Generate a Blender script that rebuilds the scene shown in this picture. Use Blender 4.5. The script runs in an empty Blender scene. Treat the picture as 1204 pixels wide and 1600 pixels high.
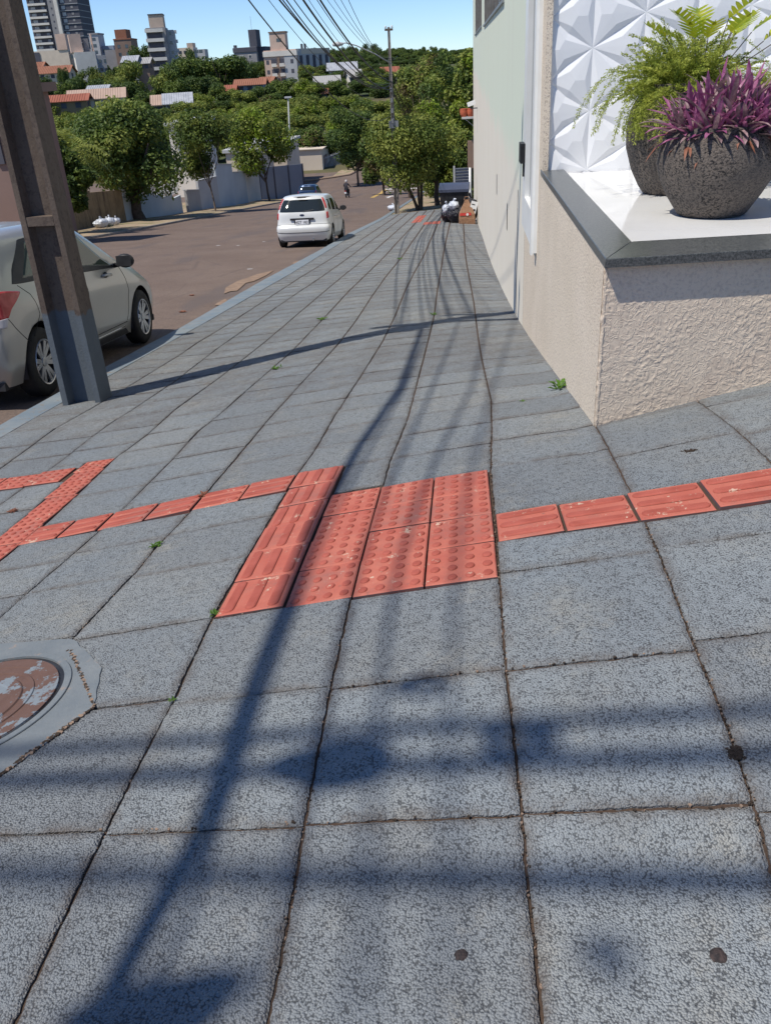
import bpy, math, random
import numpy as np
from mathutils import Vector, Matrix, noise as mnoise
C = bpy.context.scene.collection
SC = bpy.context.scene
random.seed(7); RNG = np.random.default_rng(7)
R_ = math.radians

# ------------------------------------------------------------------ camera
EYE = 1.6
CR = np.array([0.99265, 0.07601, -0.05360]); CF = np.array([-0.09234, 0.87955, -0.46676])
_P = dict(f=1329.4831508021307, pitch=R_(27.8303212670278), roll=R_(3.470777889788171), yaw=R_(-5.992400087982934))
def _pose():
    cy, sy = math.cos(_P['yaw']), math.sin(_P['yaw'])
    F = np.array([sy*math.cos(_P['pitch']), cy*math.cos(_P['pitch']), -math.sin(_P['pitch'])])
    R = np.array([cy, -sy, 0.]); D = np.cross(F, R)
    c, s = math.cos(_P['roll']), math.sin(_P['roll'])
    return c*R + s*D, -s*R + c*D, F
CR, CD, CF = _pose()
cam_data = bpy.data.cameras.new('camera'); cam = bpy.data.objects.new('camera', cam_data); C.objects.link(cam)
cam_data.sensor_fit = 'VERTICAL'; cam_data.sensor_height = 24; cam_data.lens = 24*_P['f']/1600
cam_data.clip_start = 0.05; cam_data.clip_end = 6000
cam.matrix_world = Matrix(((CR[0], -CD[0], -CF[0], 0), (CR[1], -CD[1], -CF[1], 0), (CR[2], -CD[2], -CF[2], EYE), (0, 0, 0, 1)))
SC.camera = cam

# ------------------------------------------------------------------ sky, sun, exposure
SUN = Vector((-1, -0.76, 2.15)).normalized()
world = bpy.data.worlds.new('World'); SC.world = world; world.use_nodes = True
wn = world.node_tree; bg = wn.nodes['Background']
sky = wn.nodes.new('ShaderNodeTexSky'); sky.sky_type = 'NISHITA'; sky.sun_disc = False
sky.sun_elevation = math.asin(SUN.z); sky.sun_rotation = math.atan2(SUN.x, SUN.y)
sky.air_density = 0.8; sky.dust_density = 0.0; sky.ozone_density = 3.0; sky.altitude = 1200
tint = wn.nodes.new('ShaderNodeMix'); tint.data_type = 'RGBA'; tint.blend_type = 'MULTIPLY'; tint.inputs[0].default_value = 1; tint.inputs[7].default_value = (.74, .86, 1.02, 1)
wn.links.new(sky.outputs[0], tint.inputs[6]); wn.links.new(tint.outputs[2], bg.inputs[0]); bg.inputs[1].default_value = 0.13
sl = bpy.data.lights.new('sun', 'SUN'); sl.energy = 4.4; sl.angle = R_(0.53); sl.color = (1, 0.95, 0.86)
so = bpy.data.objects.new('sun', sl); C.objects.link(so); so.location = (0, 0, 30)
so.rotation_euler = SUN.to_track_quat('Z', 'Y').to_euler()
SC.view_settings.view_transform = 'Standard'; SC.view_settings.look = 'None'
SC.view_settings.gamma = 1; SC.view_settings.exposure = 0.12; SC.view_settings.use_curve_mapping = False
SC.render.engine = 'CYCLES'; SC.cycles.max_bounces = 6; SC.cycles.use_denoising = True

# ------------------------------------------------------------------ the lie of the land
PC = np.array([-1.7501405, -0.6612892, -0.4344533, -0.0215570, -0.0052942, 0.1524485, -0.0988832, -0.0995979, -0.0229293, -0.0132278, 0.0492518, -0.0056495])
def poly(L, d):
    t = np.log(d/4.)
    return (PC[0] + PC[1]*t + PC[2]*t**2 + PC[3]*t**3 + PC[4]*t**4 + PC[5]*L + PC[6]*L*t + PC[7]*L*t*t
            + PC[8]*L*L + PC[9]*L*L*t + PC[10]*L*t**3 + PC[11]*L**3)
def G(L, d):
    """height of the pavement surface, camera ground frame"""
    L = np.asarray(L, float); d = np.asarray(d, float)
    z = poly(np.clip(L, -4.3, .55), np.clip(d, 1.25, 26))
    s = np.interp(d, [1.5, 2.5, 3.5, 5, 8], [.15, .16, .225, .22, .05])
    z = z + np.maximum(L - .55, 0)*s
    z = z + np.interp(d, [26, 30, 45, 88, 110, 125, 160, 400], [0, -.46, -2.15, -6.75, -9.0, -9.3, -9.0, -9.0])
    return z + EYE
KX, KY = [0, 8, 12, 18, 26, 34, 46, 120], [-4.1, -4.1, -4.04, -4.2, -4.28, -4.4, -4.2, -4.2]
def kerb_x(d): return np.interp(d, KX, KY)
LK = -17.6
def road_z(L, d):
    L = np.asarray(L, float); d = np.asarray(d, float)
    return G(np.full_like(d, -4.1), d) - .15 + np.clip((-4.1-L), 0, 1.2)*.012
def terr(x, y):
    """terrain beyond the street"""
    x = np.asarray(x, float); y = np.asarray(y, float)
    r = np.interp(np.maximum(y, 0), [0, 26, 110, 140, 170, 220, 300, 400, 600, 1000, 1600, 3000],
                  [0, 0, 0, 0.6, 2.2, 5, 8.6, 11.5, 13.0, 16.5, 19, 18])
    b = road_z(np.full_like(y, -4.1), np.maximum(y, 0))
    return b + r - .25
def ray(px, py):
    v = CR*(px-602)/_P['f'] + CD*(py-800)/_P['f'] + CF
    return v
def at(px, py, Y):
    v = ray(px, py); v = v/v[1]*Y; return Vector((v[0], v[1], v[2]+EYE))
def on(px, py, fn=None):
    fn = fn or G
    v = ray(px, py); m = .5; last = .5
    while m < 500:
        if m*v[2]/v[1]+EYE < float(fn(m*v[0]/v[1], m)): break
        last = m; m *= 1.01
    lo, hi = last, m
    for _ in range(30):
        m = .5*(lo+hi)
        if m*v[2]/v[1]+EYE > float(fn(m*v[0]/v[1], m)): lo = m
        else: hi = m
    return Vector((lo*v[0]/v[1], lo, lo*v[2]/v[1]+EYE))
def pxm(P):   # pixels per metre at a point
    return _P['f']/float(np.dot(np.array([P[0], P[1], P[2]-EYE]), CF))

# ------------------------------------------------------------------ object helpers
def tag(o, label=None, cat=None, group=None, kind=None):
    if label: o['label'] = label
    if cat: o['category'] = cat
    if group: o['group'] = group
    if kind: o['kind'] = kind
    return o
def empty(name, loc, rz=0, label=None, cat=None, group=None):
    o = bpy.data.objects.new(name, None); C.objects.link(o); o.location = loc; o.rotation_euler = (0, 0, rz)
    o.empty_display_size = .1
    return tag(o, label, cat, group)
class MB:
    def __init__(s): s.v = []; s.f = []; s.m = []; s.cur = 0
    def add(s, vs, fs, mi=None):
        b = len(s.v); s.v += [tuple(map(float, v)) for v in vs]; s.f += [tuple(b+i for i in f) for f in fs]
        s.m += [s.cur if mi is None else mi]*len(fs)
        return s
    def box(s, c, d, M=None, mi=None):
        x, y, z = d[0]/2, d[1]/2, d[2]/2
        vs = [Vector((sx*x, sy*y, sz*z)) for sz in (-1, 1) for sy in (-1, 1) for sx in (-1, 1)]
        if M is not None: vs = [M @ v for v in vs]
        vs = [v + Vector(c) for v in vs]
        return s.add(vs, [(0, 2, 3, 1), (4, 5, 7, 6), (0, 1, 5, 4), (2, 6, 7, 3), (0, 4, 6, 2), (1, 3, 7, 5)], mi)
    def bb(s, x0, x1, y0, y1, z0, z1, mi=None):
        return s.box(((x0+x1)/2, (y0+y1)/2, (z0+z1)/2), (x1-x0, y1-y0, z1-z0), None, mi)
    def tube(s, pts, r, n=8, caps=True, mi=None):
        pts = [Vector(p) for p in pts]; rs = r if isinstance(r, (list, tuple)) else [r]*len(pts)
        vs = []; fs = []; up = None
        for i, p in enumerate(pts):
            t = (pts[min(i+1, len(pts)-1)] - pts[max(i-1, 0)]).normalized()
            if up is None: up = Vector((0, 0, 1)) if abs(t.z) < .9 else Vector((1, 0, 0))
            a = t.cross(up).normalized(); b = a.cross(t).normalized(); up = b
            for k in range(n):
                q = 2*math.pi*k/n; vs.append(p + a*math.cos(q)*rs[i] + b*math.sin(q)*rs[i])
        for i in range(len(pts)-1):
            for k in range(n):
                fs.append((i*n+k, i*n+(k+1) % n, (i+1)*n+(k+1) % n, (i+1)*n+k))
        if caps: fs += [tuple(range(n))[::-1], tuple((len(pts)-1)*n+k for k in range(n))]
        return s.add(vs, fs, mi)
    def lathe(s, prof, c=(0, 0, 0), n=32, axis='z', mi=None):
        vs = []; fs = []
        for r, h in prof:
            for k in range(n):
                q = 2*math.pi*k/n; a, b = r*math.cos(q), r*math.sin(q)
                vs.append(Vector(c) + (Vector((a, b, h)) if axis == 'z' else Vector((h, a, b)) if axis == 'x' else Vector((a, h, b))))
        for i in range(len(prof)-1):
            for k in range(n): fs.append((i*n+k, i*n+(k+1) % n, (i+1)*n+(k+1) % n, (i+1)*n+k))
        return s.add(vs, fs, mi)
    def build(s, name, mats, parent=None, smooth=False, label=None, cat=None, group=None, kind=None):
        me = bpy.data.meshes.new(name); me.from_pydata(s.v, [], s.f)
        for m in (mats if isinstance(mats, (list, tuple)) else [mats]): me.materials.append(m)
        if len(me.materials) > 1: me.polygons.foreach_set('material_index', s.m)
        if smooth: me.polygons.foreach_set('use_smooth', [True]*len(me.polygons))
        me.update()
        o = bpy.data.objects.new(name, me); C.objects.link(o)
        if parent: o.parent = parent
        return tag(o, label, cat, group, kind)
def grid_faces(nx, ny, off=0):
    i, j = np.meshgrid(np.arange(nx-1), np.arange(ny-1), indexing='ij')
    a = (i*ny+j).ravel()+off
    return np.stack([a, a+ny, a+ny+1, a+1], -1)
def mesh_np(name, V, F, mats, mi=None, smooth=False, parent=None, **kw):
    me = bpy.data.meshes.new(name); V = np.asarray(V, np.float32); F = np.asarray(F, np.int32); k = F.shape[1]
    me.vertices.add(len(V)); me.vertices.foreach_set('co', V.ravel())
    me.loops.add(F.size); me.loops.foreach_set('vertex_index', F.ravel())
    me.polygons.add(len(F)); me.polygons.foreach_set('loop_start', np.arange(0, F.size, k, dtype=np.int32))
    for m in (mats if isinstance(mats, (list, tuple)) else [mats]): me.materials.append(m)
    if mi is not None: me.polygons.foreach_set('material_index', np.asarray(mi, np.int32))
    me.polygons.foreach_set('use_smooth', np.full(len(F), smooth))
    me.update(calc_edges=True); me.validate()
    o = bpy.data.objects.new(name, me); C.objects.link(o)
    if parent: o.parent = parent
    return tag(o, kw.get('label'), kw.get('cat'), kw.get('group'), kw.get('kind'))
def copy_tree(o, parent=None):
    c = o.copy(); C.objects.link(c)
    if parent: c.parent = parent
    for ch in o.children: copy_tree(ch, c)
    return c

# ------------------------------------------------------------------ materials
class NT:
    def __init__(s, name, rough=.8, spec=.3, metal=0.):
        s.m = bpy.data.materials.new(name); s.m.use_nodes = True; s.t = s.m.node_tree
        s.b = s.t.nodes['Principled BSDF']; s.b.inputs['Roughness'].default_value = rough
        s.b.inputs['Specular IOR Level'].default_value = spec; s.b.inputs['Metallic'].default_value = metal
        s.tc = s.t.nodes.new('ShaderNodeTexCoord')
    def n(s, typ, **kw):
        x = s.t.nodes.new(typ)
        for k, v in kw.items():
            if hasattr(x, k) and k not in x.inputs: setattr(x, k, v)
            else: x.inputs[k].default_value = v
        return x
    def l(s, a, b): s.t.links.new(a, b)
    def co(s, src='Object', scale=(1, 1, 1)):
        mp = s.n('ShaderNodeMapping'); mp.inputs['Scale'].default_value = scale; s.l(s.tc.outputs[src], mp.inputs[0]); return mp.outputs[0]
    def noise(s, sc, det=4, rough=.55, co=None, dist=0):
        x = s.n('ShaderNodeTexNoise'); x.inputs['Scale'].default_value = sc; x.inputs['Detail'].default_value = det
        x.inputs['Roughness'].default_value = rough; x.inputs['Distortion'].default_value = dist
        s.l(co or s.co(), x.inputs['Vector']); return x.outputs['Fac']
    def voro(s, sc, co=None, feat='F1', rnd=1):
        x = s.n('ShaderNodeTexVoronoi'); x.feature = feat; x.inputs['Scale'].default_value = sc; x.inputs['Randomness'].default_value = rnd
        s.l(co or s.co(), x.inputs['Vector']); return x.outputs['Distance']
    def ramp(s, fac, stops):
        x = s.n('ShaderNodeValToRGB'); e = x.color_ramp.elements
        while len(e) > 1: e.remove(e[0])
        for i, (p, c) in enumerate(stops):
            el = e[0] if i == 0 else e.new(p); el.position = p
            el.color = (*c, 1) if isinstance(c, (tuple, list)) else (c, c, c, 1)
        s.l(fac, x.inputs[0]); return x.outputs[0]
    def mix(s, fac, a, b, mode='MIX'):
        x = s.n('ShaderNodeMix'); x.data_type = 'RGBA'; x.blend_type = mode
        for v, i in ((fac, 0), (a, 6), (b, 7)):
            if isinstance(v, (int, float)): x.inputs[i].default_value = v if i == 0 else (v, v, v, 1)
            elif isinstance(v, (tuple, list)): x.inputs[i].default_value = (*v, 1)
            else: s.l(v, x.inputs[i])
        return x.outputs[2]
    def math(s, op, a, b=0.):
        x = s.n('ShaderNodeMath'); x.operation = op
        for v, i in ((a, 0), (b, 1)):
            if isinstance(v, (int, float)): x.inputs[i].default_value = v
            else: s.l(v, x.inputs[i])
        return x.outputs[0]
    def bump(s, h, strength=.5, dist=.01):
        x = s.n('ShaderNodeBump'); x.inputs['Strength'].default_value = strength; x.inputs['Distance'].default_value = dist
        s.l(h, x.inputs['Height'])
        if s.b.inputs['Normal'].links: s.l(s.b.inputs['Normal'].links[0].from_socket, x.inputs['Normal'])
        s.l(x.outputs[0], s.b.inputs['Normal'])
    def col(s, c):
        if isinstance(c, (tuple, list)): s.b.inputs['Base Color'].default_value = (*c, 1)
        else: s.l(c, s.b.inputs['Base Color'])
        return s
    def rnd(s):
        return s.n('ShaderNodeObjectInfo').outputs['Random']
    def sep(s, o): 
        x = s.n('ShaderNodeSeparateXYZ'); s.l(o, x.inputs[0]); return x.outputs
def simple(name, c, c2=None, scale=6, rough=.8, spec=.3, metal=0, bs=None, bst=.3, bd=.01, coat=0, det=5):
    t = NT(name, rough, spec, metal); c2 = c2 or tuple(v*.8 for v in c)
    t.col(t.mix(t.ramp(t.noise(scale, det), [(.35, 0.), (.65, 1.)]), c, c2))
    if bs: t.bump(t.noise(bs, 4), bst, bd)
    if coat: t.b.inputs['Coat Weight'].default_value = coat; t.b.inputs['Coat Roughness'].default_value = .04
    return t.m
M = {}
def mk_sidewalk(name, tint=1.0, edge=False):
    t = NT(name, .85, .25)
    wob = t.n('ShaderNodeTexNoise'); wob.inputs['Scale'].default_value = 60; wob.inputs['Detail'].default_value = 3; t.l(t.co(), wob.inputs['Vector'])
    wv = t.n('ShaderNodeVectorMath'); wv.operation = 'MULTIPLY_ADD'; wv.inputs[1].default_value = (.008, .008, .008); t.l(wob.outputs['Color'], wv.inputs[0]); t.l(t.co(), wv.inputs[2])
    peb = t.voro(185, co=wv.outputs[0]); big = t.noise(1.3, 5); mid = t.noise(5, 4); g1 = t.noise(38, 5, .7); fine = t.noise(260, 2, .6)
    crev = t.math('ADD', peb, t.math('MULTIPLY', t.math('SUBTRACT', g1, .5), 1.1))
    base = t.mix(t.ramp(big, [(.35, 0.), (.65, 1.)]), (.255, .285, .302), (.29, .302, .296))
    base = t.mix(t.ramp(t.noise(.55, 4), [(.45, 0.), (.62, .75)]), base, (.25, .29, .322))
    base = t.mix(t.ramp(mid, [(.5, 0.), (.75, .4)]), base, (.30, .28, .23))
    at_ = t.n('ShaderNodeAttribute'); at_.attribute_name = 'tone'; tn = at_.outputs['Fac']
    base = t.mix(t.ramp(tn, [(0, 0.), (1, .75)]), base, (.20, .21, .215)); base = t.mix(t.ramp(tn, [(0, .35), (.4, 0.)]), base, (.31, .31, .29))
    base = t.mix(t.ramp(t.noise(.9, 6, .7, co=t.co('Object', (1, .5, 1))), [(.53, 0.), (.66, .5)]), base, (.165, .17, .175))
    base = t.mix(t.ramp(t.voro(1.7), [(.018, .85), (.030, 0.)]), base, (.07, .065, .06))
    base = t.mix(t.ramp(t.noise(2.6, 6, .8), [(.56, 0.), (.68, .55)]), base, (.34, .32, .27))
    base = t.mix(t.ramp(crev, [(.56, 0.), (.76, .78)]), base, (.05, .052, .055))
    ea = t.n('ShaderNodeAttribute'); ea.attribute_name = 'edge'; base = t.mix(t.math('MULTIPLY', ea.outputs['Fac'], t.ramp(t.noise(11, 5, .7), [(.38, .1), (.62, .8)])), base, (.12, .10, .085))
    base = t.mix(t.ramp(fine, [(.55, 0.), (.75, .35)]), base, (.44, .47, .49))
    t.col(base)
    t.bump(t.math('SUBTRACT', 1., crev), 1.0, .0055); t.bump(fine, .3, .0015); t.bump(mid, .25, .02)
    return t.m
M['sidewalk'] = mk_sidewalk('painted_granular_concrete')
t = NT('kerb_paint', .7); b = t.mix(t.ramp(t.noise(3, 6, .65), [(.4, 0.), (.62, 1.)]), (.155, .195, .225), (.21, .235, .245))
t.col(t.mix(t.ramp(t.noise(14, 6, .7), [(.55, 0.), (.63, .75)]), b, (.20, .165, .135))); t.bump(t.noise(60, 4), .4, .004); M['kerb'] = t.m
t = NT('joint_dirt', .95); t.col(t.mix(t.noise(9, 5, .7), (.025, .02, .018), (.12, .075, .05))); t.bump(t.noise(150, 3), .8, .006); M['dirtjoint'] = t.m
t = NT('asphalt_worn', .9, .2)
b = t.mix(t.ramp(t.noise(.5, 6, .65), [(.35, 0.), (.68, 1.)]), (.165, .118, .094), (.21, .155, .124))
b = t.mix(t.ramp(t.noise(2.2, 6, .7), [(.55, 0.), (.72, .6)]), b, (.24, .172, .132))
b = t.mix(t.ramp(t.noise(35, 3, .6), [(.42, .5), (.56, 0.)]), b, (.08, .065, .06))
b = t.mix(t.ramp(t.noise(.9, 3, .5, co=t.co('Object', (1, .12, 1))), [(.56, 0.), (.64, .55)]), b, (.115, .095, .09))
b = t.mix(t.ramp(t.voro(.5, feat='DISTANCE_TO_EDGE', co=t.co('Object', (1, .6, 1))), [(.003, .4), (.009, 0.)]), b, (.09, .07, .065))
t.col(b); t.bump(t.noise(60, 4), .8, .01); M['asphalt'] = t.m
t = NT('dry_verge_soil', .95); b = t.mix(t.ramp(t.noise(1.2, 6, .65), [(.4, 0.), (.6, 1.)]), (.30, .21, .14), (.38, .30, .2))
b = t.mix(t.ramp(t.noise(.7, 6, .7), [(.52, 0.), (.6, .85)]), b, (.13, .15, .05)); t.col(b); t.bump(t.noise(12, 5), .8, .05); M['verge'] = t.m
t = NT('hillside_ground', .95); b = t.mix(t.ramp(t.noise(.03, 6, .65), [(.42, 0.), (.58, 1.)]), (.05, .075, .025), (.12, .10, .05)); t.col(b); M['terrain'] = t.m
M['sand'] = simple('sand_drift', (.30, .21, .15), (.22, .155, .115), 8, .95, .1, bs=60, bst=.5)
# tactile red
t = NT('red_tile_paint', .7, .3)
b = t.mix(t.ramp(t.noise(7, 5), [(.35, 0.), (.65, 1.)]), (.44, .112, .075), (.50, .16, .108))
b = t.mix(t.ramp(t.rnd(), [(0, 0.), (1, .45)]), b, (.40, .105, .075))
b = t.mix(t.ramp(t.noise(13, 7, .8), [(.605, 0.), (.62, .8)]), b, (.60, .46, .34))
b = t.mix(t.ramp(t.noise(4, 5, .8), [(.6, 0.), (.8, .6)]), b, (.30, .09, .07))
b = t.mix(t.ramp(t.noise(2.2, 6, .75), [(.50, 0.), (.66, .6)]), b, (.25, .12, .10)); b = t.mix(t.ramp(t.noise(33, 5, .8), [(.60, 0.), (.66, .5)]), b, (.17, .10, .08))
t.col(b); t.bump(t.noise(130, 4), .6, .003); M['red'] = t.m
t = NT('red_tile_relief', .7, .3)
b = t.mix(t.ramp(t.noise(9, 5), [(.35, 0.), (.65, 1.)]), (.32, .072, .048), (.40, .10, .07))
t.col(t.mix(t.ramp(t.noise(13, 7, .8), [(.605, 0.), (.62, .8)]), b, (.60, .46, .34))); t.bump(t.noise(130, 4), .4, .002); M['red_relief'] = t.m
M['red_side'] = simple('tile_edge', (.09, .08, .085), (.2, .08, .07), 9, .9)
# walls
t = NT('textured_render_wall', .9, .15)
b = t.mix(t.ramp(t.noise(1.7, 5), [(.35, 0.), (.65, 1.)]), (.68, .56, .43), (.73, .605, .47))
zz = t.sep(t.co())[2]
g = t.noise(26, 2, .4, dist=1.4); gg = t.ramp(g, [(.40, 0.), (.5, 1.), (.60, .15)])
b = t.mix(t.ramp(t.noise(3, 6, .7), [(.55, 0.), (.75, .5)]), b, (.46, .34, .26))
b = t.mix(t.ramp(t.noise(60, 3), [(.35, .35), (.5, 0.)]), b, (.38, .30, .25))
t.col(b); t.bump(gg, .35, .005); t.bump(t.noise(120, 3), .3, .002); M['grafiato'] = t.m
t = NT('fine_pebble_wall', .9, .15)
b = t.mix(t.ramp(t.noise(2, 5), [(.35, 0.), (.65, 1.)]), (.72, .615, .48), (.77, .66, .525))
b = t.mix(t.ramp(t.noise(85, 3, .6, dist=.4), [(.36, .75), (.5, 0.)]), b, (.30, .23, .19))
t.col(b); t.bump(t.noise(85, 3, .6, dist=.4), .7, .006); M['pebble'] = t.m
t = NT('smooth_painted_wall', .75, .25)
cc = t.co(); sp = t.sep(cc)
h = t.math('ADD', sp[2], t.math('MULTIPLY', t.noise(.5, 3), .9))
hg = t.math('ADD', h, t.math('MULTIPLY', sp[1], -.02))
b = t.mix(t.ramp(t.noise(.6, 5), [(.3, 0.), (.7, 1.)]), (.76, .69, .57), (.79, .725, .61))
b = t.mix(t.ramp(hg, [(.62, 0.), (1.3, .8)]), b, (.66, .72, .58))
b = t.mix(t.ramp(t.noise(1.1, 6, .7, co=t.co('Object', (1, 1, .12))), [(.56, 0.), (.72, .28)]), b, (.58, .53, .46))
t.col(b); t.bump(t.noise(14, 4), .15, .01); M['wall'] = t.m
M['panel'] = simple('white_gypsum_panel', (.80, .80, .80), (.78, .78, .79), 3, .45, .4)
M['whitefloor'] = simple('white_polished_tile', (.82, .81, .78), (.76, .75, .72), 2.5, .07, .5)
t = NT('dark_granite', .28, .5); b = t.mix(t.ramp(t.noise(120, 4, .7), [(.4, 0.), (.62, 1.)]), (.035, .04, .04), (.13, .135, .13)); t.col(b); M['granite'] = t.m
M['whitepaint'] = simple('white_paint', (.80, .80, .78), (.74, .74, .71), 4, .4)
M['greymetal'] = simple('grey_metal', (.28, .30, .31), (.22, .24, .25), 8, .5, .5, .4)
M['glassdark'] = simple('window_glass', (.06, .075, .09), (.05, .06, .075), 1, .05, .7)
M['black'] = simple('black_plastic', (.018, .018, .02), (.03, .03, .032), 9, .5)
M['slot'] = simple('recess_shadow_grey', (.20, .19, .18), (.14, .13, .12), 6, .9)
# near pole: weathered concrete, painted grey-blue at its foot
t = NT('pole_concrete', .9, .2); sp = t.sep(t.co())
b = t.mix(t.ramp(t.noise(2.2, 6, .7, co=t.co('Object', (1, 1, .25))), [(.35, 0.), (.65, 1.)]), (.095, .072, .057), (.16, .125, .10))
b = t.mix(t.ramp(t.noise(20, 5, .7), [(.35, .6), (.5, 0.)]), b, (.06, .045, .04))
pz = t.math('ADD', sp[2], t.math('MULTIPLY', t.noise(3, 4), .25))
b = t.mix(t.ramp(pz, [(.98, 1.), (1.0, 0.)]), b, t.mix(t.noise(6, 5, .7), (.13, .15, .165), (.085, .10, .115)))
t.col(b); t.bump(t.noise(45, 5, .7), .6, .006); M['poleconc'] = t.m
M['concrete'] = simple('weathered_concrete', (.30, .27, .24), (.20, .18, .16), 3, .9, bs=20)
M['cable'] = simple('cable_black', (.02, .02, .022), None, 3, .6)
M['cablegrey'] = simple('cable_grey', (.12, .125, .13), None, 3, .6)
M['wood'] = simple('grey_timber', (.16, .12, .09), (.1, .08, .06), 4, .9)
M['iron'] = simple('galvanised_iron', (.30, .31, .32), (.22, .22, .23), 7, .55, .5, .6)
t = NT('cover_worn_paint', .7)
mask = t.ramp(t.noise(7.5, 7, .75), [(.525, 0.), (.545, 1.)])
t.col(t.mix(mask, t.mix(t.noise(20, 4), (.105, .058, .043), (.155, .09, .07)), (.19, .215, .235))); t.bump(mask, .4, .002); t.bump(t.noise(80, 4), .3, .003); M['cover'] = t.m
t = NT('painted_mortar', .8); b = t.mix(t.ramp(t.noise(5, 6, .7), [(.35, 0.), (.65, 1.)]), (.145, .165, .178), (.19, .205, .21)); b = t.mix(t.ramp(t.noise(9, 6, .8), [(.58, 0.), (.64, .6)]), b, (.34, .25, .19)); t.col(b); t.bump(t.noise(40, 5, .7), .6, .006); M['smoothconc'] = t.m
t = NT('pot_rough_clay', .8, .3)
g = t.noise(75, 3, .7, co=t.co('Object', (1, 1, 1.5)), dist=.6)
b = t.mix(t.ramp(g, [(.42, 0.), (.52, 1.)]), (.022, .02, .02), (.155, .128, .108))
b = t.mix(t.ramp(t.noise(4, 5), [(.45, 0.), (.65, .6)]), b, (.11, .095, .085)); t.col(b); t.bump(g, 1.0, .012); M['pot'] = t.m
def leafmat(name, c1, c2, scale=1.5, transl=.35, rough=.55, r=0.25):
    t = NT(name, rough, .3); k_ = 1.15 if name.startswith('leaf') else 1; c1 = tuple(v*k_ for v in c1); c2 = tuple(v*k_ for v in c2)
    b = t.mix(t.ramp(t.noise(scale, 4, .7), [(.36, 0.), (.64, 1.)]), c1, c2)
    b = t.mix(t.ramp(t.rnd(), [(0, 0.), (1, r)]), b, tuple(v*1.5 for v in c2))
    t.col(b)
    tr = t.n('ShaderNodeBsdfTranslucent'); t.l(b, tr.inputs[0]); ms = t.n('ShaderNodeMixShader'); ms.inputs[0].default_value = transl
    out = t.t.nodes['Material Output']; t.l(t.b.outputs[0], ms.inputs[1]); t.l(tr.outputs[0], ms.inputs[2]); t.l(ms.outputs[0], out.inputs[0])
    return t.m
M['leafA'] = leafmat('leaf_green', (.060, .095, .018), (.135, .18, .034))
M['leafB'] = leafmat('leaf_dark', (.035, .062, .018), (.075, .115, .026))
M['leafC'] = leafmat('leaf_olive', (.13, .155, .03), (.24, .265, .055))
M['leafD'] = leafmat('leaf_bright', (.12, .19, .016), (.22, .29, .025))
M['leafE'] = leafmat('leaf_brownish', (.09, .075, .03), (.15, .11, .045))
M['bark'] = simple('bark', (.075, .055, .042), (.12, .09, .07), 6, .95, bs=25, bst=.7, bd=.03)
M['barklight'] = simple('bark_light', (.22, .17, .13), (.14, .11, .09), 6, .95, bs=25, bst=.7)
M['fern'] = leafmat('fern_leaf', (.24, .30, .045), (.42, .45, .085), 9, .4, .5, .1)
M['xanadu'] = leafmat('lobed_leaf', (.16, .27, .015), (.42, .42, .03), 7, .4, .3, .1)
M['purple'] = leafmat('purple_leaf', (.24, .05, .15), (.50, .20, .34), 20, .3, .4, .1)
M['purpledark'] = leafmat('purple_green_leaf', (.17, .11, .12), (.42, .29, .29), 20, .15, .35, .1)
M['dead'] = leafmat('dry_leaf', (.16, .06, .035), (.30, .13, .08), 20, .15, .6, .1)
M['soil'] = simple('soil', (.05, .035, .025), None, 20, .95)
M['weed'] = leafmat('weed_leaf', (.06, .14, .02), (.13, .24, .03), 9)

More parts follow.
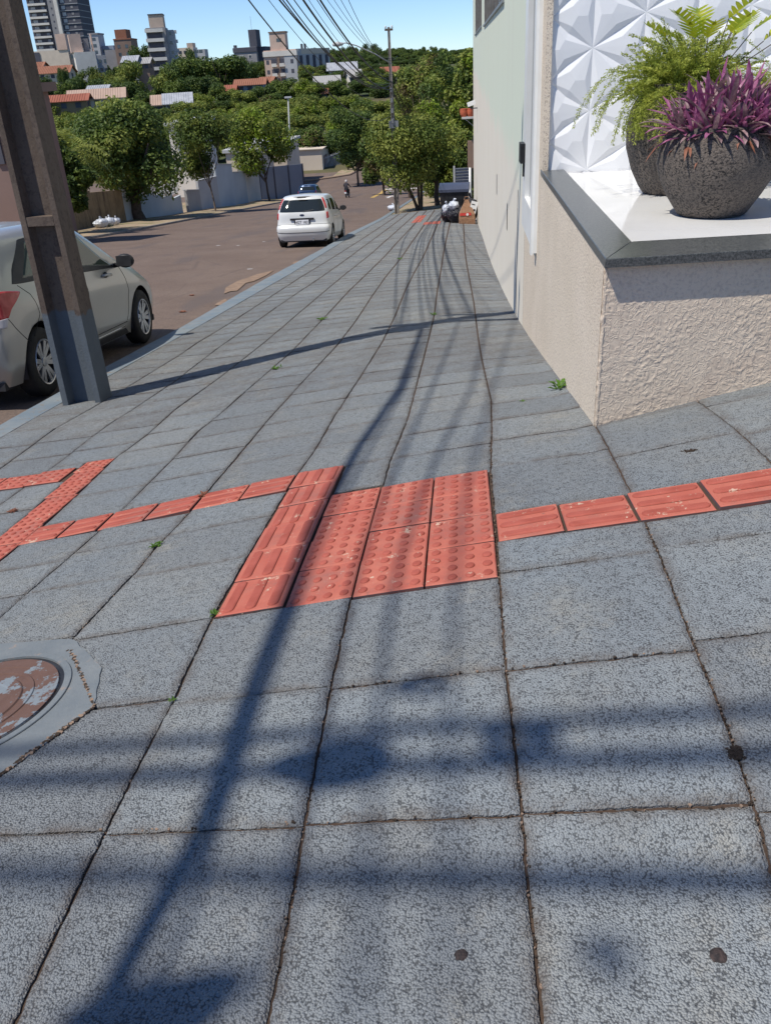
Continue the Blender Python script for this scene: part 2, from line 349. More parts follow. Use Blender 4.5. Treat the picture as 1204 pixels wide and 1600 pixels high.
# ------------------------------------------------------------------ pavement
LINES = {0: [(0.128, .993), (0.12, 1.39), (0.107, 1.86), (0.111, 2.375), (0.12, 3.516), (0.155, 4.384), (0.176, 5.1), (0.169, 5.83), (0.16, 7.03), (0.158, 8.33), (0.165, 11.95), (0.144, 15.08), (0.112, 18.6), (0.088, 22)],
 1: [(.62, 1.3), (.60, 1.93), (.622, 2.73), (.655, 3.96), (.655, 5)],
 -1: [(-.375, .96), (-.381, 1.85), (-.384, 2.37), (-.375, 3.53), (-.376, 3.96), (-.342, 4.86), (-.345, 7.5), (-.349, 10.57), (-.392, 13.8), (-.414, 17.7), (-.438, 21)],
 -2: [(-.875, .94), (-.86, 1.89), (-.882, 2.4), (-.879, 4.02), (-.86, 4.48), (-.868, 5.3), (-.85, 6.9), (-.836, 8.7), (-.862, 10.9), (-.923, 14), (-.93, 16.8), (-.9, 21)],
 -3: [(-1.41, 1), (-1.421, 2.4), (-1.391, 2.98), (-1.40, 3.24), (-1.375, 3.76), (-1.378, 4.5), (-1.39, 5.56), (-1.378, 6.85), (-1.34, 8.72), (-1.354, 10.5), (-1.42, 13.4), (-1.455, 16.5), (-1.43, 21)],
 -4: [(-1.92, 1), (-1.887, 2.94), (-1.845, 3.8), (-1.884, 4.97), (-1.922, 5.63), (-1.895, 6.0), (-1.865, 7.4), (-1.837, 8.8), (-1.867, 11.05), (-1.93, 14.6), (-1.92, 17), (-1.89, 22)],
 -5: [(-2.28, 1), (-2.296, 3.9), (-2.321, 4.3), (-2.40, 5.2), (-2.378, 5.84), (-2.415, 6.56), (-2.36, 7.8), (-2.345, 9.8), (-2.369, 11.6), (-2.40, 14.6), (-2.41, 18), (-2.35, 23)],
 -6: [(-2.86, 1), (-2.878, 5.4), (-2.91, 6.0), (-2.921, 6.43), (-2.89, 6.8), (-2.86, 8.0), (-2.911, 9.7), (-2.92, 14.2), (-2.886, 17.7), (-2.88, 23)],
 -7: [(-3.35, 1), (-3.36, 5.4), (-3.437, 6.43), (-3.397, 6.87), (-3.35, 8), (-3.32, 9.5), (-3.344, 10.3), (-3.32, 11.8), (-3.342, 14.2), (-3.39, 18), (-3.37, 23.6)],
 -8: [(-3.87, 1), (-3.86, 6.5), (-3.82, 8.3), (-3.76, 12.1), (-3.80, 19), (-3.95, 26), (-4.05, 34), (-3.9, 46)],
 2: [(1.13, 0), (1.15, 5)], 3: [(1.64, 0), (1.66, 5)], 4: [(2.15, 0), (2.17, 5)], 5: [(2.66, 0), (2.66, 5)], 6: [(3.17, 0), (3.17, 5)]}
def LX(i, d):
    p = LINES[i]; return np.interp(d, [q[1] for q in p], [q[0] for q in p])
WX = .645      # the building's street wall
SV, SF, TONE, EDGE = [], [], [], []; nv = 0
def nz(p, s): return mnoise.noise(Vector(p)*s)
def slab(x0, x1, d0, d1, gx=.0036, gy=.0024):
    """one paving slab: x0/x1 callables of d or numbers"""
    global nv
    gx += .0006*max(0, d0-3); gy += .0010+.0018*max(0, d0-3)
    fx0 = x0 if callable(x0) else (lambda d, v=x0: v); fx1 = x1 if callable(x1) else (lambda d, v=x1: v)
    near = d0 < 6; step = .014 if d0 < 3.2 else .05 if d0 < 6 else .25
    w = abs(float(fx1(d0))-float(fx0(d0))); nx = max(3, int(w/step)+1); ny = max(3, int((d1-d0)/step)+1)
    us = np.linspace(0, 1, nx); vs = np.linspace(0, 1, ny)
    eb = .010/max(w, .05); ev = .010/max(d1-d0, .05)
    us = np.concatenate([[0, 0], [eb], us[1:-1], [1-eb], [1, 1]]); vs = np.concatenate([[0, 0], [ev], vs[1:-1], [1-ev], [1, 1]])
    nx, ny = len(us), len(vs); U, Vv = np.meshgrid(us, vs, indexing='ij')
    Y = (d0+gy)+(d1-d0-2*gy)*Vv
    X0 = fx0(Y)+gx; X1 = fx1(Y)-gx; X = X0+(X1-X0)*U
    Z = G(X, Y) + random.uniform(-.0015, .0015)
    tx, ty = random.uniform(-.004, .004), random.uniform(-.004, .004); TONE.append(np.full(nx*ny, random.random()))
    Z = Z + (U-.5)*tx + (Vv-.5)*ty
    I, J = np.meshgrid(np.arange(nx), np.arange(ny), indexing='ij')
    e1 = (I == 1) | (I == nx-2) | (J == 1) | (J == ny-2); e0 = (I == 0) | (I == nx-1) | (J == 0) | (J == ny-1)
    Z = Z - e1*.0045 - e0*.03
    dx_ = np.minimum(U, 1-U)*w; dy_ = np.minimum(Vv, 1-Vv)*(d1-d0); EDGE.append(np.clip(1-np.minimum(dx_, dy_)/.035, 0, 1).ravel())
    if near:
        edge = (e0 | e1)
        for i, j in zip(*np.where(edge)):
            a = nz((X[i, j]*1.0, Y[i, j], 3.1), 28)*.003+nz((X[i, j], Y[i, j], 2), 140)*.0035; b = nz((X[i, j], Y[i, j], 9.7), 28)*.003+nz((X[i, j], Y[i, j], 5), 140)*.0035
            X[i, j] += a; Y[i, j] += b
    SV.append(np.stack([X.ravel(), Y.ravel(), Z.ravel()], -1)); SF.append(grid_faces(nx, ny, nv)); nv += nx*ny
ROWS = {0: [-.1, .4, .9, 1.392, 1.861, 2.40, 'x2.645', 2.925, 3.56, 4.03, 4.46, 4.9],
        -1: [-.1, .4, .88, 1.387, 1.86, 2.375, 'X', 3.50, 4.0, 4.5, 4.95],
        -3: [-.1, .4, .9, 1.39, 1.91, 2.40, 2.92, 3.40, 3.745, 'x4.0', 4.4, 4.86],
        -4: [-.1, .4, .9, 1.42, 1.93, 2.43, 2.95, 3.40, 3.68, 'x3.945', 4.42, 4.9]}
def fill_rows(col, d0, d1, ph=0, step=.482):
    L0, L1 = (lambda d: LX(col, d)), (lambda d: LX(col+1, d))
    if col == 0 and d0 >= 4: L1 = lambda d: d*0+WX+.03
    d = d0
    while d < d1:
        e = d+step*random.uniform(.97, 1.03); slab(L0, L1, d, e); d = e
def seq(col, ds, L0=None, L1=None):
    L0 = L0 or (lambda d: LX(col, d)); L1 = L1 or (lambda d: LX(col+1, d))
    for a, b in zip(ds[:-1], ds[1:]): slab(L0, L1, a, b)
# right column and those in front of the planter
seq(0, [-.1, .4, .9, 1.392, 1.861, 2.40, 2.645]); seq(0, [2.925, 3.56, 4.03], None, None)
seq(1, [-.15, .38, .87, 1.37, 1.90, 2.42, 2.645]); seq(1, [2.925, 3.40, 4.0, 4.5])
seq(2, [-.1, .42, .92, 1.42, 1.92, 2.4, 2.645]); seq(2, [2.925, 3.35, 3.9, 4.4])
for c_ in (3, 4, 5):
    seq(c_, [-.1, .4, .9, 1.4, 1.9, 2.4, 2.645]); seq(c_, [2.925, 3.4, 3.9, 4.4])
fill_rows(0, 4.03, 46)
seq(-1, [-.1, .4, .88, 1.387, 1.865, 2.372]); seq(-1, [3.50, 4.0]); fill_rows(-1, 4.0, 49)
seq(-2, [-.1, .4, .9, 1.38, 1.88, 2.395]); slab(lambda d: LX(-2, d)+.262, lambda d: LX(-1, d), 3.56, 4.02); fill_rows(-2, 4.02, 49)
dl = lambda L: 4.02+.085*(L+.87)
seq(-3, [-.1, .4, .9, 1.39, 1.91, 2.40, 2.92, 3.40, 3.73]); fill_rows(-3, 3.995, 49)
seq(-4, [-.1, .4, .9, 1.42, 1.93, 2.43, 2.95, 3.38, 3.69]); fill_rows(-4, 3.95, 49)
seq(-5, [-.1, .4, .9, 1.42, 1.95, 2.45, 2.95, 3.3, 3.66]); fill_rows(-5, 3.92, 49)
aR = lambda d: LX(-5, d); aL = lambda d: LX(-5, d)-.225
seq(-6, [-.1, .4, .9, 1.4, 1.9, 2.4, 2.9])
slab(lambda d: LX(-6, d), aL, 2.9, 3.3); slab(lambda d: LX(-6, d), aL, 3.3, 3.8); slab(lambda d: LX(-6, d), aL, 3.8, 4.3); slab(lambda d: LX(-6, d), aL, 4.3, 4.82)
slab(lambda d: LX(-6, d), lambda d: LX(-5, d), 5.21, 5.6); slab(lambda d: LX(-6, d), aL, 5.12, 5.21); fill_rows(-6, 5.6, 49)
seq(-7, [.9, 1.4, 1.9, 2.4, 2.9, 3.4, 3.9, 4.4, 4.82]); seq(-7, [5.12, 5.55]); fill_rows(-7, 5.55, 49)
seq(-8, [.9, 1.4, 1.9, 2.4, 2.9, 3.4, 3.9, 4.4, 4.82]); seq(-8, [5.12, 5.5]); fill_rows(-8, 5.5, 49)
V = np.concatenate(SV); F = np.concatenate(SF)
sw = mesh_np('sidewalk', V, F, M['sidewalk'], smooth=False, kind='structure')
at_ = sw.data.attributes.new('tone', 'FLOAT', 'POINT'); at_.data.foreach_set('value', np.concatenate(TONE).astype(np.float32)); ae_ = sw.data.attributes.new('edge', 'FLOAT', 'POINT'); ae_.data.foreach_set('value', np.concatenate(EDGE).astype(np.float32))
# bed under the joints, reaching wide
def sheet(name, xs, ys, fn, mat, off, kind='structure'):
    X, Y = np.meshgrid(xs, ys, indexing='ij'); Z = fn(X, Y)+off
    return mesh_np(name, np.stack([X.ravel(), Y.ravel(), Z.ravel()], -1), grid_faces(len(xs), len(ys)), mat, smooth=True, kind=kind)
xs = np.concatenate([np.linspace(-3.9, 5, 60), np.linspace(5.5, 14, 12)]); ys = np.concatenate([np.linspace(-6, 8, 90), np.linspace(8.3, 49, 100)])
sheet('sidewalk_bed', xs, ys, lambda X, Y: G(X, Y), M['dirtjoint'], -.010)
# kerb: painted stone running along the road
def kerb(name, xin, xout, ds, mat, h=.14, top=None):
    V, F = [], []; ds = list(ds)
    for d in ds:
        a, b = float(xin(d)), float(xout(d)); zt = float(G(np.clip(a, -4.3, 0), d)) if top is None else top(d)
        s = 1 if b > a else -1
        V += [(a, d, zt-.25), (a, d, zt-.001), (b-s*.03, d, zt-.004), (b-s*.006, d, zt-.016), (b, d, zt-.04), (b+s*.01, d, zt-.3)]
    n = 6; F = [(i*n+k, i*n+k+1, (i+1)*n+k+1, (i+1)*n+k) for i in range(len(ds)-1) for k in range(n-1)]
    return mesh_np(name, V, F, mat, smooth=False, kind='structure')
kerb('kerb', lambda d: LX(-8, d)+.0, lambda d: kerb_x(d)+.012*nz((d, 0, 0), 1.5), np.concatenate([np.arange(-6, 30, .33), np.arange(30, 101, 1.)]), M['kerb'])
# road
xs = np.concatenate([np.linspace(LK-.1, -6, 14), np.linspace(-5.5, -3.95, 6)]); ys = np.concatenate([np.arange(-8, 45, .8), np.arange(45, 137, 2.)])
sheet('road', xs, ys, road_z, M['asphalt'], 0)
sheet('cross_street', np.arange(-90, 60, 4.), np.linspace(104, 136, 18), road_z, M['asphalt'], -.012)
# left verge
def verge_z(X, Y): return road_z(X*0-4.1, Y)+.13+.05*np.sin(X*1.3+Y*.31)*np.clip((LK-X), 0, 1)
sheet('verge', np.linspace(-34, LK-.12, 16), np.arange(-8, 100, 1.6), verge_z, M['verge'], 0)
kerb('kerb_far_side', lambda d: LK-.14, lambda d: LK+.03*nz((d, 1, 0), .4), np.arange(-8, 101, 1.2), M['concrete'], top=lambda d: float(road_z(-4.1, d))+.13)
# far right side of the pavement past the wall: earth
sheet('earth_strip', np.linspace(-3.9, 14, 14), np.concatenate([np.arange(45.5, 60, 1.2), np.arange(60, 101, 3)]), lambda X, Y: G(np.clip(X, -4, .5), Y), M['verge'], -.03)
# terrain
xs = np.concatenate([np.linspace(-2200, -200, 24), np.linspace(-180, 180, 60), np.linspace(200, 2200, 24)])
ys = np.concatenate([np.linspace(-60, 140, 50), np.linspace(145, 600, 60), np.linspace(620, 3600, 40)])
def tz(X, Y):
    z = terr(X, Y)
    und = 1.5*np.sin(X*.004+1)+1.2*np.sin(X*.011+Y*.006)-np.clip(X+40, 0, 400)*.012-2
    return z+und*np.clip((Y-300)/700, 0, 1) - np.where((Y < 60) & (X > -3) , 1.2, 0) - np.clip((X+3)*.02, 0, 3)*(Y < 140)
sheet('terrain', xs, ys, tz, M['terrain'], -.35)
def tzs(x, y): return float(tz(np.array(float(x)), np.array(float(y))))-.35

# ------------------------------------------------------------------ tactile paving
def map_tile(name, mb, x0, x1, d0, d1, parent, skew=0., rise=.006):
    rise += random.uniform(-.003, .003)
    """tile drawn in the unit square is laid on the pavement; mb.v = (u, v, h)"""
    tilt = random.uniform(-.003, .003); tw = random.uniform(-.005, .005); vs = []
    for u, v, h in mb.v:
        g = .0032
        X = (x0+g)+(x1-x0-2*g)*u; Y = (d0+g)+(d1-d0-2*g)*v + skew*(X+.87)
        vs.append((X, Y, float(G(X, Y))+rise+h+tilt*(u-.5)*2+tw*(v-.5)))
    me = bpy.data.meshes.new(name); me.from_pydata(vs, [], mb.f)
    for m in (M['red'], M['red_relief'], M['red_side']): me.materials.append(m)
    me.polygons.foreach_set('material_index', mb.m)
    o = bpy.data.objects.new(name, me); C.objects.link(o); o.parent = parent; return o
def tile_base(mb):
    r = .018; P = [(0, 0), (1, 0), (1, 1), (0, 1)]; Q = [(r, r), (1-r, r), (1-r, 1-r), (r, 1-r)]
    mb.add([(a, b, 0) for a, b in Q]+[(a, b, -.004) for a, b in P]+[(a, b, -.035) for a, b in P],
           [(0, 1, 2, 3)]+[(4+k, 4+(k+1) % 4, (k+1) % 4, k) for k in range(4)], 0)
    mb.add([(a, b, -.004) for a, b in P]+[(a, b, -.035) for a, b in P], [(4+k, 4+(k+1) % 4, (k+1) % 4, k) for k in range(4)], 2)
def alert_tile(n=4, m=4):
    mb = MB(); tile_base(mb)
    for i in range(n):
        for j in range(m):
            cx, cy = (i+.5)/n, (j+.5)/m; ns = 12; rr = [(.058, .0003), (.052, .0032), (.040, .0052), (.02, .006)]
            vs = []; fs = []
            for a, h in rr:
                for k in range(ns): q = 2*math.pi*k/ns; vs.append((cx+a*1.25*math.cos(q), cy+a*1.25*math.sin(q), h))
            for a in range(3):
                for k in range(ns): fs.append((a*ns+k, a*ns+(k+1) % ns, (a+1)*ns+(k+1) % ns, (a+1)*ns+k))
            fs.append(tuple(3*ns+k for k in range(ns))); mb.add(vs, fs, 1); mb.m[-1] = 1
    return mb
def dir_tile(along=True):
    mb = MB(); tile_base(mb)
    for i in range(3):
        c = (i+.5)/3
        def ring(w, l, h, n=6):
            out = []
            for s, e in ((1, 0), (-1, math.pi)):
                for k in range(n+1):
                    q = e+math.pi*k/n; out.append((c+w*math.cos(q), .5+s*(.5-l)+w*math.sin(q), h))
            return out
        rings = [ring(.085, .12, .0003), ring(.075, .12, .004), ring(.055, .13, .0062)]
        n = len(rings[0]); vs = sum(rings, []); fs = []
        for a in range(2):
            for k in range(n): fs.append((a*n+k, a*n+(k+1) % n, (a+1)*n+(k+1) % n, (a+1)*n+k))
        fs.append(tuple(2*n+k for k in range(n))); mb.add(vs, fs, 1)
    if not along: mb.v = [(v, u, h) for u, v, h in mb.v]; mb.f = [f[::-1] for f in mb.f]
    return mb
AT, DA, DX = alert_tile(), dir_tile(True), dir_tile(False)
tp = empty('tactile_paving', (0, 0, 0), 0, 'large red tactile paving block of studs and raised bars amid the grey pavement', 'tactile paving')
for r in range(6):
    a = 2.392+r*.271; map_tile('directional_tile', DA, -.872, -.622, a, a+.271, tp, rise=.007)
xsn = [-.617, -.380, -.135, .108]
for r in range(4):
    a = 2.372+r*.283
    for k in range(3): map_tile('alert_tile', AT, xsn[k], xsn[k+1], a+.004*(1-k), a+.283+.004*(1-k), tp, rise=.006)
tp5 = empty('tactile_paving', (0, 0, 0), 0, 'short faded red tactile strip far down the pavement, before the bin', 'tactile paving')
for a in np.arange(37.0, 42.6, .8): map_tile('directional_tile', DA, -2.08, -1.68, float(a), float(a)+.78, tp5, rise=.012)
tp6 = empty('tactile_paving', (0, 0, 0), 0, 'smallest red tactile patch, farthest one, just left of the rubbish bags', 'tactile paving')
for a in (-1.5, -1.15): map_tile('alert_tile', AT, a, a+.33, 34.6, 36.4, tp6, rise=.012)
tp2 = empty('tactile_paving', (0, 0, 0), 0, 'red tactile strip with bars running right towards the planter wall side', 'tactile paving')
for k, (a, b) in enumerate([(.118, .352), (.357, .602), (.607, .862), (.867, 1.125), (1.13, 1.40), (1.405, 1.66), (1.665, 1.92), (1.925, 2.18)]):
    map_tile('directional_tile', DX, a, b, 2.648, 2.922, tp2, rise=.004)
tp3 = empty('tactile_paving', (0, 0, 0), 0, 'long narrow red tactile strip with weeds in its joints, running left from the large block', 'tactile paving')
for a, b in [(-1.125, -.882), (-1.375, -1.13), (-1.625, -1.38), (-1.875, -1.63), (-2.09, -1.88), (-2.30, -2.095)]:
    map_tile('directional_tile', DX, a, b, 3.755-.02*(-.87-a), 4.012-.02*(-.87-a), tp3, skew=.06, rise=.004)
tp4 = empty('tactile_paving', (0, 0, 0), 0, 'red studded tactile strip turning a corner near the left edge, ahead of the manhole', 'tactile paving')
d = 2.92
while d < 5.15:
    x = float(LX(-5, d+.12)); map_tile('alert_tile', AT, x-.215, x-.004, d, min(d+.255, 5.205), tp4, rise=.004); d += .256
x = -2.64
while x > -4.0:
    map_tile('alert_tile', AT, x-.25, x, 4.83, 5.11, tp4, rise=.004); x -= .255

# ------------------------------------------------------------------ manhole
pts = [on(*q) for q in ((92, 1065), (82, 1100), (0, 1184), (45, 1023))]
Am = np.array([[2*p.x, 2*p.y, 1] for p in pts]); bm = np.array([p.x**2+p.y**2 for p in pts]); sol = np.linalg.lstsq(Am, bm, rcond=None)[0]
mc = Vector((-1.60, 1.985, 0)); MR = .325
mh = empty('manhole_cover', (mc.x, mc.y, 0), 0, 'round iron manhole cover with flaking grey paint in a mortar collar at the left edge', 'manhole')
MZ = .006
def conform(mb, c, rise=0):
    mb.v = [(x, y, float(G(c.x+x, c.y+y))+z+rise+MZ) for x, y, z in mb.v]; return mb
def discrings(prof, n=96, mi=0):
    mb = MB(); mb.lathe(prof, n=n, mi=mi); return mb
f_ = MR/.36
b = conform(discrings([(r*f_, h) for r, h in [(.001, -.001), (.05, -.001), (.055, .004), (.085, .004), (.09, -.001), (.16, -.001), (.165, .004), (.205, .004), (.21, -.001), (.235, -.001), (.238, .003), (.248, .003), (.251, -.001), (.28, -.001), (.283, .003), (.335, .003), (.338, -.004)]]), mc); b.build('cover_plate', M['cover'], mh, smooth=False)
b = conform(discrings([(MR-.024, -.0045), (MR-.004, -.0045)]), mc, .0005); b.build('gap', M['black'], mh)
b = conform(discrings([(MR-.005, -.004), (MR-.004, .004), (MR+.018, .004), (MR+.020, .001)]), mc); b.build('rim', M['smoothconc'], mh, smooth=False)
b = MB(); n = 120; cpoly = [(-1.115, 1.91), (-1.19, 2.15), (-1.41, 2.40), (-1.75, 2.46), (-2.0, 2.32), (-2.12, 1.9), (-1.97, 1.5), (-1.6, 1.33), (-1.37, 1.47), (-1.26, 1.61)]
def polar(th):
    best = .5; dx, dy = math.cos(th), math.sin(th)
    for (ax, ay), (bx, by) in zip(cpoly, cpoly[1:]+cpoly[:1]):
        ax -= mc.x; bx -= mc.x; ay -= mc.y; by -= mc.y; ex, ey = bx-ax, by-ay; den = dx*ey-dy*ex
        if abs(den) < 1e-9: continue
        t1 = (ax*ey-ay*ex)/den; u1 = (ax*dy-ay*dx)/den
        if t1 > 0 and 0 <= u1 <= 1: best = t1
    return best
vs = []; fs = []
for f1 in (0, .1, .25, .5, .75, .985, 1.0, 1.012):
    for k in range(n):
        q = 2*math.pi*k/n; ro = polar(q)*(1+.012*nz((math.cos(q), math.sin(q), 0), 9)); r1 = MR+.019+(ro-MR-.019)*f1
        vs.append((r1*math.cos(q), r1*math.sin(q), -.001 if f1 < .99 else -.006 if f1 < 1.005 else -.03))
for a in range(7):
    for k in range(n): fs.append((a*n+k, (a+1)*n+k, (a+1)*n+(k+1) % n, a*n+(k+1) % n))
b.add(vs, fs); conform(b, mc); b.build('mortar_collar', M['smoothconc'], mh, smooth=False)
rr = random.Random(2); b = MB()
for _ in range(420):
    t_ = rr.random(); 
    P_ = on(112+36*t_+rr.gauss(0, 2)*(1-t_), 1018+87*t_) if rr.random() < .6 else on(148-148*t_+rr.gauss(0, 1.5), 1105+108*t_)
    s_ = rr.uniform(.003, .008); b.box((P_.x, P_.y, P_.z+.003), (s_*1.4, s_, s_*.7), Matrix.Rotation(rr.uniform(0, 3), 3, 'Z'), rr.choice([0, 1, 1]))
b.build('broken_mortar', [M['sand'], M['soil']], kind='stuff', label='crumbling sandy mortar along the broken edge of the manhole collar', cat='rubble')
# dark crack around the collar is the pavement bed; spots of dirt and tar on the slabs
def blot(name, px, py, r, mat, label, cat, seed=0, group=None, h=.0015):
    P = on(px, py); b = MB(); n = 28; vs = [(0, 0, h*1.5)]
    for k in range(n):
        q = 2*math.pi*k/n; rr = r*(1+.22*nz((math.cos(q), math.sin(q), seed), 2.3)); vs.append((rr*math.cos(q), rr*math.sin(q)*.95, h*.8))
    for k in range(n):
        q = 2*math.pi*k/n; vs.append((vs[k+1][0]*1.12, vs[k+1][1]*1.12, -.004))
    fs = [(0, 1+k, 1+(k+1) % n) for k in range(n)]+[(1+k, n+1+k, n+1+(k+1) % n, 1+(k+1) % n) for k in range(n)]
    b.add(vs, fs); b.v = [(P.x+x, P.y+y, float(G(P.x+x, P.y+y))+z) for x, y, z in b.v]
    return b.build(name, mat, smooth=True, label=label, cat=cat, group=group)
t = NT('tar_spot', .9); t.col(t.mix(t.ramp(t.noise(70, 4), [(.4, 0.), (.6, 1.)]), (.03, .025, .025), (.07, .05, .045))); t.bump(t.noise(90, 4), 1, .006); M['tar'] = t.m
blot('gum_spot', 720, 1492, .0125, M['tar'], 'dark round stain on the slab at the bottom centre, the one left of the joint', 'stain', 1)
blot('gum_spot', 1122, 1493, .0155, M['tar'], 'dark round stain on the slab at the bottom right', 'stain', 2)
def crumbs(name, px, py, n, spread, size, mat, label, cat, seed):
    """a little heap of dirt: one thing"""
    rr = random.Random(seed); P = on(px, py); b = MB()
    for _ in range(n):
        x, y = rr.gauss(0, spread), rr.gauss(0, spread); s = size*rr.uniform(.4, 1.2); X, Y = P.x+x, P.y+y
        z = float(G(X, Y)); q = rr.uniform(0, 3)
        Mx = Matrix.Rotation(q, 3, 'Z') @ Matrix.Rotation(rr.uniform(-.5, .5), 3, 'X')
        b.box((X, Y, z+s*.3-.002), (s, s*rr.uniform(.5, 1), s*.7), Mx)
    return b.build(name, mat, label=label, cat=cat)
crumbs('dirt_clump', 1148, 1175, 90, .008, .008, M['soil'], 'small clump of dark soil sitting in the joint at the right', 'dirt', 3)
crumbs('dirt_clump', 1075, 705*1.0, 40, .012, .008, M['soil'], 'scatter of soil beside the red strip at the right', 'dirt', 4)
def weed(px, py, h, n, label, seed, mat='weed', name='weed', flat=.6, fn=None):
    rr = random.Random(seed); P = on(px, py, fn); b = MB(); h = h*(.62 if px != 873 else .9)
    for _ in range(n):
        a = rr.uniform(0, 6.28); L = h*rr.uniform(.6, 1.2); up = rr.uniform(.25, 1)*(1-flat)+.12; w = L*.17
        dx, dy = math.cos(a), math.sin(a); sx, sy = -dy*w, dx*w; x0, y0 = rr.gauss(0, h*.12), rr.gauss(0, h*.12)
        pts = [(x0, y0, 0)]; 
        b.add([(x0, y0, 0), (x0+dx*L*.5+sx, y0+dy*L*.5+sy, up*L*.75), (x0+dx*L, y0+dy*L, up*L*.8), (x0+dx*L*.5-sx, y0+dy*L*.5-sy, up*L*.75)], [(0, 1, 2, 3)])
    o = b.build(name, M[mat], label=label, cat='weed'); o.location = P; return o
weed(873, 607, .085, 16, 'bright green weed growing at the foot of the planter wall', 1, flat=.3)
weed(815, 627, .03, 12, 'tiny green weed on the slab left of the planter wall', 2)
weed(243, 853, .05, 22, 'green weed in the joint between the manhole and the red strip', 3)
weed(336, 960, .04, 16, 'pale green weed at the near left corner of the large red block', 4)
weed(318, 775, .06, 26, 'dry brownish weed growing across the long red strip', 5, 'dead')
weed(430, 577, .09, 16, 'green weed right below the pole shadow line on the pavement', 6)
weed(678, 492, .09, 14, 'green weed in the joint near the pole shadow, towards the wall', 7)
weed(503, 500, .12, 14, 'green weed halfway along the pavement beyond the pole shadow', 8)
weed(20, 800, .05, 30, 'dry weed beside the studded strip at the left edge', 9, 'dead')
weed(437, 574, .06, 8, 'small weed next to the joint left of the pole shadow', 10)
weed(270, 1095, .025, 8, 'very small weed in the joint crossing right of the manhole', 11)
weed(624, 405, .12, 12, 'distant green tuft in the pavement joint before the trash bags', 12)
weed(80, 832*1.0, .05, 30, 'dry reddish weed where the two red strips meet at the left', 13, 'dead')
# grit and dead leaf bits lying in the joints
rr = random.Random(5); b = MB()
for i, (dlo, dhi, dens) in {0: (1., 4.2, 260), 1: (1.3, 2.6, 220), -1: (1., 2.3, 60), -2: (1., 4, 60), -3: (2, 5, 60)}.items():
    for _ in range(dens):
        d = rr.uniform(dlo, dhi); x = float(LX(i, d))+rr.gauss(0, .004); s = rr.uniform(.0015, .004)
        b.box((x, d, float(G(x, d))-.004), (s*1.4, s, s), Matrix.Rotation(rr.uniform(0, 3), 3, 'Z'), rr.choice([0, 0, 1, 2]))
for _ in range(120):
    x = rr.uniform(-.9, .62); y = rr.choice([1.389, 1.865, 2.39])+rr.gauss(0, .003); s = rr.uniform(.002, .005)
    b.box((x, y, float(G(x, y))-.003), (s*1.5, s, s), Matrix.Rotation(rr.uniform(0, 3), 3, 'Z'), rr.choice([0, 1, 2]))
b.build('joint_grit', [M['soil'], M['soil'], M['sand']], kind='stuff', label='brown grit and leaf bits lying in the pavement joints', cat='grit')

# ------------------------------------------------------------------ planter
PY = 4.005; PZ = EYE-.83; RT = 5.2     # front plane, top of the granite, right end
pl = empty('planter', (WX, PY, 0), 0, 'textured masonry planter with a dark granite rim and white tiled top, right of the pavement', 'planter')
def loc(mb, o): mb.v = [(x-o[0], y-o[1], z-o[2]) for x, y, z in mb.v]; return mb
def wallgrid(name, P0, P1, zt, zb, mat, parent, step, amp, n_, org):
    """rough rendered wall face from P0 to P1 (xy), displaced along n_"""
    L = math.hypot(P1[0]-P0[0], P1[1]-P0[1]); nx = int(L/step)+1; H = zt-zb; ny = int(H/step)+1
    u = np.linspace(0, 1, nx); v = np.linspace(0, 1, ny); U, Vv = np.meshgrid(u, v, indexing='ij')
    X = P0[0]+(P1[0]-P0[0])*U; Y = P0[1]+(P1[1]-P0[1])*U; Z = zb+H*Vv
    D = np.zeros_like(X)
    for i in range(nx):
        for j in range(ny):
            if v[j] > .985: continue
            a = mnoise.noise(Vector((X[i, j]*36+Y[i, j]*36, Z[i, j]*36, 1.7)) + 1.3*Vector((mnoise.noise(Vector((X[i, j]*9, Z[i, j]*9, 0))), mnoise.noise(Vector((X[i, j]*9, Z[i, j]*9, 5))), 0)))
            D[i, j] = amp*max(0, 1-abs(a)*4.5)*min(1, max(0, .55+1.6*mnoise.noise(Vector((X[i, j]*4, Z[i, j]*4, 9)))))
    X = X+n_[0]*D; Y = Y+n_[1]*D
    return mesh_np(name, np.stack([X.ravel()-org[0], Y.ravel()-org[1], Z.ravel()-org[2]], -1), grid_faces(nx, ny), mat, smooth=True, parent=parent)
O = (WX, PY, 0)
wallgrid('front_wall', (WX+.004, PY), (3.3, PY+.28), PZ-.04, -.25, M['grafiato'], pl, .0065, .0030, (0, -1), O)
wallgrid('side_wall', (WX, 7.4), (WX, PY+.004), PZ-.04, -1.5, M['pebble'], pl, .03, .002, (-1, 0), O)
b = MB()   # chipped corner bead joining the two faces
pts = []; rs = []
for k in range(60):
    z = PZ-.05-(PZ+.25)*k/59.; pts.append((WX+.012+.004*nz((0, 0, z), 30), PY+.010+.004*nz((4, 0, z), 30), z)); rs.append(.012+.005*nz((7, 0, z), 45))
b.tube(pts, rs, 8); loc(b, O).build('corner_bead', M['grafiato'], pl, smooth=True)
b = MB()
def frontY(x): return PY+(x-WX)*.105
th = .04; wd = .175; ov = .055
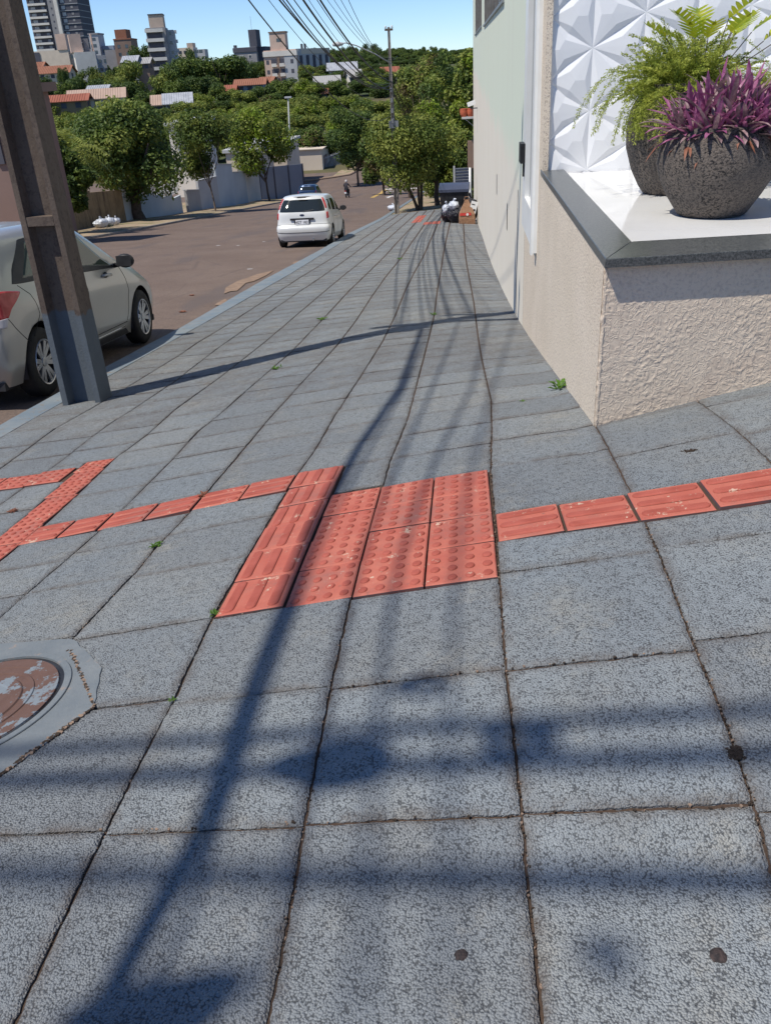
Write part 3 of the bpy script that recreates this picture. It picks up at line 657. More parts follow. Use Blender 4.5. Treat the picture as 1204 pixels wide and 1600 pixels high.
# granite: front piece and side piece, mitred at the corner
x0 = WX-.005; xi = WX+wd
def slabpoly(poly, zt, th, mb, bev=.003):
    n = len(poly); cx = sum(p[0] for p in poly)/n; cy = sum(p[1] for p in poly)/n
    ins = [(p[0]+(cx-p[0])*bev/max(.05, abs(cx-p[0])), p[1]+(cy-p[1])*bev/max(.05, abs(cy-p[1]))) for p in poly]
    vs = [(x, y, zt) for x, y in ins]+[(x, y, zt-bev) for x, y in poly]+[(x, y, zt-th) for x, y in poly]
    fs = [tuple(range(n))]+[(n+k, n+(k+1) % n, (k+1) % n, k) for k in range(n)]+[(2*n+k, 2*n+(k+1) % n, n+(k+1) % n, n+k) for k in range(n)]+[tuple(2*n+k for k in range(n))[::-1]]
    mb.add(vs, fs)
slabpoly([(x0, frontY(x0)-ov), (RT, frontY(RT)-ov), (RT, frontY(RT)+.24), (xi, frontY(xi)+.30-.0), (xi, frontY(xi)+.30)], PZ, th, b)
loc(b, O).build('granite_rim', M['granite'], pl)
b = MB(); slabpoly([(x0, frontY(x0)-ov+.002), (xi-.001, frontY(xi)+.301), (xi-.001, 7.33), (x0, 7.41)][::1], PZ+.0015, th, b)
loc(b, O).build('granite_rim', M['granite'], pl)
b = MB(); n_ = 12
for i in range(8):
    for j in range(6):
        xa = xi-.02+i*.6; ya = 4.15+j*.6; b.bb(xa+.0008, xa+.5992, ya+.0008, min(ya+.5992, 7.34), PZ-.05, PZ-.028)
        if ya > 7.2: break
loc(b, O).build('white_tile_top', M['whitefloor'], pl)
b = MB(); b.bb(xi, RT, 4.2, 7.34, PZ-.12, PZ-.052); loc(b, O).build('planter_fill', M['concrete'], pl)

# ------------------------------------------------------------------ building
bd = empty('building', (WX, 7.4, 0), 0, 'pale building along the pavement with a tall white window frame and faceted white panelling', 'building')
O = (WX, 7.4, 0); FAR = 45.2; TOPZ = 7.5
b = MB()
# street wall as vertical strips that follow the ground, with real recesses cut for the slots and the window band
def strip(mb, ya, yb, zlo, zhi, x=WX, mi=0):
    mb.add([(x, ya, zlo), (x, yb, zlo), (x, yb, zhi), (x, ya, zhi)], [(0, 3, 2, 1)], mi)
W1 = (27.9, 38.6, EYE+.76); W2 = (14.2, 25.0, EYE+.69)
slots = [(16.25, 16.5, EYE-2.22, EYE-1.88), (12.55, 12.75, EYE-2.20, EYE-1.84)]
ycuts = sorted(set([9.15, 10.26, 10.36, 14.2, 25.0, 27.9, 38.6, FAR] + [v for s_ in slots for v in s_[:2]] + list(np.arange(11, 45, 3.1))))
for ya, yb in zip(ycuts[:-1], ycuts[1:]):
    ym = (ya+yb)/2; zt = TOPZ; zlo = float(G(.6, yb))-.4
    if abs(ym-10.31) < .06: strip(b, ya, yb, EYE-1.36, zt); continue
    for w in (W1, W2):
        if w[0] < ym < w[1]: zt = w[2]
    hit = [s_ for s_ in slots if s_[0]-.001 < ym < s_[1]+.001]
    if hit: s_ = hit[0]; strip(b, ya, yb, zlo, s_[2]); strip(b, ya, yb, s_[3], zt)
    else: strip(b, ya, yb, zlo, zt)
    if zt < TOPZ: strip(b, ya, yb, zt+2.2, TOPZ)
b.add([(WX, FAR, -8), (WX+6, FAR, -8), (WX+6, FAR, TOPZ), (WX, FAR, TOPZ)], [(0, 1, 2, 3)])
b.bb(WX+.01, 9, 9.2, FAR-.01, TOPZ-.1, TOPZ+.1)
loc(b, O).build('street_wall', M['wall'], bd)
for s_ in slots:
    b = MB(); b.bb(WX+.03, WX+.10, s_[0]-.05, s_[1]+.05, s_[2]-.05, s_[3]+.05); loc(b, O).build('weep_slot', M['slot'], bd)
b = MB(); b.bb(WX+.05, WX+.12, 10.2, 10.42, float(G(.6, 10.4))-.2, EYE-1.3); loc(b, O).build('wall_groove', M['black'], bd)
b = MB(); b.tube([(WX+.02, 10.31, float(G(.6, 10.3))-.05), (WX+.02, 10.31, EYE-1.45)], .018, 8); loc(b, O).build('drain_pipe', M['greymetal'], bd, smooth=True)
for w in (W1, W2):
    wb = MB(); wb.bb(WX+.04, WX+.09, w[0], w[1], w[2], w[2]+2.2)
    f_ = loc(wb, O).build('window', M['glassdark'], bd)
    sb = MB(); sb.bb(WX-.035, WX+.08, w[0]-.08, w[1]+.08, w[2]-.035, w[2]+.003); loc(sb, O).build('sill', M['greymetal'], f_)
    for k in range(7):
        fr = MB(); y = w[0]+(w[1]-w[0])*k/6; fr.bb(WX+.005, WX+.07, y-.03, y+.03, w[2], w[2]+2.2); loc(fr, O).build('mullion', M['slot'], f_)
# tall white window frame nearest to us
fz = EYE-1.53
b = MB(); yA, yB = 7.62, 9.15
b.bb(WX-.03, WX+.06, yA, yA+.42, fz, TOPZ-.1); b.bb(WX-.03, WX+.06, yB-.34, yB, fz, TOPZ-.1); b.bb(WX-.03, WX+.06, yA+.42, yB-.34, fz, fz+.30)
b.bb(WX-.05, WX-.03, yA+.02, yA+.14, fz-.02, TOPZ-.1)
fo = loc(b, O).build('window_frame', M['whitepaint'], bd)
b = MB(); b.bb(WX+.015, WX+.03, yA+.42, yB-.34, fz+.3, TOPZ-.1); loc(b, O).build('pane', M['glassdark'], fo)
b = MB(); b.bb(WX-.075, WX-.032, 8.83, 9.07, EYE-.93, EYE-.755); b.bb(WX-.05, WX-.034, 8.86, 8.90, EYE-1.05, EYE-.93); loc(b, O).build('lock_box', M['black'], fo)
# rendered pier and the return of the wall
b = MB(); b.bb(WX, WX+.25, 7.412, 7.62, -1.6, TOPZ); b.bb(WX+.01, WX+.25, 9.0, 9.15, -1.6, fz); b.bb(WX+.001, WX+.24, 7.62, 9.15, -1.6, fz)
b.bb(WX+.001, WX+.045, 7.308, 7.4115, PZ-.3, TOPZ)
loc(b, O).build('rendered_pier', M['pebble'], bd)
# faceted panel wall
PYW = 7.35; nodes = {}; b = MB(); a_ = .425; X0n = .995; Z0n = EYE-.415
hx = a_*math.cos(R_(30)) ; hgt = .020; ew = .048
hx = .372
def nodepos(i, j): return (X0n+i*hx, Z0n+j*a_+(.5*a_ if i % 2 else 0))
def edge_pts(p, q):
    mx, mz = (p[0]+q[0])/2, (p[1]+q[1])/2; dx, dz = q[0]-p[0], q[1]-p[1]; L = math.hypot(dx, dz); nx_, nz_ = -dz/L*ew, dx/L*ew
    return (mx, mz), (mx+nx_, mz+nz_), (mx-nx_, mz-nz_)
def V3(p, h): return (p[0], PYW-h, p[1])
tris = []
for i in range(-3, 12):
    for j in range(-3, 16):
        A_ = nodepos(i, j); B_ = nodepos(i, j+1)
        Cc = nodepos(i+1, j if i % 2 == 0 else j+1); D_ = nodepos(i-1, j if i % 2 == 0 else j+1)
        tris += [(A_, B_, Cc), (B_, A_, D_)]
for A_, B_, C_ in tris:
    c = ((A_[0]+B_[0]+C_[0])/3, (A_[1]+B_[1]+C_[1])/3)
    if c[0] < WX-.25 or c[0] > RT: continue
    ms = []
    for p, q in ((A_, B_), (B_, C_), (C_, A_)):
        m, e1, e2 = edge_pts(p, q); e = e1 if math.hypot(e1[0]-c[0], e1[1]-c[1]) < math.hypot(e2[0]-c[0], e2[1]-c[1]) else e2
        ms.append((m, e))
    def V3(p, h): return (max(p[0], WX+.04), PYW-h, p[1])
    P = [V3(A_, 0), V3(B_, 0), V3(C_, 0)]
    vs = P + [V3(m, 0) for m, e in ms] + [V3(e, hgt) for m, e in ms] + [V3(c, hgt*1.25)]
    # 0..2 nodes, 3..5 mids, 6..8 lifted edge points, 9 centre
    fs = []
    for k in range(3):
        n2 = (k+1) % 3
        fs += [(k, 3+k, 6+k), (3+k, n2, 6+k), (k, 6+k, 9), (6+k, n2, 9)]
    b.add(vs, [f[::-1] for f in fs] + [])
loc(b, O)
pw = b.build('faceted_panel', M['panel'], bd)
# wall behind the panel and the far side
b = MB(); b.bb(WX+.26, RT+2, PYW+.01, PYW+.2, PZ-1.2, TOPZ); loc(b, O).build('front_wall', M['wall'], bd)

# ------------------------------------------------------------------ pots and their plants
def pot(x, y, z, prof, label, sc=1, group=None):
    t_ = empty('plant_pot', (x, y, z), 0, label, 'pot', group)
    b = MB(); pr = [(r*sc, h*sc) for r, h in prof]; n = 72
    b.lathe(pr, n=n)
    out = []
    for v in b.v:
        k = 1+.018*nz(v, 5)+.01*nz(v, 22); out.append((v[0]*k, v[1]*k, v[2]))
    b.v = out; b.build('vessel', M['pot'], t_, smooth=True)
    top = [p for p in pr if p[1] > .8*pr[-4][1]]
    rt = pr[-2][0]; s_ = MB(); s_.lathe([(.001, pr[-1][1]*.0+pr[-2][1]-.01), (rt*.7, pr[-2][1]-.005), (rt, pr[-2][1]-.02)], n=24); s_.build('soil', M['soil'], t_, smooth=True)
    return t_
profA = [(.001, 0), (.205, 0), (.225, .012), (.25, .05), (.31, .15), (.365, .27), (.392, .37), (.385, .46), (.352, .54), (.315, .585), (.30, .60), (.305, .615), (.295, .622), (.27, .615), (.262, .58), (.26, .54)]
profB = [(.001, 0), (.20, 0), (.215, .01), (.245, .06), (.30, .18), (.345, .34), (.352, .46), (.34, .58), (.305, .68), (.26, .75), (.235, .775), (.235, .79), (.225, .795), (.205, .79), (.20, .74), (.195, .70)]
PT = PZ-.028
profA = [(r*.88, h*.80) for r, h in profA]; profB = [(r*.90, h*.80) for r, h in profB]
pA = (1.405, 5.17); pB = (1.39, 6.08); pC = (2.16, 7.0)
pot(pA[0], pA[1], PT, profA, 'wide round pot of pitted brown clay at the front, planted with purple leaves', .93)
pot(pB[0], pB[1], PT, profB, 'taller dark clay pot behind, with ferny green foliage trailing over its edge', 1.02)
pot(pC[0], pC[1]-.35, PT, profB, 'third clay pot, just cut off by the right edge behind the purple plant', .9)

def strip_leaf(b, base, d0, L, w, droop, mi=0, n=6, fold=.25, up=Vector((0, 0, 1))):
    """a sword leaf: starts along d0 and bends down by droop"""
    p = Vector(base); t_ = Vector(d0).normalized(); vs = []; fs = []
    for i in range(n+1):
        s = i/n; side = t_.cross(Vector((0, 0, 1)))
        side = side.normalized() if side.length > 1e-3 else Vector((1, 0, 0)); nrm = side.cross(t_).normalized()
        wi = w*(.55+.9*s)*(1-s)**.6*1.25 if s < 1 else 0.0005
        vs += [p-side*wi+nrm*wi*fold, p, p+side*wi+nrm*wi*fold]
        p = p+t_*(L/n); t_ = (t_-Vector((0, 0, droop/n))).normalized()
    for i in range(n):
        a = i*3; fs += [(a, a+1, a+4, a+3), (a+1, a+2, a+5, a+4)]
    b.add(vs, fs, mi)
# purple rosettes
rr = random.Random(11); b = MB(); topz = PT+.43; cx, cy = pA
ros = [(-.20, -.14, .02), (-.27, -.02, .03), (-.10, -.20, .03), (.04, -.20, .05), (.18, -.15, .05), (-.12, -.03, .12), (.03, -.05, .15), (.15, -.02, .15), (.26, -.03, .08), (-.02, .12, .16), (.16, .14, .13), (-.18, .12, .08), (.28, .12, .08), (.10, -.22, .02), (.22, -.20, .03)]
for (x, y, z) in ros:
    for k in range(27):
        a = k*2.4+rr.uniform(-.3, .3); el = .12+1.25*(k/27.)**.8+rr.uniform(-.12, .12)
        out = Vector((math.cos(a), math.sin(a), 0)); d0 = out*math.cos(el)+Vector((0, 0, math.sin(el)))+Vector((x, y, 0))*1.1
        L = rr.uniform(.16, .25)*(1 if el > .5 else .85)
        strip_leaf(b, (cx+x*.82+out.x*.01, cy+y*.82+out.y*.01, topz+z-.045), d0, L, rr.uniform(.012, .021), rr.uniform(.1, 1.3), rr.choice([0, 0, 0, 1, 1]), 6, .45)
    for k in range(11):
        a = rr.uniform(0, 6.28); out = Vector((math.cos(a), math.sin(a), rr.uniform(-.5, .25)))
        strip_leaf(b, (cx+x, cy+y, topz+z-.07), out, rr.uniform(.10, .17), .011, 1.4, 2, 5, .2)
pp = b.build('purple_plant', [M['purple'], M['purpledark'], M['dead']], label='clump of spiky purple and dark green sword leaves filling the front pot', cat='plant')
# feathery fern: arching sprays with fine leaflets
rr = random.Random(5); b = MB(); cx, cy = pB; topz = PT+.63
def spray(b, base, d0, L, droop, rr, dens=46, leaf=.017, cone=.05, mi=0):
    p = Vector(base); t_ = Vector(d0).normalized(); n = dens; st = []
    for i in range(n):
        s = i/n; st.append(p.copy()); p = p+t_*(L/n); t_ = (t_-Vector((0, 0, droop/n*(.4+1.4*s)))).normalized()
        if s < .12: continue
        for q in range(5):
            a = rr.uniform(0, 6.28); r_ = cone*(1-.75*s)*rr.uniform(.3, 1)
            o = Vector((math.cos(a), math.sin(a), rr.uniform(-.5, .7)))*r_; c = p+o
            dd = (o.normalized()*.6+t_*.5+Vector((rr.uniform(-.5, .5), rr.uniform(-.5, .5), rr.uniform(-.5, .5)))).normalized(); l = leaf*rr.uniform(.6, 1.3)
            sd = dd.cross(Vector((rr.uniform(-1, 1), rr.uniform(-1, 1), rr.uniform(-1, 1)))).normalized()*l*.16
            b.add([c-dd*l*.5, c+sd, c+dd*l*.5, c-sd], [(0, 1, 2, 3)], mi)
    b.tube(st[::6]+[st[-1]], .0013, 3, False, mi)
for k in range(250):
    a = rr.uniform(0, 6.28); el = rr.uniform(.15, 1.3); out = Vector((math.cos(a)*math.cos(el), math.sin(a)*math.cos(el), math.sin(el)))
    spray(b, (cx+rr.uniform(-.14, .14), cy+rr.uniform(-.14, .14), topz-.03), out, rr.uniform(.24, .46), rr.uniform(.4, 1.5), rr, 44, .020)
for a_d, L, el in [(2.75, .72, .8), (2.95, .80, .65), (3.1, .62, .5), (3.4, .70, .55), (3.7, .60, .5), (3.3, .66, .75), (2.6, .6, .7), (4.0, .55, .35)]:
    out = Vector((math.cos(a_d)*math.cos(el), math.sin(a_d)*math.cos(el), math.sin(el)))
    spray(b, (cx-.05, cy, topz-.03), out, L, 2.7, rr, 62, .019, .045)
for k in range(26):   # foliage hanging down the near side of the tall pot
    a = rr.uniform(3.5, 4.5); out = Vector((math.cos(a), math.sin(a), .15))
    spray(b, (cx+.15*math.cos(a), cy+.15*math.sin(a), topz-.02), out, rr.uniform(.30, .52), 3.0, rr, 44, .017, .045)
b.build('fern', M['fern'], label='feathery yellow-green fern with long trailing sprays in the taller pot', cat='plant')
def lobed_leaf(b, base, stem_d, sl, L, rr, mi=0, tilt=0.):
    p = Vector(base); sd = Vector(stem_d).normalized(); e = p+sd*sl
    b.tube([p, p+sd*sl*.5+Vector((0, 0, .01)), e], [.004, .0032, .0028], 5, False, 1)
    out = Vector((sd.x, sd.y, 0)); out = out.normalized() if out.length > .05 else Vector((1, 0, 0)); f_ = (out*.8+Vector((0, 0, .35+tilt))).normalized()
    s_ = f_.cross(Vector((0, 0, 1))).normalized(); n_ = s_.cross(f_)
    n = 5; mid = [e+f_*L*i/n+n_*(-.10*L*(i/n)**2) for i in range(n+1)]
    for i in range(n):
        ww = L*.56*math.sin(math.pi*(.22+.68*i/n))**.8
        for sgn in (-1, 1):
            a, c = mid[i], mid[i+1]; m = (a+c)/2
            tip = m+s_*sgn*ww+f_*L*.20+n_*ww*.22
            q1 = a+(tip-a)*.75-f_*L*.03; q2 = c+(tip-c)*.70+f_*L*.035
            b.add([a, q1, tip, q2, c], [(0, 1, 2, 3, 4)], mi)
    a = mid[-1]; b.add([mid[-2]-s_*L*.09, mid[-2]+s_*L*.09, a+f_*L*.16], [(0, 1, 2)], mi)
rr = random.Random(9); b = MB()
for k, (a, el, sl, L) in enumerate([(.2, 1.2, .34, .17), (1.6, 1.3, .38, .17), (3.0, 1.2, .30, .15), (4.2, 1.1, .33, .16), (5.2, 1.05, .36, .17), (.0, .7, .40, .16), (5.8, .6, .42, .16), (2.8, .85, .30, .15), (.7, .9, .38, .17), (5.5, 1.3, .40, .17), (3.6, 1.4, .36, .16), (4.7, 1.35, .30, .15), (6.1, .95, .38, .16), (3.2, 1.0, .36, .15)]):
    d0 = (math.cos(a)*math.cos(el), math.sin(a)*math.cos(el), math.sin(el)); lobed_leaf(b, (pB[0]+.10+.04*math.cos(a), pB[1]-.03, topz-.04), d0, sl, L, rr, 0, .25)
b.build('lobed_plant', [M['xanadu'], M['bark']], label='yellow-green plant with deeply lobed leaves standing up out of the fern', cat='plant')
rr = random.Random(6); b = MB()
for k in range(60):
    a = rr.uniform(0, 6.28); el = rr.uniform(.1, 1.2); out = Vector((math.cos(a)*math.cos(el), math.sin(a)*math.cos(el), math.sin(el)))
    spray(b, (pC[0]+rr.uniform(-.1, .1), pC[1]-.35, PT+.55), out, rr.uniform(.2, .45), rr.uniform(.8, 2.4), rr, 34)
b.build('fern', M['fern'], label='feathery fern of the third pot at the right edge of the photo', cat='plant')

# ------------------------------------------------------------------ near electricity pole
PB = on(134, 630); PBx, PBy = -3.565, 7.43; pz0 = float(G(PBx, PBy))
pole = empty('utility_pole', (PBx, PBy, pz0), 0, 'tall weathered H-section concrete utility pole beside the silver car, grey-painted foot', 'utility pole')
HP = 9.6
def hpole(parent, H, w0, w1, d0, d1, mat, rungs, fl=.075):
    b = MB()
    def fr(z): t_ = z/H; return (w0+(w1-w0)*t_)/2, (d0+(d1-d0)*t_)/2
    N = 12; vs = []; fs = []
    for k in range(N+1):
        z = -.3+(H+.3)*k/N; w, d = fr(z); f_ = fl*(w*2/w0); wb = .022
        ring = [(-w, -d), (-w+f_*.72, -d), (-w+f_, -wb), (w-f_, -wb), (w-f_*.72, -d), (w, -d), (w, d), (w-f_*.72, d), (w-f_, wb), (-w+f_, wb), (-w+f_*.72, d), (-w, d)]
        for i, (x, y) in enumerate(ring):
            vs.append((x+.003*nz((x*9, y*9, z), 3), y+.003*nz((x*9, z, y*9), 3), z))
    for k in range(N):
        for i in range(12): fs.append((k*12+i, k*12+(i+1) % 12, (k+1)*12+(i+1) % 12, (k+1)*12+i))
    fs.append(tuple(N*12+i for i in range(12))); b.add(vs, fs); b.build('shaft', mat, parent)
    for z, hh in rungs:
        w, d = fr(z); b = MB(); f_ = fl*(w*2/w0)
        for s in (-1, 1): b.box((0, s*(d*.5+.010), z), ((w-f_)*2+.03, d-.03, hh)); 
        b.build('web_rib', mat, parent)
hpole(pole, HP, .375, .20, .27, .15, M['poleconc'], [(1.66, .075), (3.6, .075), (5.4, .075), (7.0, .075), (8.6, .2)])
def part(mb, name, mat, parent, smooth=False): return mb.build(name, mat, parent, smooth=smooth)
def pole_gear(parent, H, zs):
    for z in zs:
        b = MB(); b.box((0, -.17, z), (1.9, .10, .12)); part(b, 'crossarm', M['wood'], parent)
        for x in (-.85, -.3, .35, .88):
            b = MB(); b.lathe([(.02, 0), (.055, .02), (.03, .05), (.06, .08), (.03, .11), (.045, .14), (.0, .16)], (x, -.17, z+.06), 12); part(b, 'insulator', M['whitepaint'], parent, True)
    for k in range(5): b = MB(); b.box((0, -.2, H*.55+k*.22), (.06, .08, .10)); part(b, 'cable_bracket', M['iron'], parent)
pole_gear(pole, HP, (7.35, 9.1))
b = MB(); b.box((.23, 0, 5.9), (.28, .25, .42)); part(b, 'junction_box', M['iron'], pole)

# distant pole with the wires running to it
B0 = on(620, 333); PBz = B0.z
poleB = empty('utility_pole', (B0.x, B0.y, PBz), 0, 'slim concrete utility pole at the end of the wires, beside the small round tree', 'utility pole')
topB = at(609, 42, B0.y); HB = topB.z-PBz
hpole(poleB, HB, .27, .12, .2, .10, M['concrete'], [(2, .07), (4, .07)], .06)
b = MB(); b.box((0, 0, HB-.12), (.42, .08, .10)); part(b, 'crossarm', M['wood'], poleB)
for x in (-.17, .17):
    b = MB(); b.lathe([(.02, 0), (.06, .03), (.03, .07), (.05, .1), (0, .14)], (x, 0, HB-.06), 10); part(b, 'insulator', M['whitepaint'], poleB, True)
for k in range(4): b = MB(); b.box((.0, -.16, HB*.52+.5*k), (.12, .16, .22)); part(b, 'cable_bracket', M['iron'], poleB)
b = MB(); b.box((.05, -.02, HB*.5), (.5, .3, .35)); part(b, 'junction_box', M['iron'], poleB)

# ------------------------------------------------------------------ overhead cables
wires = [(-.45, 3.95, 182, .014, 385), (-.35, 4.05, 150, .007, 419), (-.50, 4.15, 135, .020, 434), (-.25, 4.2, 133, .014, 441), (-.15, 4.25, 131, .014, 447), (-.10, 4.3, 128, .012, 457),
         (-.05, 4.45, 140, .026, 471), (.10, 4.6, 118, .007, 482), (.15, 4.65, 116, .010, 493), (0, 4.9, 128, .026, 499),
         (-.75, 5.9, 96, .008, 511), (-.3, 6.0, 92, .008, 521), (.3, 6.0, 90, .009, 532), (.8, 6.1, 88, .009, 543)]
rank = ['lowest cable, leftmost at the top of the photo', 'very thin second cable from the left', 'thickest cable of the low bundle', 'cable in the middle of the low bundle', 'right-hand cable of the low bundle', 'grey-looking cable just right of the low bundle',
        'left one of the two heaviest black cables', 'faint thin cable between the two heavy ones', 'thin cable hugging the right heavy one', 'right one of the two heaviest black cables',
        'fourth power line from the right', 'third power line from the right', 'second power line from the right', 'rightmost power line']
def cable(pts3, r, label, grp='overhead cables strung between the concrete poles', n=6):
    b = MB(); b.tube(pts3, r, n); return b.build('overhead_cable', M['cable'], smooth=True, label=label, cat='cable', group=grp)
def sagp(A, B, sag, n):
    return [(*(A+(B-A)*t_).xy, (A+(B-A)*t_).z-4*sag*t_*(1-t_)) for t_ in [k/n for k in range(n+1)]]
def px_of(P):
    q = np.array([P[0], P[1], P[2]-EYE]); z = q@CF; return 602+_P['f']*(q@CR)/z, 800+_P['f']*(q@CD)/z
def cross_x(A, B, sag):
    last = None
    for p in sagp(A, B, sag, 120)[::-1]:
        x, y = px_of(p)
        if y < 0: return x
        last = x
    return last
zback = 3.2
for (ox, h, by, r, tx), rk in zip(wires, rank):
    A = Vector((-3.42+ox, 7.3, h+EYE)); Bp = at(612, by, B0.y)+Vector((ox*.35, 0, 0)); Z_ = Vector((-1.8+ox*.6, -26, h+EYE+zback)); D_ = Vector((-3.6+ox*.4, 96, Bp.z-5.2))
    lo, hi = -.5, 5.
    for _ in range(18):
        sag = (lo+hi)/2
        if cross_x(A, Bp, sag) < tx: hi = sag
        else: lo = sag
    pts = (sagp(Z_, A, .8, 14)[:-1] if tx < 0 else [])+sagp(A, Bp, sag, 30)[:-1]+sagp(Bp, D_, .5, 10)
    cable(pts, r, rk+', running from the near pole')
# cables crossing at the corner behind the photographer: only their soft shadows reach the pavement
for k, (y0, y1, z, r, lb) in enumerate([(-1.20, -1.24, 8.0, .026, 'first thin cable of the four crossing'), (-1.33, -1.45, 8.1, .032, 'thicker second cable of the four crossing'), (-1.70, -1.80, 8.3, .021, 'third cable of the four crossing'), (-1.95, -1.80, 8.6, .014, 'rearmost cable of the four crossing')]):
    cable(sagp(Vector((-14, y0, z+.6)), Vector((10, y1, z+.9)), .5, 24), r, lb+' the corner behind the camera, seen as soft shadow', 'cables crossing at the corner behind the camera')
def above(px, py, h):
    P = on(px, py); return P+Vector(SUN)*(h/SUN.z)
def coil(px, py, h, R, r, turns, label, seed, sx=1.0):  # unseen loops of cable, added to throw the blob shadows on the slabs
    c = above(px, py, h); rr = random.Random(seed); pts = []
    for k in range(turns*22):
        q = 2*math.pi*k/22; k_ = 1+.12*math.sin(k*.37+seed); pts.append((c.x+R*sx*k_*math.cos(q), c.y+.03*math.sin(k*.21)+R*.25*k_*math.sin(q*1.0), c.z+R*.8*k_*math.sin(q)+.02*math.sin(k*.5)))
    b = MB(); b.tube(pts, r, 6); b.build('shadow_coil', M['cable'], smooth=True, label=label, cat='shadow caster')
coil(515, 1195, 6.2, .06, .020, 5, 'unseen cable coil added behind the camera to cast the blob on the middle slab', 1, 2.2)
coil(265, 1572, 6.5, .06, .016, 5, 'larger unseen cable coil added behind the camera to shade the bottom left slab', 2, 1.6)
coil(180, 1600, 6.7, .05, .014, 4, 'unseen cable coil next to the larger one, added to shade the bottom left corner', 7, 2.0)
coil(330, 1545, 6.8, .03, .010, 3, 'small unseen cable loop right of the larger coil, added for its shadow', 8, 2.0)
coil(655, 1075, 6.6, .05, .012, 2, 'small unseen cable loop added behind the camera to shade right of the middle joint', 3, 1.2)
coil(815, 1160, 7.2, .07, .012, 3, 'unseen cable loop added behind the camera to shade the slab joint on the right', 4, 1.2)
coil(945, 1500, 7.6, .035, .010, 2, 'little unseen cable loop added behind the camera to shade the bottom right slab', 5, 1.1)
# the taped bundles that throw the broad streaks, tied to the near pole
pts = [above(px, py, h) for px, py, h in [(150, 1590, 5.6), (235, 1440, 5.6), (300, 1330, 5.6), (352, 1200, 5.65), (400, 1060, 5.7), (445, 950, 5.8), (500, 810, 5.9), (560, 700, 6.05), (625, 605, 6.2)]]+[Vector((-3.40, 7.25, 5.25))]
cable([tuple(p) for p in pts], .034, 'taped cable bundle tied low on the near pole, shadowing the red block', n=8)
pts2 = [p+Vector((.055+.03*math.sin(i*1.3), 0, .05*math.cos(i*1.7))) for i, p in enumerate(pts[:-1])]+[Vector((-3.38, 7.25, 5.4))]
cable([tuple(p) for p in pts2], .012, 'thin cable twisting beside the taped bundle', n=6)
pts = [above(px, py, h) for px, py, h in [(560, 1590, 10.5), (575, 1350, 8.6), (590, 1150, 7.2), (605, 980, 6.7), (640, 830, 6.8), (680, 720, 7.0), (735, 610, 7.3)]]+[Vector((-3.30, 7.25, 6.6))]
cable([tuple(p) for p in pts], .013, 'thin cable tied halfway up the near pole, right of the taped bundle', n=6)
pts = [above(px, py, h) for px, py, h in [(400, 1590, 8.5), (450, 1380, 7.2), (495, 1180, 6.4), (530, 1010, 6.3), (570, 860, 6.4), (615, 740, 6.5), (665, 630, 6.7)]]+[Vector((-3.35, 7.25, 6.0))]
cable([tuple(p) for p in pts], .012, 'slack cable tied between the taped bundle and the halfway cable', n=6)
pts = [above(px, py, h) for px, py, h in [(700, 1590, 11), (700, 1300, 9.0), (706, 1080, 7.4), (712, 900, 6.9), (735, 740, 7.2), (765, 620, 7.6)]]+[Vector((-3.30, 7.25, 7.3))]
cable([tuple(p) for p in pts], .010, 'thinnest cable, tied high on the near pole under the crossarm', n=6)

# ------------------------------------------------------------------ vehicles
t = NT('paint_silver', .32, .5, .55); t.col(t.mix(t.noise(2, 3), (.40, .385, .35), (.36, .345, .315))); t.b.inputs['Coat Weight'].default_value = .6; t.b.inputs['Coat Roughness'].default_value = .08
t.b.inputs['Metallic'].default_value = .35; M['silver'] = t.m
t = NT('paint_white', .3, .5); t.col(t.mix(t.noise(2, 3), (.66, .67, .66), (.58, .58, .56))); t.b.inputs['Coat Weight'].default_value = .5; M['carwhite'] = t.m
t = NT('paint_blue', .3, .5, .3); t.col((.02, .05, .12)); t.b.inputs['Coat Weight'].default_value = .6; M['carblue'] = t.m
t = NT('car_glass', .04, .8); t.col((.018, .022, .02)); M['carglass'] = t.m
t = NT('car_glass_green', .05, .8); t.col((.045, .06, .045)); M['carglassg'] = t.m
t = NT('lamp_red', .12, .6); t.col(t.mix(t.ramp(t.noise(9, 2), [(.4, 0.), (.6, 1.)]), (.38, .012, .015), (.50, .05, .05))); M['redlamp'] = t.m
M['lampclear'] = simple('lamp_clear', (.55, .5, .5), (.45, .42, .42), 5, .1, .6)
M['tyre'] = simple('tyre_rubber', (.016, .016, .016), (.03, .028, .026), 9, .85, .3, bs=40, bst=.3)
M['alloy'] = simple('alloy_rim', (.55, .55, .55), (.42, .42, .42), 9, .3, .5, .8)
M['rimdark'] = simple('alloy_dark', (.04, .04, .045), (.06, .06, .06), 9, .4, .5, .5)
M['chrome'] = simple('chrome', (.6, .6, .6), (.5, .5, .5), 3, .12, .6, .9)
M['plate'] = simple('plate_white', (.72, .73, .76), (.68, .68, .7), 6, .5)
M['seam'] = simple('door_gap', (.03, .03, .03), None, 3, .9)
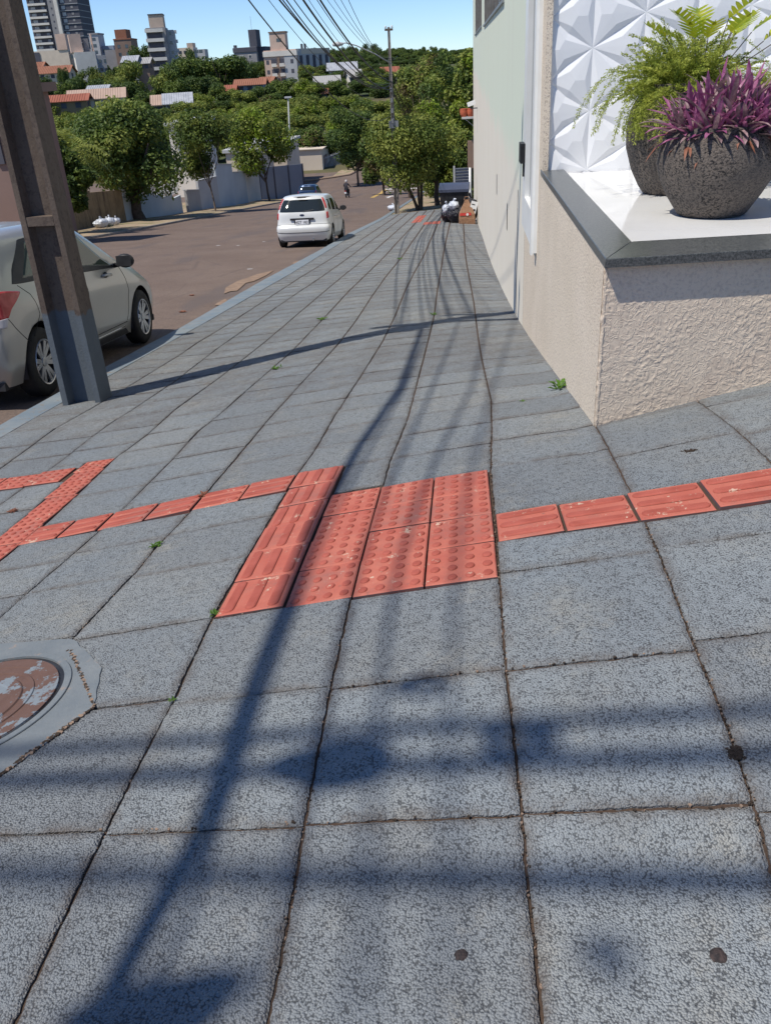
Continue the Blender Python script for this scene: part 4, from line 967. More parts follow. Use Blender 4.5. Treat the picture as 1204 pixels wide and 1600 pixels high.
def catmull(P, n, ax):
    """P control grid (.., 3) -> n subdivisions per cell along axis ax, cardinal spline through the points"""
    P = np.moveaxis(P, ax, 0); K = P.shape[0]; out = []
    for i in range(K-1):
        p0, p1, p2, p3 = P[max(i-1, 0)], P[i], P[i+1], P[min(i+2, K-1)]
        T = .42; L = np.linalg.norm(p2-p1, axis=-1, keepdims=True)+1e-6
        def tang(a, b, c):
            la = np.linalg.norm(b-a, axis=-1, keepdims=True)+1e-6; lc = np.linalg.norm(c-b, axis=-1, keepdims=True)+1e-6
            v = ((b-a)/la+(c-b)/lc)/2
            return v
        m1 = tang(p0, p1, p2)*L*.9 if i > 0 else (p2-p1); m2 = tang(p1, p2, p3)*L*.9 if i < K-2 else (p2-p1)
        for k in range(n):
            t_ = k/n; t2, t3 = t_*t_, t_**3
            out.append((2*t3-3*t2+1)*p1+(t3-2*t2+t_)*m1+(-2*t3+3*t2)*p2+(t3-t2)*m2)
    out.append(P[-1]); return np.moveaxis(np.array(out), 0, ax)
class Car:
    def __init__(s, rows, n=8):
        # rows: list over v of (xs, ys, zs) each of 13 columns
        P = np.zeros((13, len(rows), 3))
        for j, (X, Y, Z) in enumerate(rows):
            P[:, j, 0] = X; P[:, j, 1] = Y; P[:, j, 2] = Z if isinstance(Z, (list, tuple)) else [Z]*13
        s.n = n; s.S = catmull(catmull(P, n, 0), n, 1)
    def at(s, u, v):
        n = s.n; a = min(max(u*n, 0), s.S.shape[0]-1.001); c = min(max(v*n, 0), s.S.shape[1]-1.001); i, j = int(a), int(c); f_, g = a-i, c-j
        return (s.S[i, j]*(1-f_)*(1-g)+s.S[i+1, j]*f_*(1-g)+s.S[i, j+1]*(1-f_)*g+s.S[i+1, j+1]*f_*g)
    def nrm(s, u, v):
        e = .06; a = s.at(u+e, v)-s.at(u-e, v); b = s.at(u, v+e)-s.at(u, v-e); n = np.cross(a, b); l = np.linalg.norm(n)
        return n/l if l > 1e-9 else np.array([0, 0, 1.])
    def body(s, name, mat, parent, wheels, R):
        nu, nv_ = s.S.shape[:2]; V = s.S.reshape(-1, 3).copy(); F = grid_faces(nu, nv_)
        keep = np.ones(len(F), bool)
        for wy, wz in wheels:
            side = (V[:, 0] > .5) & (V[:, 2] < .8); dd = np.hypot(V[:, 1]-wy, V[:, 2]-wz); ins = side & (dd < R)
            keep &= ~ins[F].all(1)
            ii = np.where(ins)[0]
            for i in ii:
                k = R/max(dd[i], 1e-4); V[i, 1] = wy+(V[i, 1]-wy)*k; V[i, 2] = wz+(V[i, 2]-wz)*k
        F = F[keep]; V2 = V.copy(); V2[:, 0] *= -1; n0 = len(V)
        VV = np.concatenate([V, V2]); FF = np.concatenate([F, F[:, ::-1]+n0])
        return mesh_np(name, VV, FF, mat, smooth=True, parent=parent)
    def patch(s, name, mat, parent, corners, off=.004, N=12, sides=(1,), rnd=0., thick=.004, bothx=False):
        """corners: 4 (u,v) going round; laid proud of the skin with a rim"""
        res = None
        for sg in sides:
            pts = []; 
            for i in range(N+1):
                for j in range(N+1):
                    a, c = i/N, j/N
                    if rnd:
                        x, y = 2*a-1, 2*c-1; x2, y2 = x*math.sqrt(1-rnd*y*y/2), y*math.sqrt(1-rnd*x*x/2); a, c = (x2+1)/2, (y2+1)/2
                    u = (corners[0][0]*(1-a)+corners[1][0]*a)*(1-c)+(corners[3][0]*(1-a)+corners[2][0]*a)*c
                    v = (corners[0][1]*(1-a)+corners[1][1]*a)*(1-c)+(corners[3][1]*(1-a)+corners[2][1]*a)*c
                    p = s.at(u, v); n_ = s.nrm(u, v); q = p+n_*off
                    rim = i in (0, N) or j in (0, N)
                    if rim: q = p-n_*.004
                    pts.append((q[0]*sg, q[1], q[2]))
            F = grid_faces(N+1, N+1); F = F if sg > 0 else F[:, ::-1]
            res = mesh_np(name, pts, F, mat, smooth=True, parent=parent)
        return res
    def wide(s, name, mat, parent, u1, v0, v1, off=.004, N=14, vb=None, rnd=0.):
        """patch across the middle, from -u1 to u1 (mirrored)"""
        pts = []
        for i in range(-N, N+1):
            for j in range(N+1):
                a = abs(i)/N; c = j/N; x, y = a, 2*c-1
                if rnd: x2, y2 = x*math.sqrt(1-rnd*y*y/2), y*math.sqrt(1-rnd*x*x/2); x, y = x2, y2
                c = (y+1)/2; u = x*u1; v = (v0+(v1-v0)*c) if vb is None else vb(x, c)
                p = s.at(u, v); n_ = s.nrm(max(u, .08), v)
                if u < .1: n_ = np.array([0, n_[1], n_[2]])
                q = p+n_*(off if abs(i) < N and 0 < j < N else -.004)
                pts.append((q[0]*(1 if i >= 0 else -1), q[1], q[2]))
        return mesh_np(name, pts, grid_faces(2*N+1, N+1), mat, smooth=True, parent=parent)
    def line(s, name, mat, parent, uvs, r=.003, sides=(1,), off=.0):
        for sg in sides:
            b = MB(); pts = []
            for (ua, va), (ub, vb) in zip(uvs[:-1], uvs[1:]):
                for k in range(8): t_ = k/8.; u, v = ua+(ub-ua)*t_, va+(vb-va)*t_; p = s.at(u, v)+s.nrm(u, v)*off; pts.append((p[0]*sg, p[1], p[2]))
            p = s.at(*uvs[-1]); pts.append((p[0]*sg, p[1], p[2])); b.tube(pts, r, 5); b.build(name, mat, parent, smooth=True)
def wheel(parent, x, y, z, R, w, sg, spokes, dark):
    t_ = MB(); r = R; prof = [(r*.66, -w/2), (r*.80, -w/2-.006), (r*.93, -w/2+.004), (r*.985, -w/2+.022), (r, -w/2+.045), (r, w/2-.045), (r*.985, w/2-.022), (r*.93, w/2-.004), (r*.80, w/2+.006), (r*.66, w/2)]
    w0 = empty('wheel', (x, y, z)); w0.parent = parent
    t_.lathe(prof, n=48, axis='x'); t_.build('tyre', M['tyre'], w0, smooth=True)
    b = MB(); b.lathe([(r*.66, sg*w*.5), (r*.62, sg*(w*.5-.012)), (r*.60, sg*(w*.1)), (.001, sg*w*.1)], n=40, axis='x', mi=1)
    b.lathe([(r*.665, sg*(w*.5-.002)), (r*.655, sg*(w*.5+.006)), (r*.62, sg*(w*.5+.002)), (r*.61, sg*(w*.5-.02))], n=40, axis='x', mi=0)
    b.lathe([(r*.15, sg*(w*.5-.035)), (r*.14, sg*(w*.5-.012)), (.001, sg*(w*.5-.010))], n=20, axis='x', mi=0)
    for k in range(spokes):
        for dq in ((-.16, -.10), (.16, .10)) if spokes < 8 else ((0, 0),):
            q = 2*math.pi*k/spokes; q0, q1 = q+dq[1]*2.2, q+dq[0]*1.2
            p0 = Vector((sg*(w*.5-.02), r*.12*math.cos(q0), r*.12*math.sin(q0))); p1 = Vector((sg*(w*.5-.006), r*.63*math.cos(q1), r*.63*math.sin(q1)))
            dirn = (p1-p0).normalized(); sd = Vector((1, 0, 0)).cross(dirn).normalized(); a, c = (.016, .024) if spokes < 8 else (.01, .013)
            vs = [p0+sd*a, p0-sd*a, p1-sd*c, p1+sd*c]; X_ = Vector((sg*.02, 0, 0))
            b.add([v for v in vs]+[v-X_ for v in vs], [(0, 1, 2, 3), (4, 7, 6, 5), (0, 4, 5, 1), (1, 5, 6, 2), (2, 6, 7, 3), (3, 7, 4, 0)], 0)
    b.build('rim', [M['alloy'], M['rimdark']], w0)
def arch_liner(parent, x, y, z, R):
    b = MB(); n = 20; vs = []
    for k in range(n+1):
        q = -0.25+(math.pi+.5)*k/n
        for xx in (x-.012, x-.22): vs.append((xx, y+R*math.cos(q), z+R*math.sin(q)))
    fs = [(2*k, 2*k+1, 2*k+3, 2*k+2) for k in range(n)]
    c0 = len(vs); vs.append((x-.22, y, z)); fs += [(c0, 2*k+1, 2*k+3) for k in range(n)]
    b.add(vs, fs); return b
def make_car(P, col, label, glass, kind, loc, pitch, scale, detail=2, extra=None):
    root = empty('parked_car', loc, 0, label, 'car'); root.rotation_euler = (pitch, 0, 0); root.scale = (scale, scale, scale*P.get('zs', 1))
    c = Car(P['rows']); wh = P['wheels']; R = P['R']
    body = c.body('body', col, root, wh, R*1.17)
    # underside
    b = MB(); b.bb(-.70, .70, .12, P['len']-.12, .17, .24); b.build('underbody', M['black'], root)
    for wy, wz in wh:
        for sg in (1, -1):
            l_ = arch_liner(root, .835, wy, wz, R*1.17)
            if sg < 0: l_.v = [(-x, y, z) for x, y, z in l_.v]
            l_.build('wheel_arch', M['black'], root, smooth=True); wheel(root, sg*P['track'], wy, wz, R, .19, sg, P['spokes'], True)
    return root, c
def mirror_part(root, col, x, y, z, sides=(1, -1)):
    for sg in sides:
        b = MB(); n, m = 12, 8; vs = []
        for i in range(n):
            for j in range(m+1):
                a = 2*math.pi*i/n; e = -math.pi/2+math.pi*j/m
                vs.append((sg*(x+.11*math.cos(e)*math.cos(a)*1.0), y+.055*math.cos(e)*math.sin(a)+.02, z+.075*math.sin(e)))
        fs = [(i*(m+1)+j, ((i+1) % n)*(m+1)+j, ((i+1) % n)*(m+1)+j+1, i*(m+1)+j+1) for i in range(n) for j in range(m)]
        b.add(vs, fs); b.tube([(sg*(x-.16), y+.05, z-.05), (sg*(x-.04), y+.02, z-.03)], .025, 8)
        mo = b.build('side_mirror', col, root, smooth=True)
        g = MB(); g.box((sg*x, y-.032, z), (.17, .012, .11)); g.build('mirror_glass', M['black'], mo)
def text_obj(s, size, mat, parent, M_, name='lettering', ext=.0015, sx=1.):
    cu = bpy.data.curves.new(name, 'FONT'); cu.body = s; cu.size = size; cu.extrude = ext; cu.align_x = 'CENTER'; cu.align_y = 'CENTER'
    o = bpy.data.objects.new(name, cu); C.objects.link(o); dg = bpy.context.evaluated_depsgraph_get(); me = bpy.data.meshes.new_from_object(o.evaluated_get(dg))
    bpy.data.objects.remove(o); me.materials.clear(); me.materials.append(mat); me.transform(Matrix.Diagonal((sx, 1, 1, 1))); me.transform(M_)
    o = bpy.data.objects.new(name, me); C.objects.link(o); o.parent = parent; return o
# columns: rear centre, rear mid, rear corner, side start, quarter, C pillar, B rear, B front, A foot, fender, front corner, front mid, front centre
FI = dict(zs=1.03, len=3.93, wheels=[(.66, .30), (3.13, .30)], R=.30, track=.735, spokes=12, rows=[
 ([0, .45, .70, .74, .75, .76, .76, .76, .76, .75, .70, .45, 0], [.10, .11, .16, .28, .5, 1.0, 1.7, 1.8, 2.75, 3.2, 3.6, 3.8, 3.84], .20),
 ([0, .50, .765, .81, .815, .82, .82, .82, .82, .815, .76, .48, 0], [.0, .02, .10, .27, .5, 1.0, 1.7, 1.8, 2.75, 3.2, 3.66, 3.88, 3.93], .36),
 ([0, .50, .775, .825, .83, .835, .835, .835, .835, .83, .77, .48, 0], [-.03, -.01, .07, .25, .5, 1.0, 1.7, 1.8, 2.75, 3.2, 3.66, 3.88, 3.93], .56),
 ([0, .49, .745, .80, .815, .83, .83, .83, .825, .81, .74, .46, 0], [.05, .065, .13, .27, .5, 1.0, 1.7, 1.8, 2.75, 3.2, 3.6, 3.83, 3.88], [.66, .66, .66, .68, .72, .74, .74, .74, .73, .70, .66, .64, .64]),
 ([0, .47, .70, .765, .785, .80, .80, .80, .79, .72, .62, .38, 0], [.09, .105, .17, .29, .5, 1.0, 1.7, 1.8, 2.72, 3.15, 3.5, 3.72, 3.77], [.96, .96, .96, .97, .965, .95, .93, .93, .91, .88, .80, .77, .77]),
 ([0, .40, .565, .64, .66, .67, .68, .685, .76, .66, .55, .32, 0], [.29, .30, .36, .45, .58, 1.0, 1.7, 1.8, 2.68, 3.12, 3.46, 3.68, 3.73], [1.31, 1.31, 1.315, 1.32, 1.335, 1.35, 1.36, 1.36, .955, .92, .83, .80, .80]),
 ([0, .35, .495, .56, .59, .61, .62, .625, .70, .60, .50, .28, 0], [.34, .35, .42, .52, .6, 1.0, 1.7, 1.86, 2.72, 3.1, 3.42, 3.66, 3.71], [1.39, 1.39, 1.40, 1.405, 1.41, 1.42, 1.425, 1.41, .985, .94, .85, .81, .81]),
 ([0, .18, .28, .31, .32, .33, .33, .33, .36, .32, .26, .14, 0], [.31, .33, .40, .5, .62, 1.0, 1.7, 1.95, 2.83, 3.12, 3.40, 3.64, 3.70], [1.415, 1.42, 1.43, 1.44, 1.45, 1.46, 1.465, 1.445, 1.01, .965, .87, .82, .82]),
 ([0]*13, [.315, .35, .43, .52, .64, 1.0, 1.7, 1.98, 2.86, 3.13, 3.39, 3.62, 3.69], [1.425, 1.43, 1.44, 1.45, 1.46, 1.475, 1.48, 1.455, 1.015, .97, .875, .82, .82])])
def road_pitch(d): return math.atan2(float(road_z(-5, d+1.5))-float(road_z(-5, d-1.5)), 3.)
# white hatchback
W0 = on(442, 387, road_z); W1_ = on(518, 384, road_z)
sc = 1.12; cx = (W0.x+W1_.x)/2-.02; d0 = W0.y-.66*sc+.25
root, c = make_car(FI, M['carwhite'], 'white hatchback parked at the kerb with its red tail lights facing the camera', M['carglass'], 'f', (cx, d0, float(road_z(-5, d0))), road_pitch(d0+2), sc)
c.wide('rear_window', M['carglass'], root, 2.2, 4.05, 5.22, .006, rnd=.22)
for a, b_ in (((3.55, 4.12), (4.75, 4.12)), ((4.95, 4.1), (6.05, 4.1)), ((7.0, 4.08), (7.88, 4.2))): 
    c.patch('side_window', M['carglass'], root, [a, b_, (b_[0]-(.0 if b_[0] < 7.5 else .3), 4.93 if b_[0] < 7.5 else 4.6), (a[0]+(.25 if a[0] < 4 else 0), 4.93)], .006, sides=(1, -1), rnd=.12)
c.wide('windscreen', M['carglass'], root, 0, 6, 7) if False else None
pts = []
N = 12
for i in range(-N, N+1):
    for j in range(N+1):
        v = 6.08+(1-abs(i)/N)*1.92; u = 7.12+.8*j/N; p = c.at(u, v); n_ = c.nrm(u, min(v, 7.9)); n_ = n_*np.sign(n_[2] or 1); q = p+n_*.006; pts.append((q[0]*(1 if i >= 0 else -1), q[1], q[2]))
mesh_np('windscreen', pts, grid_faces(2*N+1, N+1), M['carglass'], smooth=True, parent=root)
c.patch('tail_light', M['redlamp'], root, [(2.26, 4.25), (2.86, 4.25), (2.86, 5.5), (2.26, 5.5)], .012, sides=(1, -1), rnd=.2)
c.patch('tail_light', M['redlamp'], root, [(2.0, 3.4), (2.95, 3.45), (2.9, 4.05), (2.15, 4.02)], .014, sides=(1, -1), rnd=.2)
c.line('door_seam', M['seam'], root, [(4.9, 1.2), (4.75, 4.1)], .003, (1, -1)); c.line('door_seam', M['seam'], root, [(6.5, .6), (6.5, 4.0)], .003, (1, -1)); c.line('door_seam', M['seam'], root, [(8.0, .8), (8.0, 4.0)], .003, (1, -1))
c.line('bumper_seam', M['seam'], root, [(0, 2.95), (1, 2.95), (2, 2.95), (2.9, 2.8), (3.4, 2.2)], .005, (1, -1)); c.line('bumper_crease', M['seam'], root, [(0, 1.35), (1, 1.35), (1.8, 1.4), (2.2, 1.5)], .008, (1, -1))
b = MB(); b.box((0, .045, .80), (.72, .03, .055)); b.box((0, .055, .735), (.48, .03, .10)); b.build('plate_recess', M['black'], root)
b = MB(); b.box((0, .028, .715), (.40, .012, .13)); pt_ = b.build('number_plate', M['plate'], root)
text_obj('HGT 1833', .105, M['black'], pt_, Matrix.Translation((0, .019, .708)) @ Matrix.Rotation(math.pi/2, 4, 'X'))
b = MB(); b.lathe([(.001, .012), (.05, .010), (.06, 0)], (0, 0, 0), 20, 'y'); b.v = [(x*1.2, .078-y, .905+z*.5) for x, y, z in b.v]; b.build('oval_badge', simple('badge_blue', (.03, .04, .08), None, 3, .2), root)
b = MB(); b.tube([(.03, .10, 1.0), (.36, .115, 1.04)], .012, 6); b.build('rear_wiper', M['black'], root)
b = MB(); b.box((0, .235, 1.385), (.26, .03, .03)); b.build('high_brake_light', M['black'], root)
for u_, y_ in ((1, 1.28), (1, 2.18)):
    for sg in (1, -1):
        b = MB(); b.tube([(sg*.825, y_-.10, .83), (sg*.855, y_-.06, .835), (sg*.855, y_+.06, .835), (sg*.825, y_+.10, .83)], .013, 6); b.build('door_handle', M['carwhite'], root, smooth=True)
mirror_part(root, M['black'], .93, 2.50, 1.0)
b = MB(); b.tube([(.3, .02, .22), (.3, .3, .24)], .03, 8); b.build('exhaust_pipe', M['iron'], root)

# silver hatchback
HB = dict(zs=1.07, len=3.92, wheels=[(.64, .31), (3.14, .31)], R=.31, track=.745, spokes=6, rows=[
 ([0, .45, .70, .74, .76, .77, .77, .77, .77, .76, .70, .45, 0], [.10, .11, .17, .28, .5, 1.0, 1.7, 1.8, 2.75, 3.2, 3.62, 3.82, 3.86], .19),
 ([0, .50, .76, .81, .825, .80, .80, .80, .81, .82, .76, .48, 0], [.0, .02, .11, .27, .5, 1.0, 1.7, 1.8, 2.75, 3.2, 3.66, 3.88, 3.93], .36),
 ([0, .50, .77, .825, .84, .825, .82, .82, .83, .835, .77, .48, 0], [-.02, .0, .09, .26, .5, 1.0, 1.7, 1.8, 2.75, 3.2, 3.66, 3.88, 3.93], .58),
 ([0, .49, .745, .805, .84, .845, .84, .84, .84, .825, .74, .46, 0], [.05, .065, .14, .28, .5, 1.0, 1.7, 1.8, 2.75, 3.2, 3.6, 3.83, 3.88], [.80, .80, .81, .83, .83, .81, .79, .79, .75, .74, .68, .64, .64]),
 ([0, .47, .70, .755, .78, .795, .795, .795, .79, .72, .62, .38, 0], [.10, .115, .18, .30, .5, 1.0, 1.7, 1.8, 2.80, 3.2, 3.5, 3.72, 3.77], [1.02, 1.02, 1.02, 1.02, 1.0, .985, .955, .95, .92, .89, .80, .77, .77]),
 ([0, .42, .58, .635, .65, .675, .68, .68, .77, .66, .55, .32, 0], [.30, .31, .36, .45, .62, 1.0, 1.7, 1.8, 2.80, 3.12, 3.46, 3.68, 3.73], [1.31, 1.31, 1.31, 1.31, 1.33, 1.36, 1.375, 1.375, .96, .92, .83, .80, .80]),
 ([0, .38, .53, .58, .595, .61, .62, .62, .70, .60, .50, .28, 0], [.33, .34, .39, .49, .65, 1.0, 1.7, 1.90, 2.84, 3.1, 3.42, 3.66, 3.71], [1.38, 1.38, 1.385, 1.39, 1.40, 1.425, 1.44, 1.42, .985, .94, .85, .81, .81]),
 ([0, .18, .28, .31, .32, .33, .33, .33, .36, .32, .26, .14, 0], [.34, .36, .43, .53, .67, 1.0, 1.7, 1.98, 2.93, 3.14, 3.40, 3.64, 3.70], [1.40, 1.405, 1.41, 1.42, 1.435, 1.455, 1.47, 1.45, 1.01, .965, .87, .82, .82]),
 ([0]*13, [.345, .38, .46, .55, .69, 1.0, 1.7, 2.0, 2.96, 3.15, 3.39, 3.62, 3.69], [1.41, 1.415, 1.42, 1.43, 1.445, 1.465, 1.48, 1.46, 1.015, .97, .875, .82, .82])])
HB['rows'] = [(X, [y*1.1 for y in Y], Z) for X, Y, Z in HB['rows']]; HB['wheels'] = [(y*1.1, z) for y, z in HB['wheels']]; HB['len'] *= 1.1
A_ = on(72, 620, road_z); B_ = on(225, 543, road_z)
sc = math.hypot(B_.x-A_.x, B_.y-A_.y)/2.5*1.0; cx = (A_.x+B_.x)/2-(.745+.095)*sc+.02
d0 = A_.y-.64*1.1*sc+.02
root, c = make_car(HB, M['silver'], 'silver-beige hatchback parked at the kerb behind the concrete pole at the left edge', M['carglassg'], 'h', (cx, d0, float(road_z(-5, d0))+.01), road_pitch(d0+2), sc)
c.wide('rear_window', M['carglassg'], root, 2.05, 4.15, 4.95, .006, rnd=.25)
# black surround first, then panes
c.patch('window_surround', M['black'], root, [(3.55, 4.02), (7.98, 4.02), (7.05, 5.12), (4.6, 5.08)], .003, N=40, sides=(1, -1), rnd=.0)
c.patch('side_window', M['carglassg'], root, [(4.15, 4.12), (6.35, 4.12), (6.35, 4.95), (4.75, 4.95)], .008, sides=(1, -1), rnd=.10, N=20)
c.patch('side_window', M['carglassg'], root, [(6.6, 4.12), (7.80, 4.18), (7.15, 4.92), (6.6, 4.95)], .008, sides=(1, -1), rnd=.06, N=20)
pts = []
for i in range(-N, N+1):
    for j in range(N+1):
        v = 6.08+(1-abs(i)/N)*1.92; u = 7.12+.8*j/N; p = c.at(u, v); n_ = c.nrm(u, min(v, 7.9)); n_ = n_*np.sign(n_[2] or 1); q = p+n_*.006; pts.append((q[0]*(1 if i >= 0 else -1), q[1], q[2]))
mesh_np('windscreen', pts, grid_faces(2*N+1, N+1), M['carglassg'], smooth=True, parent=root)
c.patch('tail_light', M['redlamp'], root, [(1.3, 2.75), (2.6, 2.70), (4.12, 3.72), (1.3, 3.85)], .016, sides=(1, -1), rnd=.1, N=18)
c.patch('reflector', M['lampclear'], root, [(1.35, 2.5), (2.5, 2.45), (2.7, 2.8), (1.35, 2.78)], .018, sides=(1, -1), rnd=.1)
c.line('door_seam', M['seam'], root, [(4.05, 1.9), (4.35, 2.6), (4.25, 3.5), (4.0, 4.0)], .0035, (1, -1)); c.line('door_seam', M['seam'], root, [(6.55, .7), (6.5, 2.5), (6.5, 4.05)], .0035, (1, -1)); c.line('door_seam', M['seam'], root, [(7.95, .9), (8.12, 2.5), (7.9, 4.0)], .0035, (1, -1))
c.line('door_seam', M['seam'], root, [(5.1, .75), (6.5, .7), (7.95, .8)], .004, (1, -1))
c.line('bumper_seam', M['seam'], root, [(2.6, 2.75), (3.1, 2.3), (3.7, 1.75)], .0035, (1, -1))
c.line('sill_trim', M['chrome'], root, [(5.0, .55), (6.5, .5), (7.9, .55)], .006, (1, -1), .004)
c.patch('sill_panel', M['black'], root, [(4.7, -.0), (8.2, 0), (8.0, .45), (4.9, .45)], .004, N=16, sides=(1, -1))
for y_ in (1.54, 2.50):
    for sg in (1, -1):
        b = MB(); b.tube([(sg*.82, y_-.11, .885), (sg*.862, y_-.07, .89), (sg*.862, y_+.07, .88), (sg*.82, y_+.11, .875)], .014, 8); b.build('door_handle', M['silver'], root, smooth=True)
        b = MB(); b.lathe([(.001, .004), (.04, .002), (.05, -.004)], (0, 0, 0), 16, 'x'); b.v = [(sg*(.822+x), y_+y*1.3, .88+z*.8) for x, y, z in b.v]; b.build('handle_recess', M['seam'], root)
mirror_part(root, M['black'], .95, 2.80, 1.0)
b = MB(); b.tube([(0, .57, 1.44), (0, .48, 1.60)], .006, 5); b.build('aerial', M['black'], root)
# blue car further down
P_ = on(500, 318, road_z); root, c = make_car(FI, M['carblue'], 'dark blue car partly hidden beyond the white hatchback', M['carglass'], 'b', (P_.x-1.3, P_.y+1, float(road_z(-5, P_.y+1))), road_pitch(P_.y), 1.08)
c.wide('rear_window', M['carglass'], root, 2.05, 4.12, 5.0, .006, rnd=.25)
c.patch('side_window', M['carglass'], root, [(3.6, 4.1), (7.8, 4.1), (7.1, 4.93), (3.9, 4.93)], .006, sides=(1, -1), N=20)
c.patch('tail_light', M['redlamp'], root, [(1.98, 3.45), (2.75, 3.5), (2.72, 4.02), (2.08, 4.0)], .014, sides=(1, -1))

# ------------------------------------------------------------------ motorcycle and rider
P_ = on(541, 309, road_z)
mo = empty('motorcycle', (P_.x, P_.y, P_.z), -.10, 'small motorcycle riding away down the middle of the street', 'motorcycle'); mo.rotation_euler = (road_pitch(P_.y), 0, -.10)
for y_ in (0, 1.28):
    w0 = empty('wheel', (0, y_, .30)); w0.parent = mo
    b = MB(); b.lathe([(.23, -.045), (.29, -.04), (.305, 0), (.29, .04), (.23, .045)], n=28, axis='x'); b.build('tyre', M['tyre'], w0, smooth=True)
    b = MB(); b.lathe([(.235, -.02), (.22, 0), (.235, .02)], n=28, axis='x')
    for k in range(6): q = math.pi*k/3; b.tube([(0, 0, 0), (0, .23*math.cos(q), .23*math.sin(q))], .01, 5)
    b.build('rim', M['alloy'], w0)
b = MB(); b.tube([(0, -.25, .72), (0, -.02, .74), (0, .35, .70), (0, .75, .78), (0, .98, .80)], [.06, .12, .13, .15, .07], 12); b.tube([(0, .25, .35), (0, .6, .35), (0, .8, .6)], [.14, .16, .08], 10)
b.tube([(0, 1.28, .30), (0, 1.1, .75), (0, 1.0, .98)], .035, 8); b.build('frame', M['black'], mo, smooth=True)
b = MB(); b.tube([(-.36, .92, 1.02), (-.15, 1.0, 1.0), (.15, 1.0, 1.0), (.36, .92, 1.02)], .018, 6); b.build('handlebar', M['black'], mo, smooth=True)
b = MB(); b.box((0, -.33, .66), (.15, .05, .09)); b.build('tail_light', M['redlamp'], mo)
b = MB(); b.box((0, -.36, .50), (.20, .012, .16)); b.build('number_plate', M['plate'], mo)
b = MB(); b.tube([(.14, .5, .33), (.16, .0, .38), (.16, -.25, .46)], [.03, .045, .05], 10); b.build('exhaust', M['iron'], mo, smooth=True)
def skin_body(name, nodes, edges, mat, parent=None, root=0, sub=2):
    me = bpy.data.meshes.new(name); me.from_pydata([n_[0] for n_ in nodes], edges, []); o = bpy.data.objects.new(name, me); C.objects.link(o)
    md = o.modifiers.new('skin', 'SKIN'); md.use_smooth_shade = True
    for i, n_ in enumerate(nodes): me.skin_vertices[0].data[i].radius = (n_[1], n_[1] if len(n_) < 3 else n_[2]); me.skin_vertices[0].data[i].use_root = (i == root)
    sd = o.modifiers.new('subd', 'SUBSURF'); sd.levels = sub; sd.render_levels = sub
    me.materials.append(mat)
    if parent: o.parent = parent
    return o
M['jacket'] = simple('dark_jacket', (.025, .025, .035), (.04, .035, .045), 9, .8)
M['helmet'] = simple('helmet_white', (.55, .52, .5), None, 4, .25)
M['skin'] = simple('skin', (.35, .2, .14), None, 4, .6); M['jeans'] = simple('jeans', (.04, .045, .07), None, 9, .85)
rd = empty('person', (P_.x, P_.y, P_.z), 0, 'rider in a dark jacket and pale helmet sitting on the motorcycle', 'person'); rd.rotation_euler = mo.rotation_euler
skin_body('body', [((0, .08, .88), .15), ((0, .10, 1.08), .155, .12), ((0, .16, 1.32), .18, .13), ((0, .20, 1.42), .07), ((0, .22, 1.50), .065),
    ((-.20, .17, 1.36), .07), ((-.30, .38, 1.18), .055), ((-.33, .78, 1.06), .04), ((-.34, .90, 1.04), .035),
    ((.20, .17, 1.36), .07), ((.30, .38, 1.18), .055), ((.33, .78, 1.06), .04), ((.34, .90, 1.04), .035),
    ((-.13, .10, .84), .10), ((-.22, .50, .78), .08), ((-.18, .42, .38), .05), ((-.18, .52, .33), .045),
    ((.13, .10, .84), .10), ((.22, .50, .78), .08), ((.18, .42, .38), .05), ((.18, .52, .33), .045)],
    [(0, 1), (1, 2), (2, 3), (3, 4), (2, 5), (5, 6), (6, 7), (7, 8), (2, 9), (9, 10), (10, 11), (11, 12), (0, 13), (13, 14), (14, 15), (15, 16), (0, 17), (17, 18), (18, 19), (19, 20)], M['jacket'], rd)
b = MB(); b.lathe([(.001, .15), (.08, .13), (.13, .06), (.14, -.02), (.125, -.10), (.10, -.13)], (0, .24, 1.62), 20); b.build('helmet', M['helmet'], rd, smooth=True)

# ------------------------------------------------------------------ trees
def crown(name, blobs, n, leaf, mats, parent, seed, wts=None, inner=.35, flat=.5, kind=None):
    r_ = np.random.default_rng(seed); B = np.array(blobs, float); w = B[:, 3]**2; w /= w.sum(); k = r_.choice(len(B), n, p=w)
    d = r_.normal(size=(n, 3)); d /= np.linalg.norm(d, axis=1, keepdims=True)
    rad = np.where(r_.random(n) < inner, r_.random(n)**.6*.9, .80+.26*r_.random(n)); rad *= 1+.18*np.sin(d[:, 0]*7+k)*np.cos(d[:, 1]*6+k*2)
    ctr = B[k, :3]+d*rad[:, None]*B[k, 3:4]*np.array([1, 1, .82])
    nrm = d*.7+r_.normal(size=(n, 3))*.6+np.array([0, 0, flat]); nrm /= np.linalg.norm(nrm, axis=1, keepdims=True)
    a = np.cross(nrm, r_.normal(size=(n, 3))); a /= np.linalg.norm(a, axis=1, keepdims=True); b_ = np.cross(nrm, a)
    s = leaf*(.55+.9*r_.random((n, 1)))
    V = np.stack([ctr-a*s*.62, ctr+b_*s*.36+nrm*s*.08, ctr+a*s*.62, ctr-b_*s*.36+nrm*s*.08], 1).reshape(-1, 3)
    F = np.arange(4*n).reshape(-1, 4)
    # clumps of one shade
    ph = np.sin(ctr[:, 0]*1.7/max(leaf*4, .3)+k*1.3)+np.sin(ctr[:, 1]*1.3/max(leaf*4, .3)+k)+np.sin(ctr[:, 2]*2.1/max(leaf*4, .3))+r_.normal(size=n)*.7
    q = np.digitize(ph, np.quantile(ph, np.cumsum(wts or [.35, .45, .20])[:-1]))
    o = mesh_np(name, V, F, mats, q, parent=parent)
    return tag(o, kind=kind) if kind else o
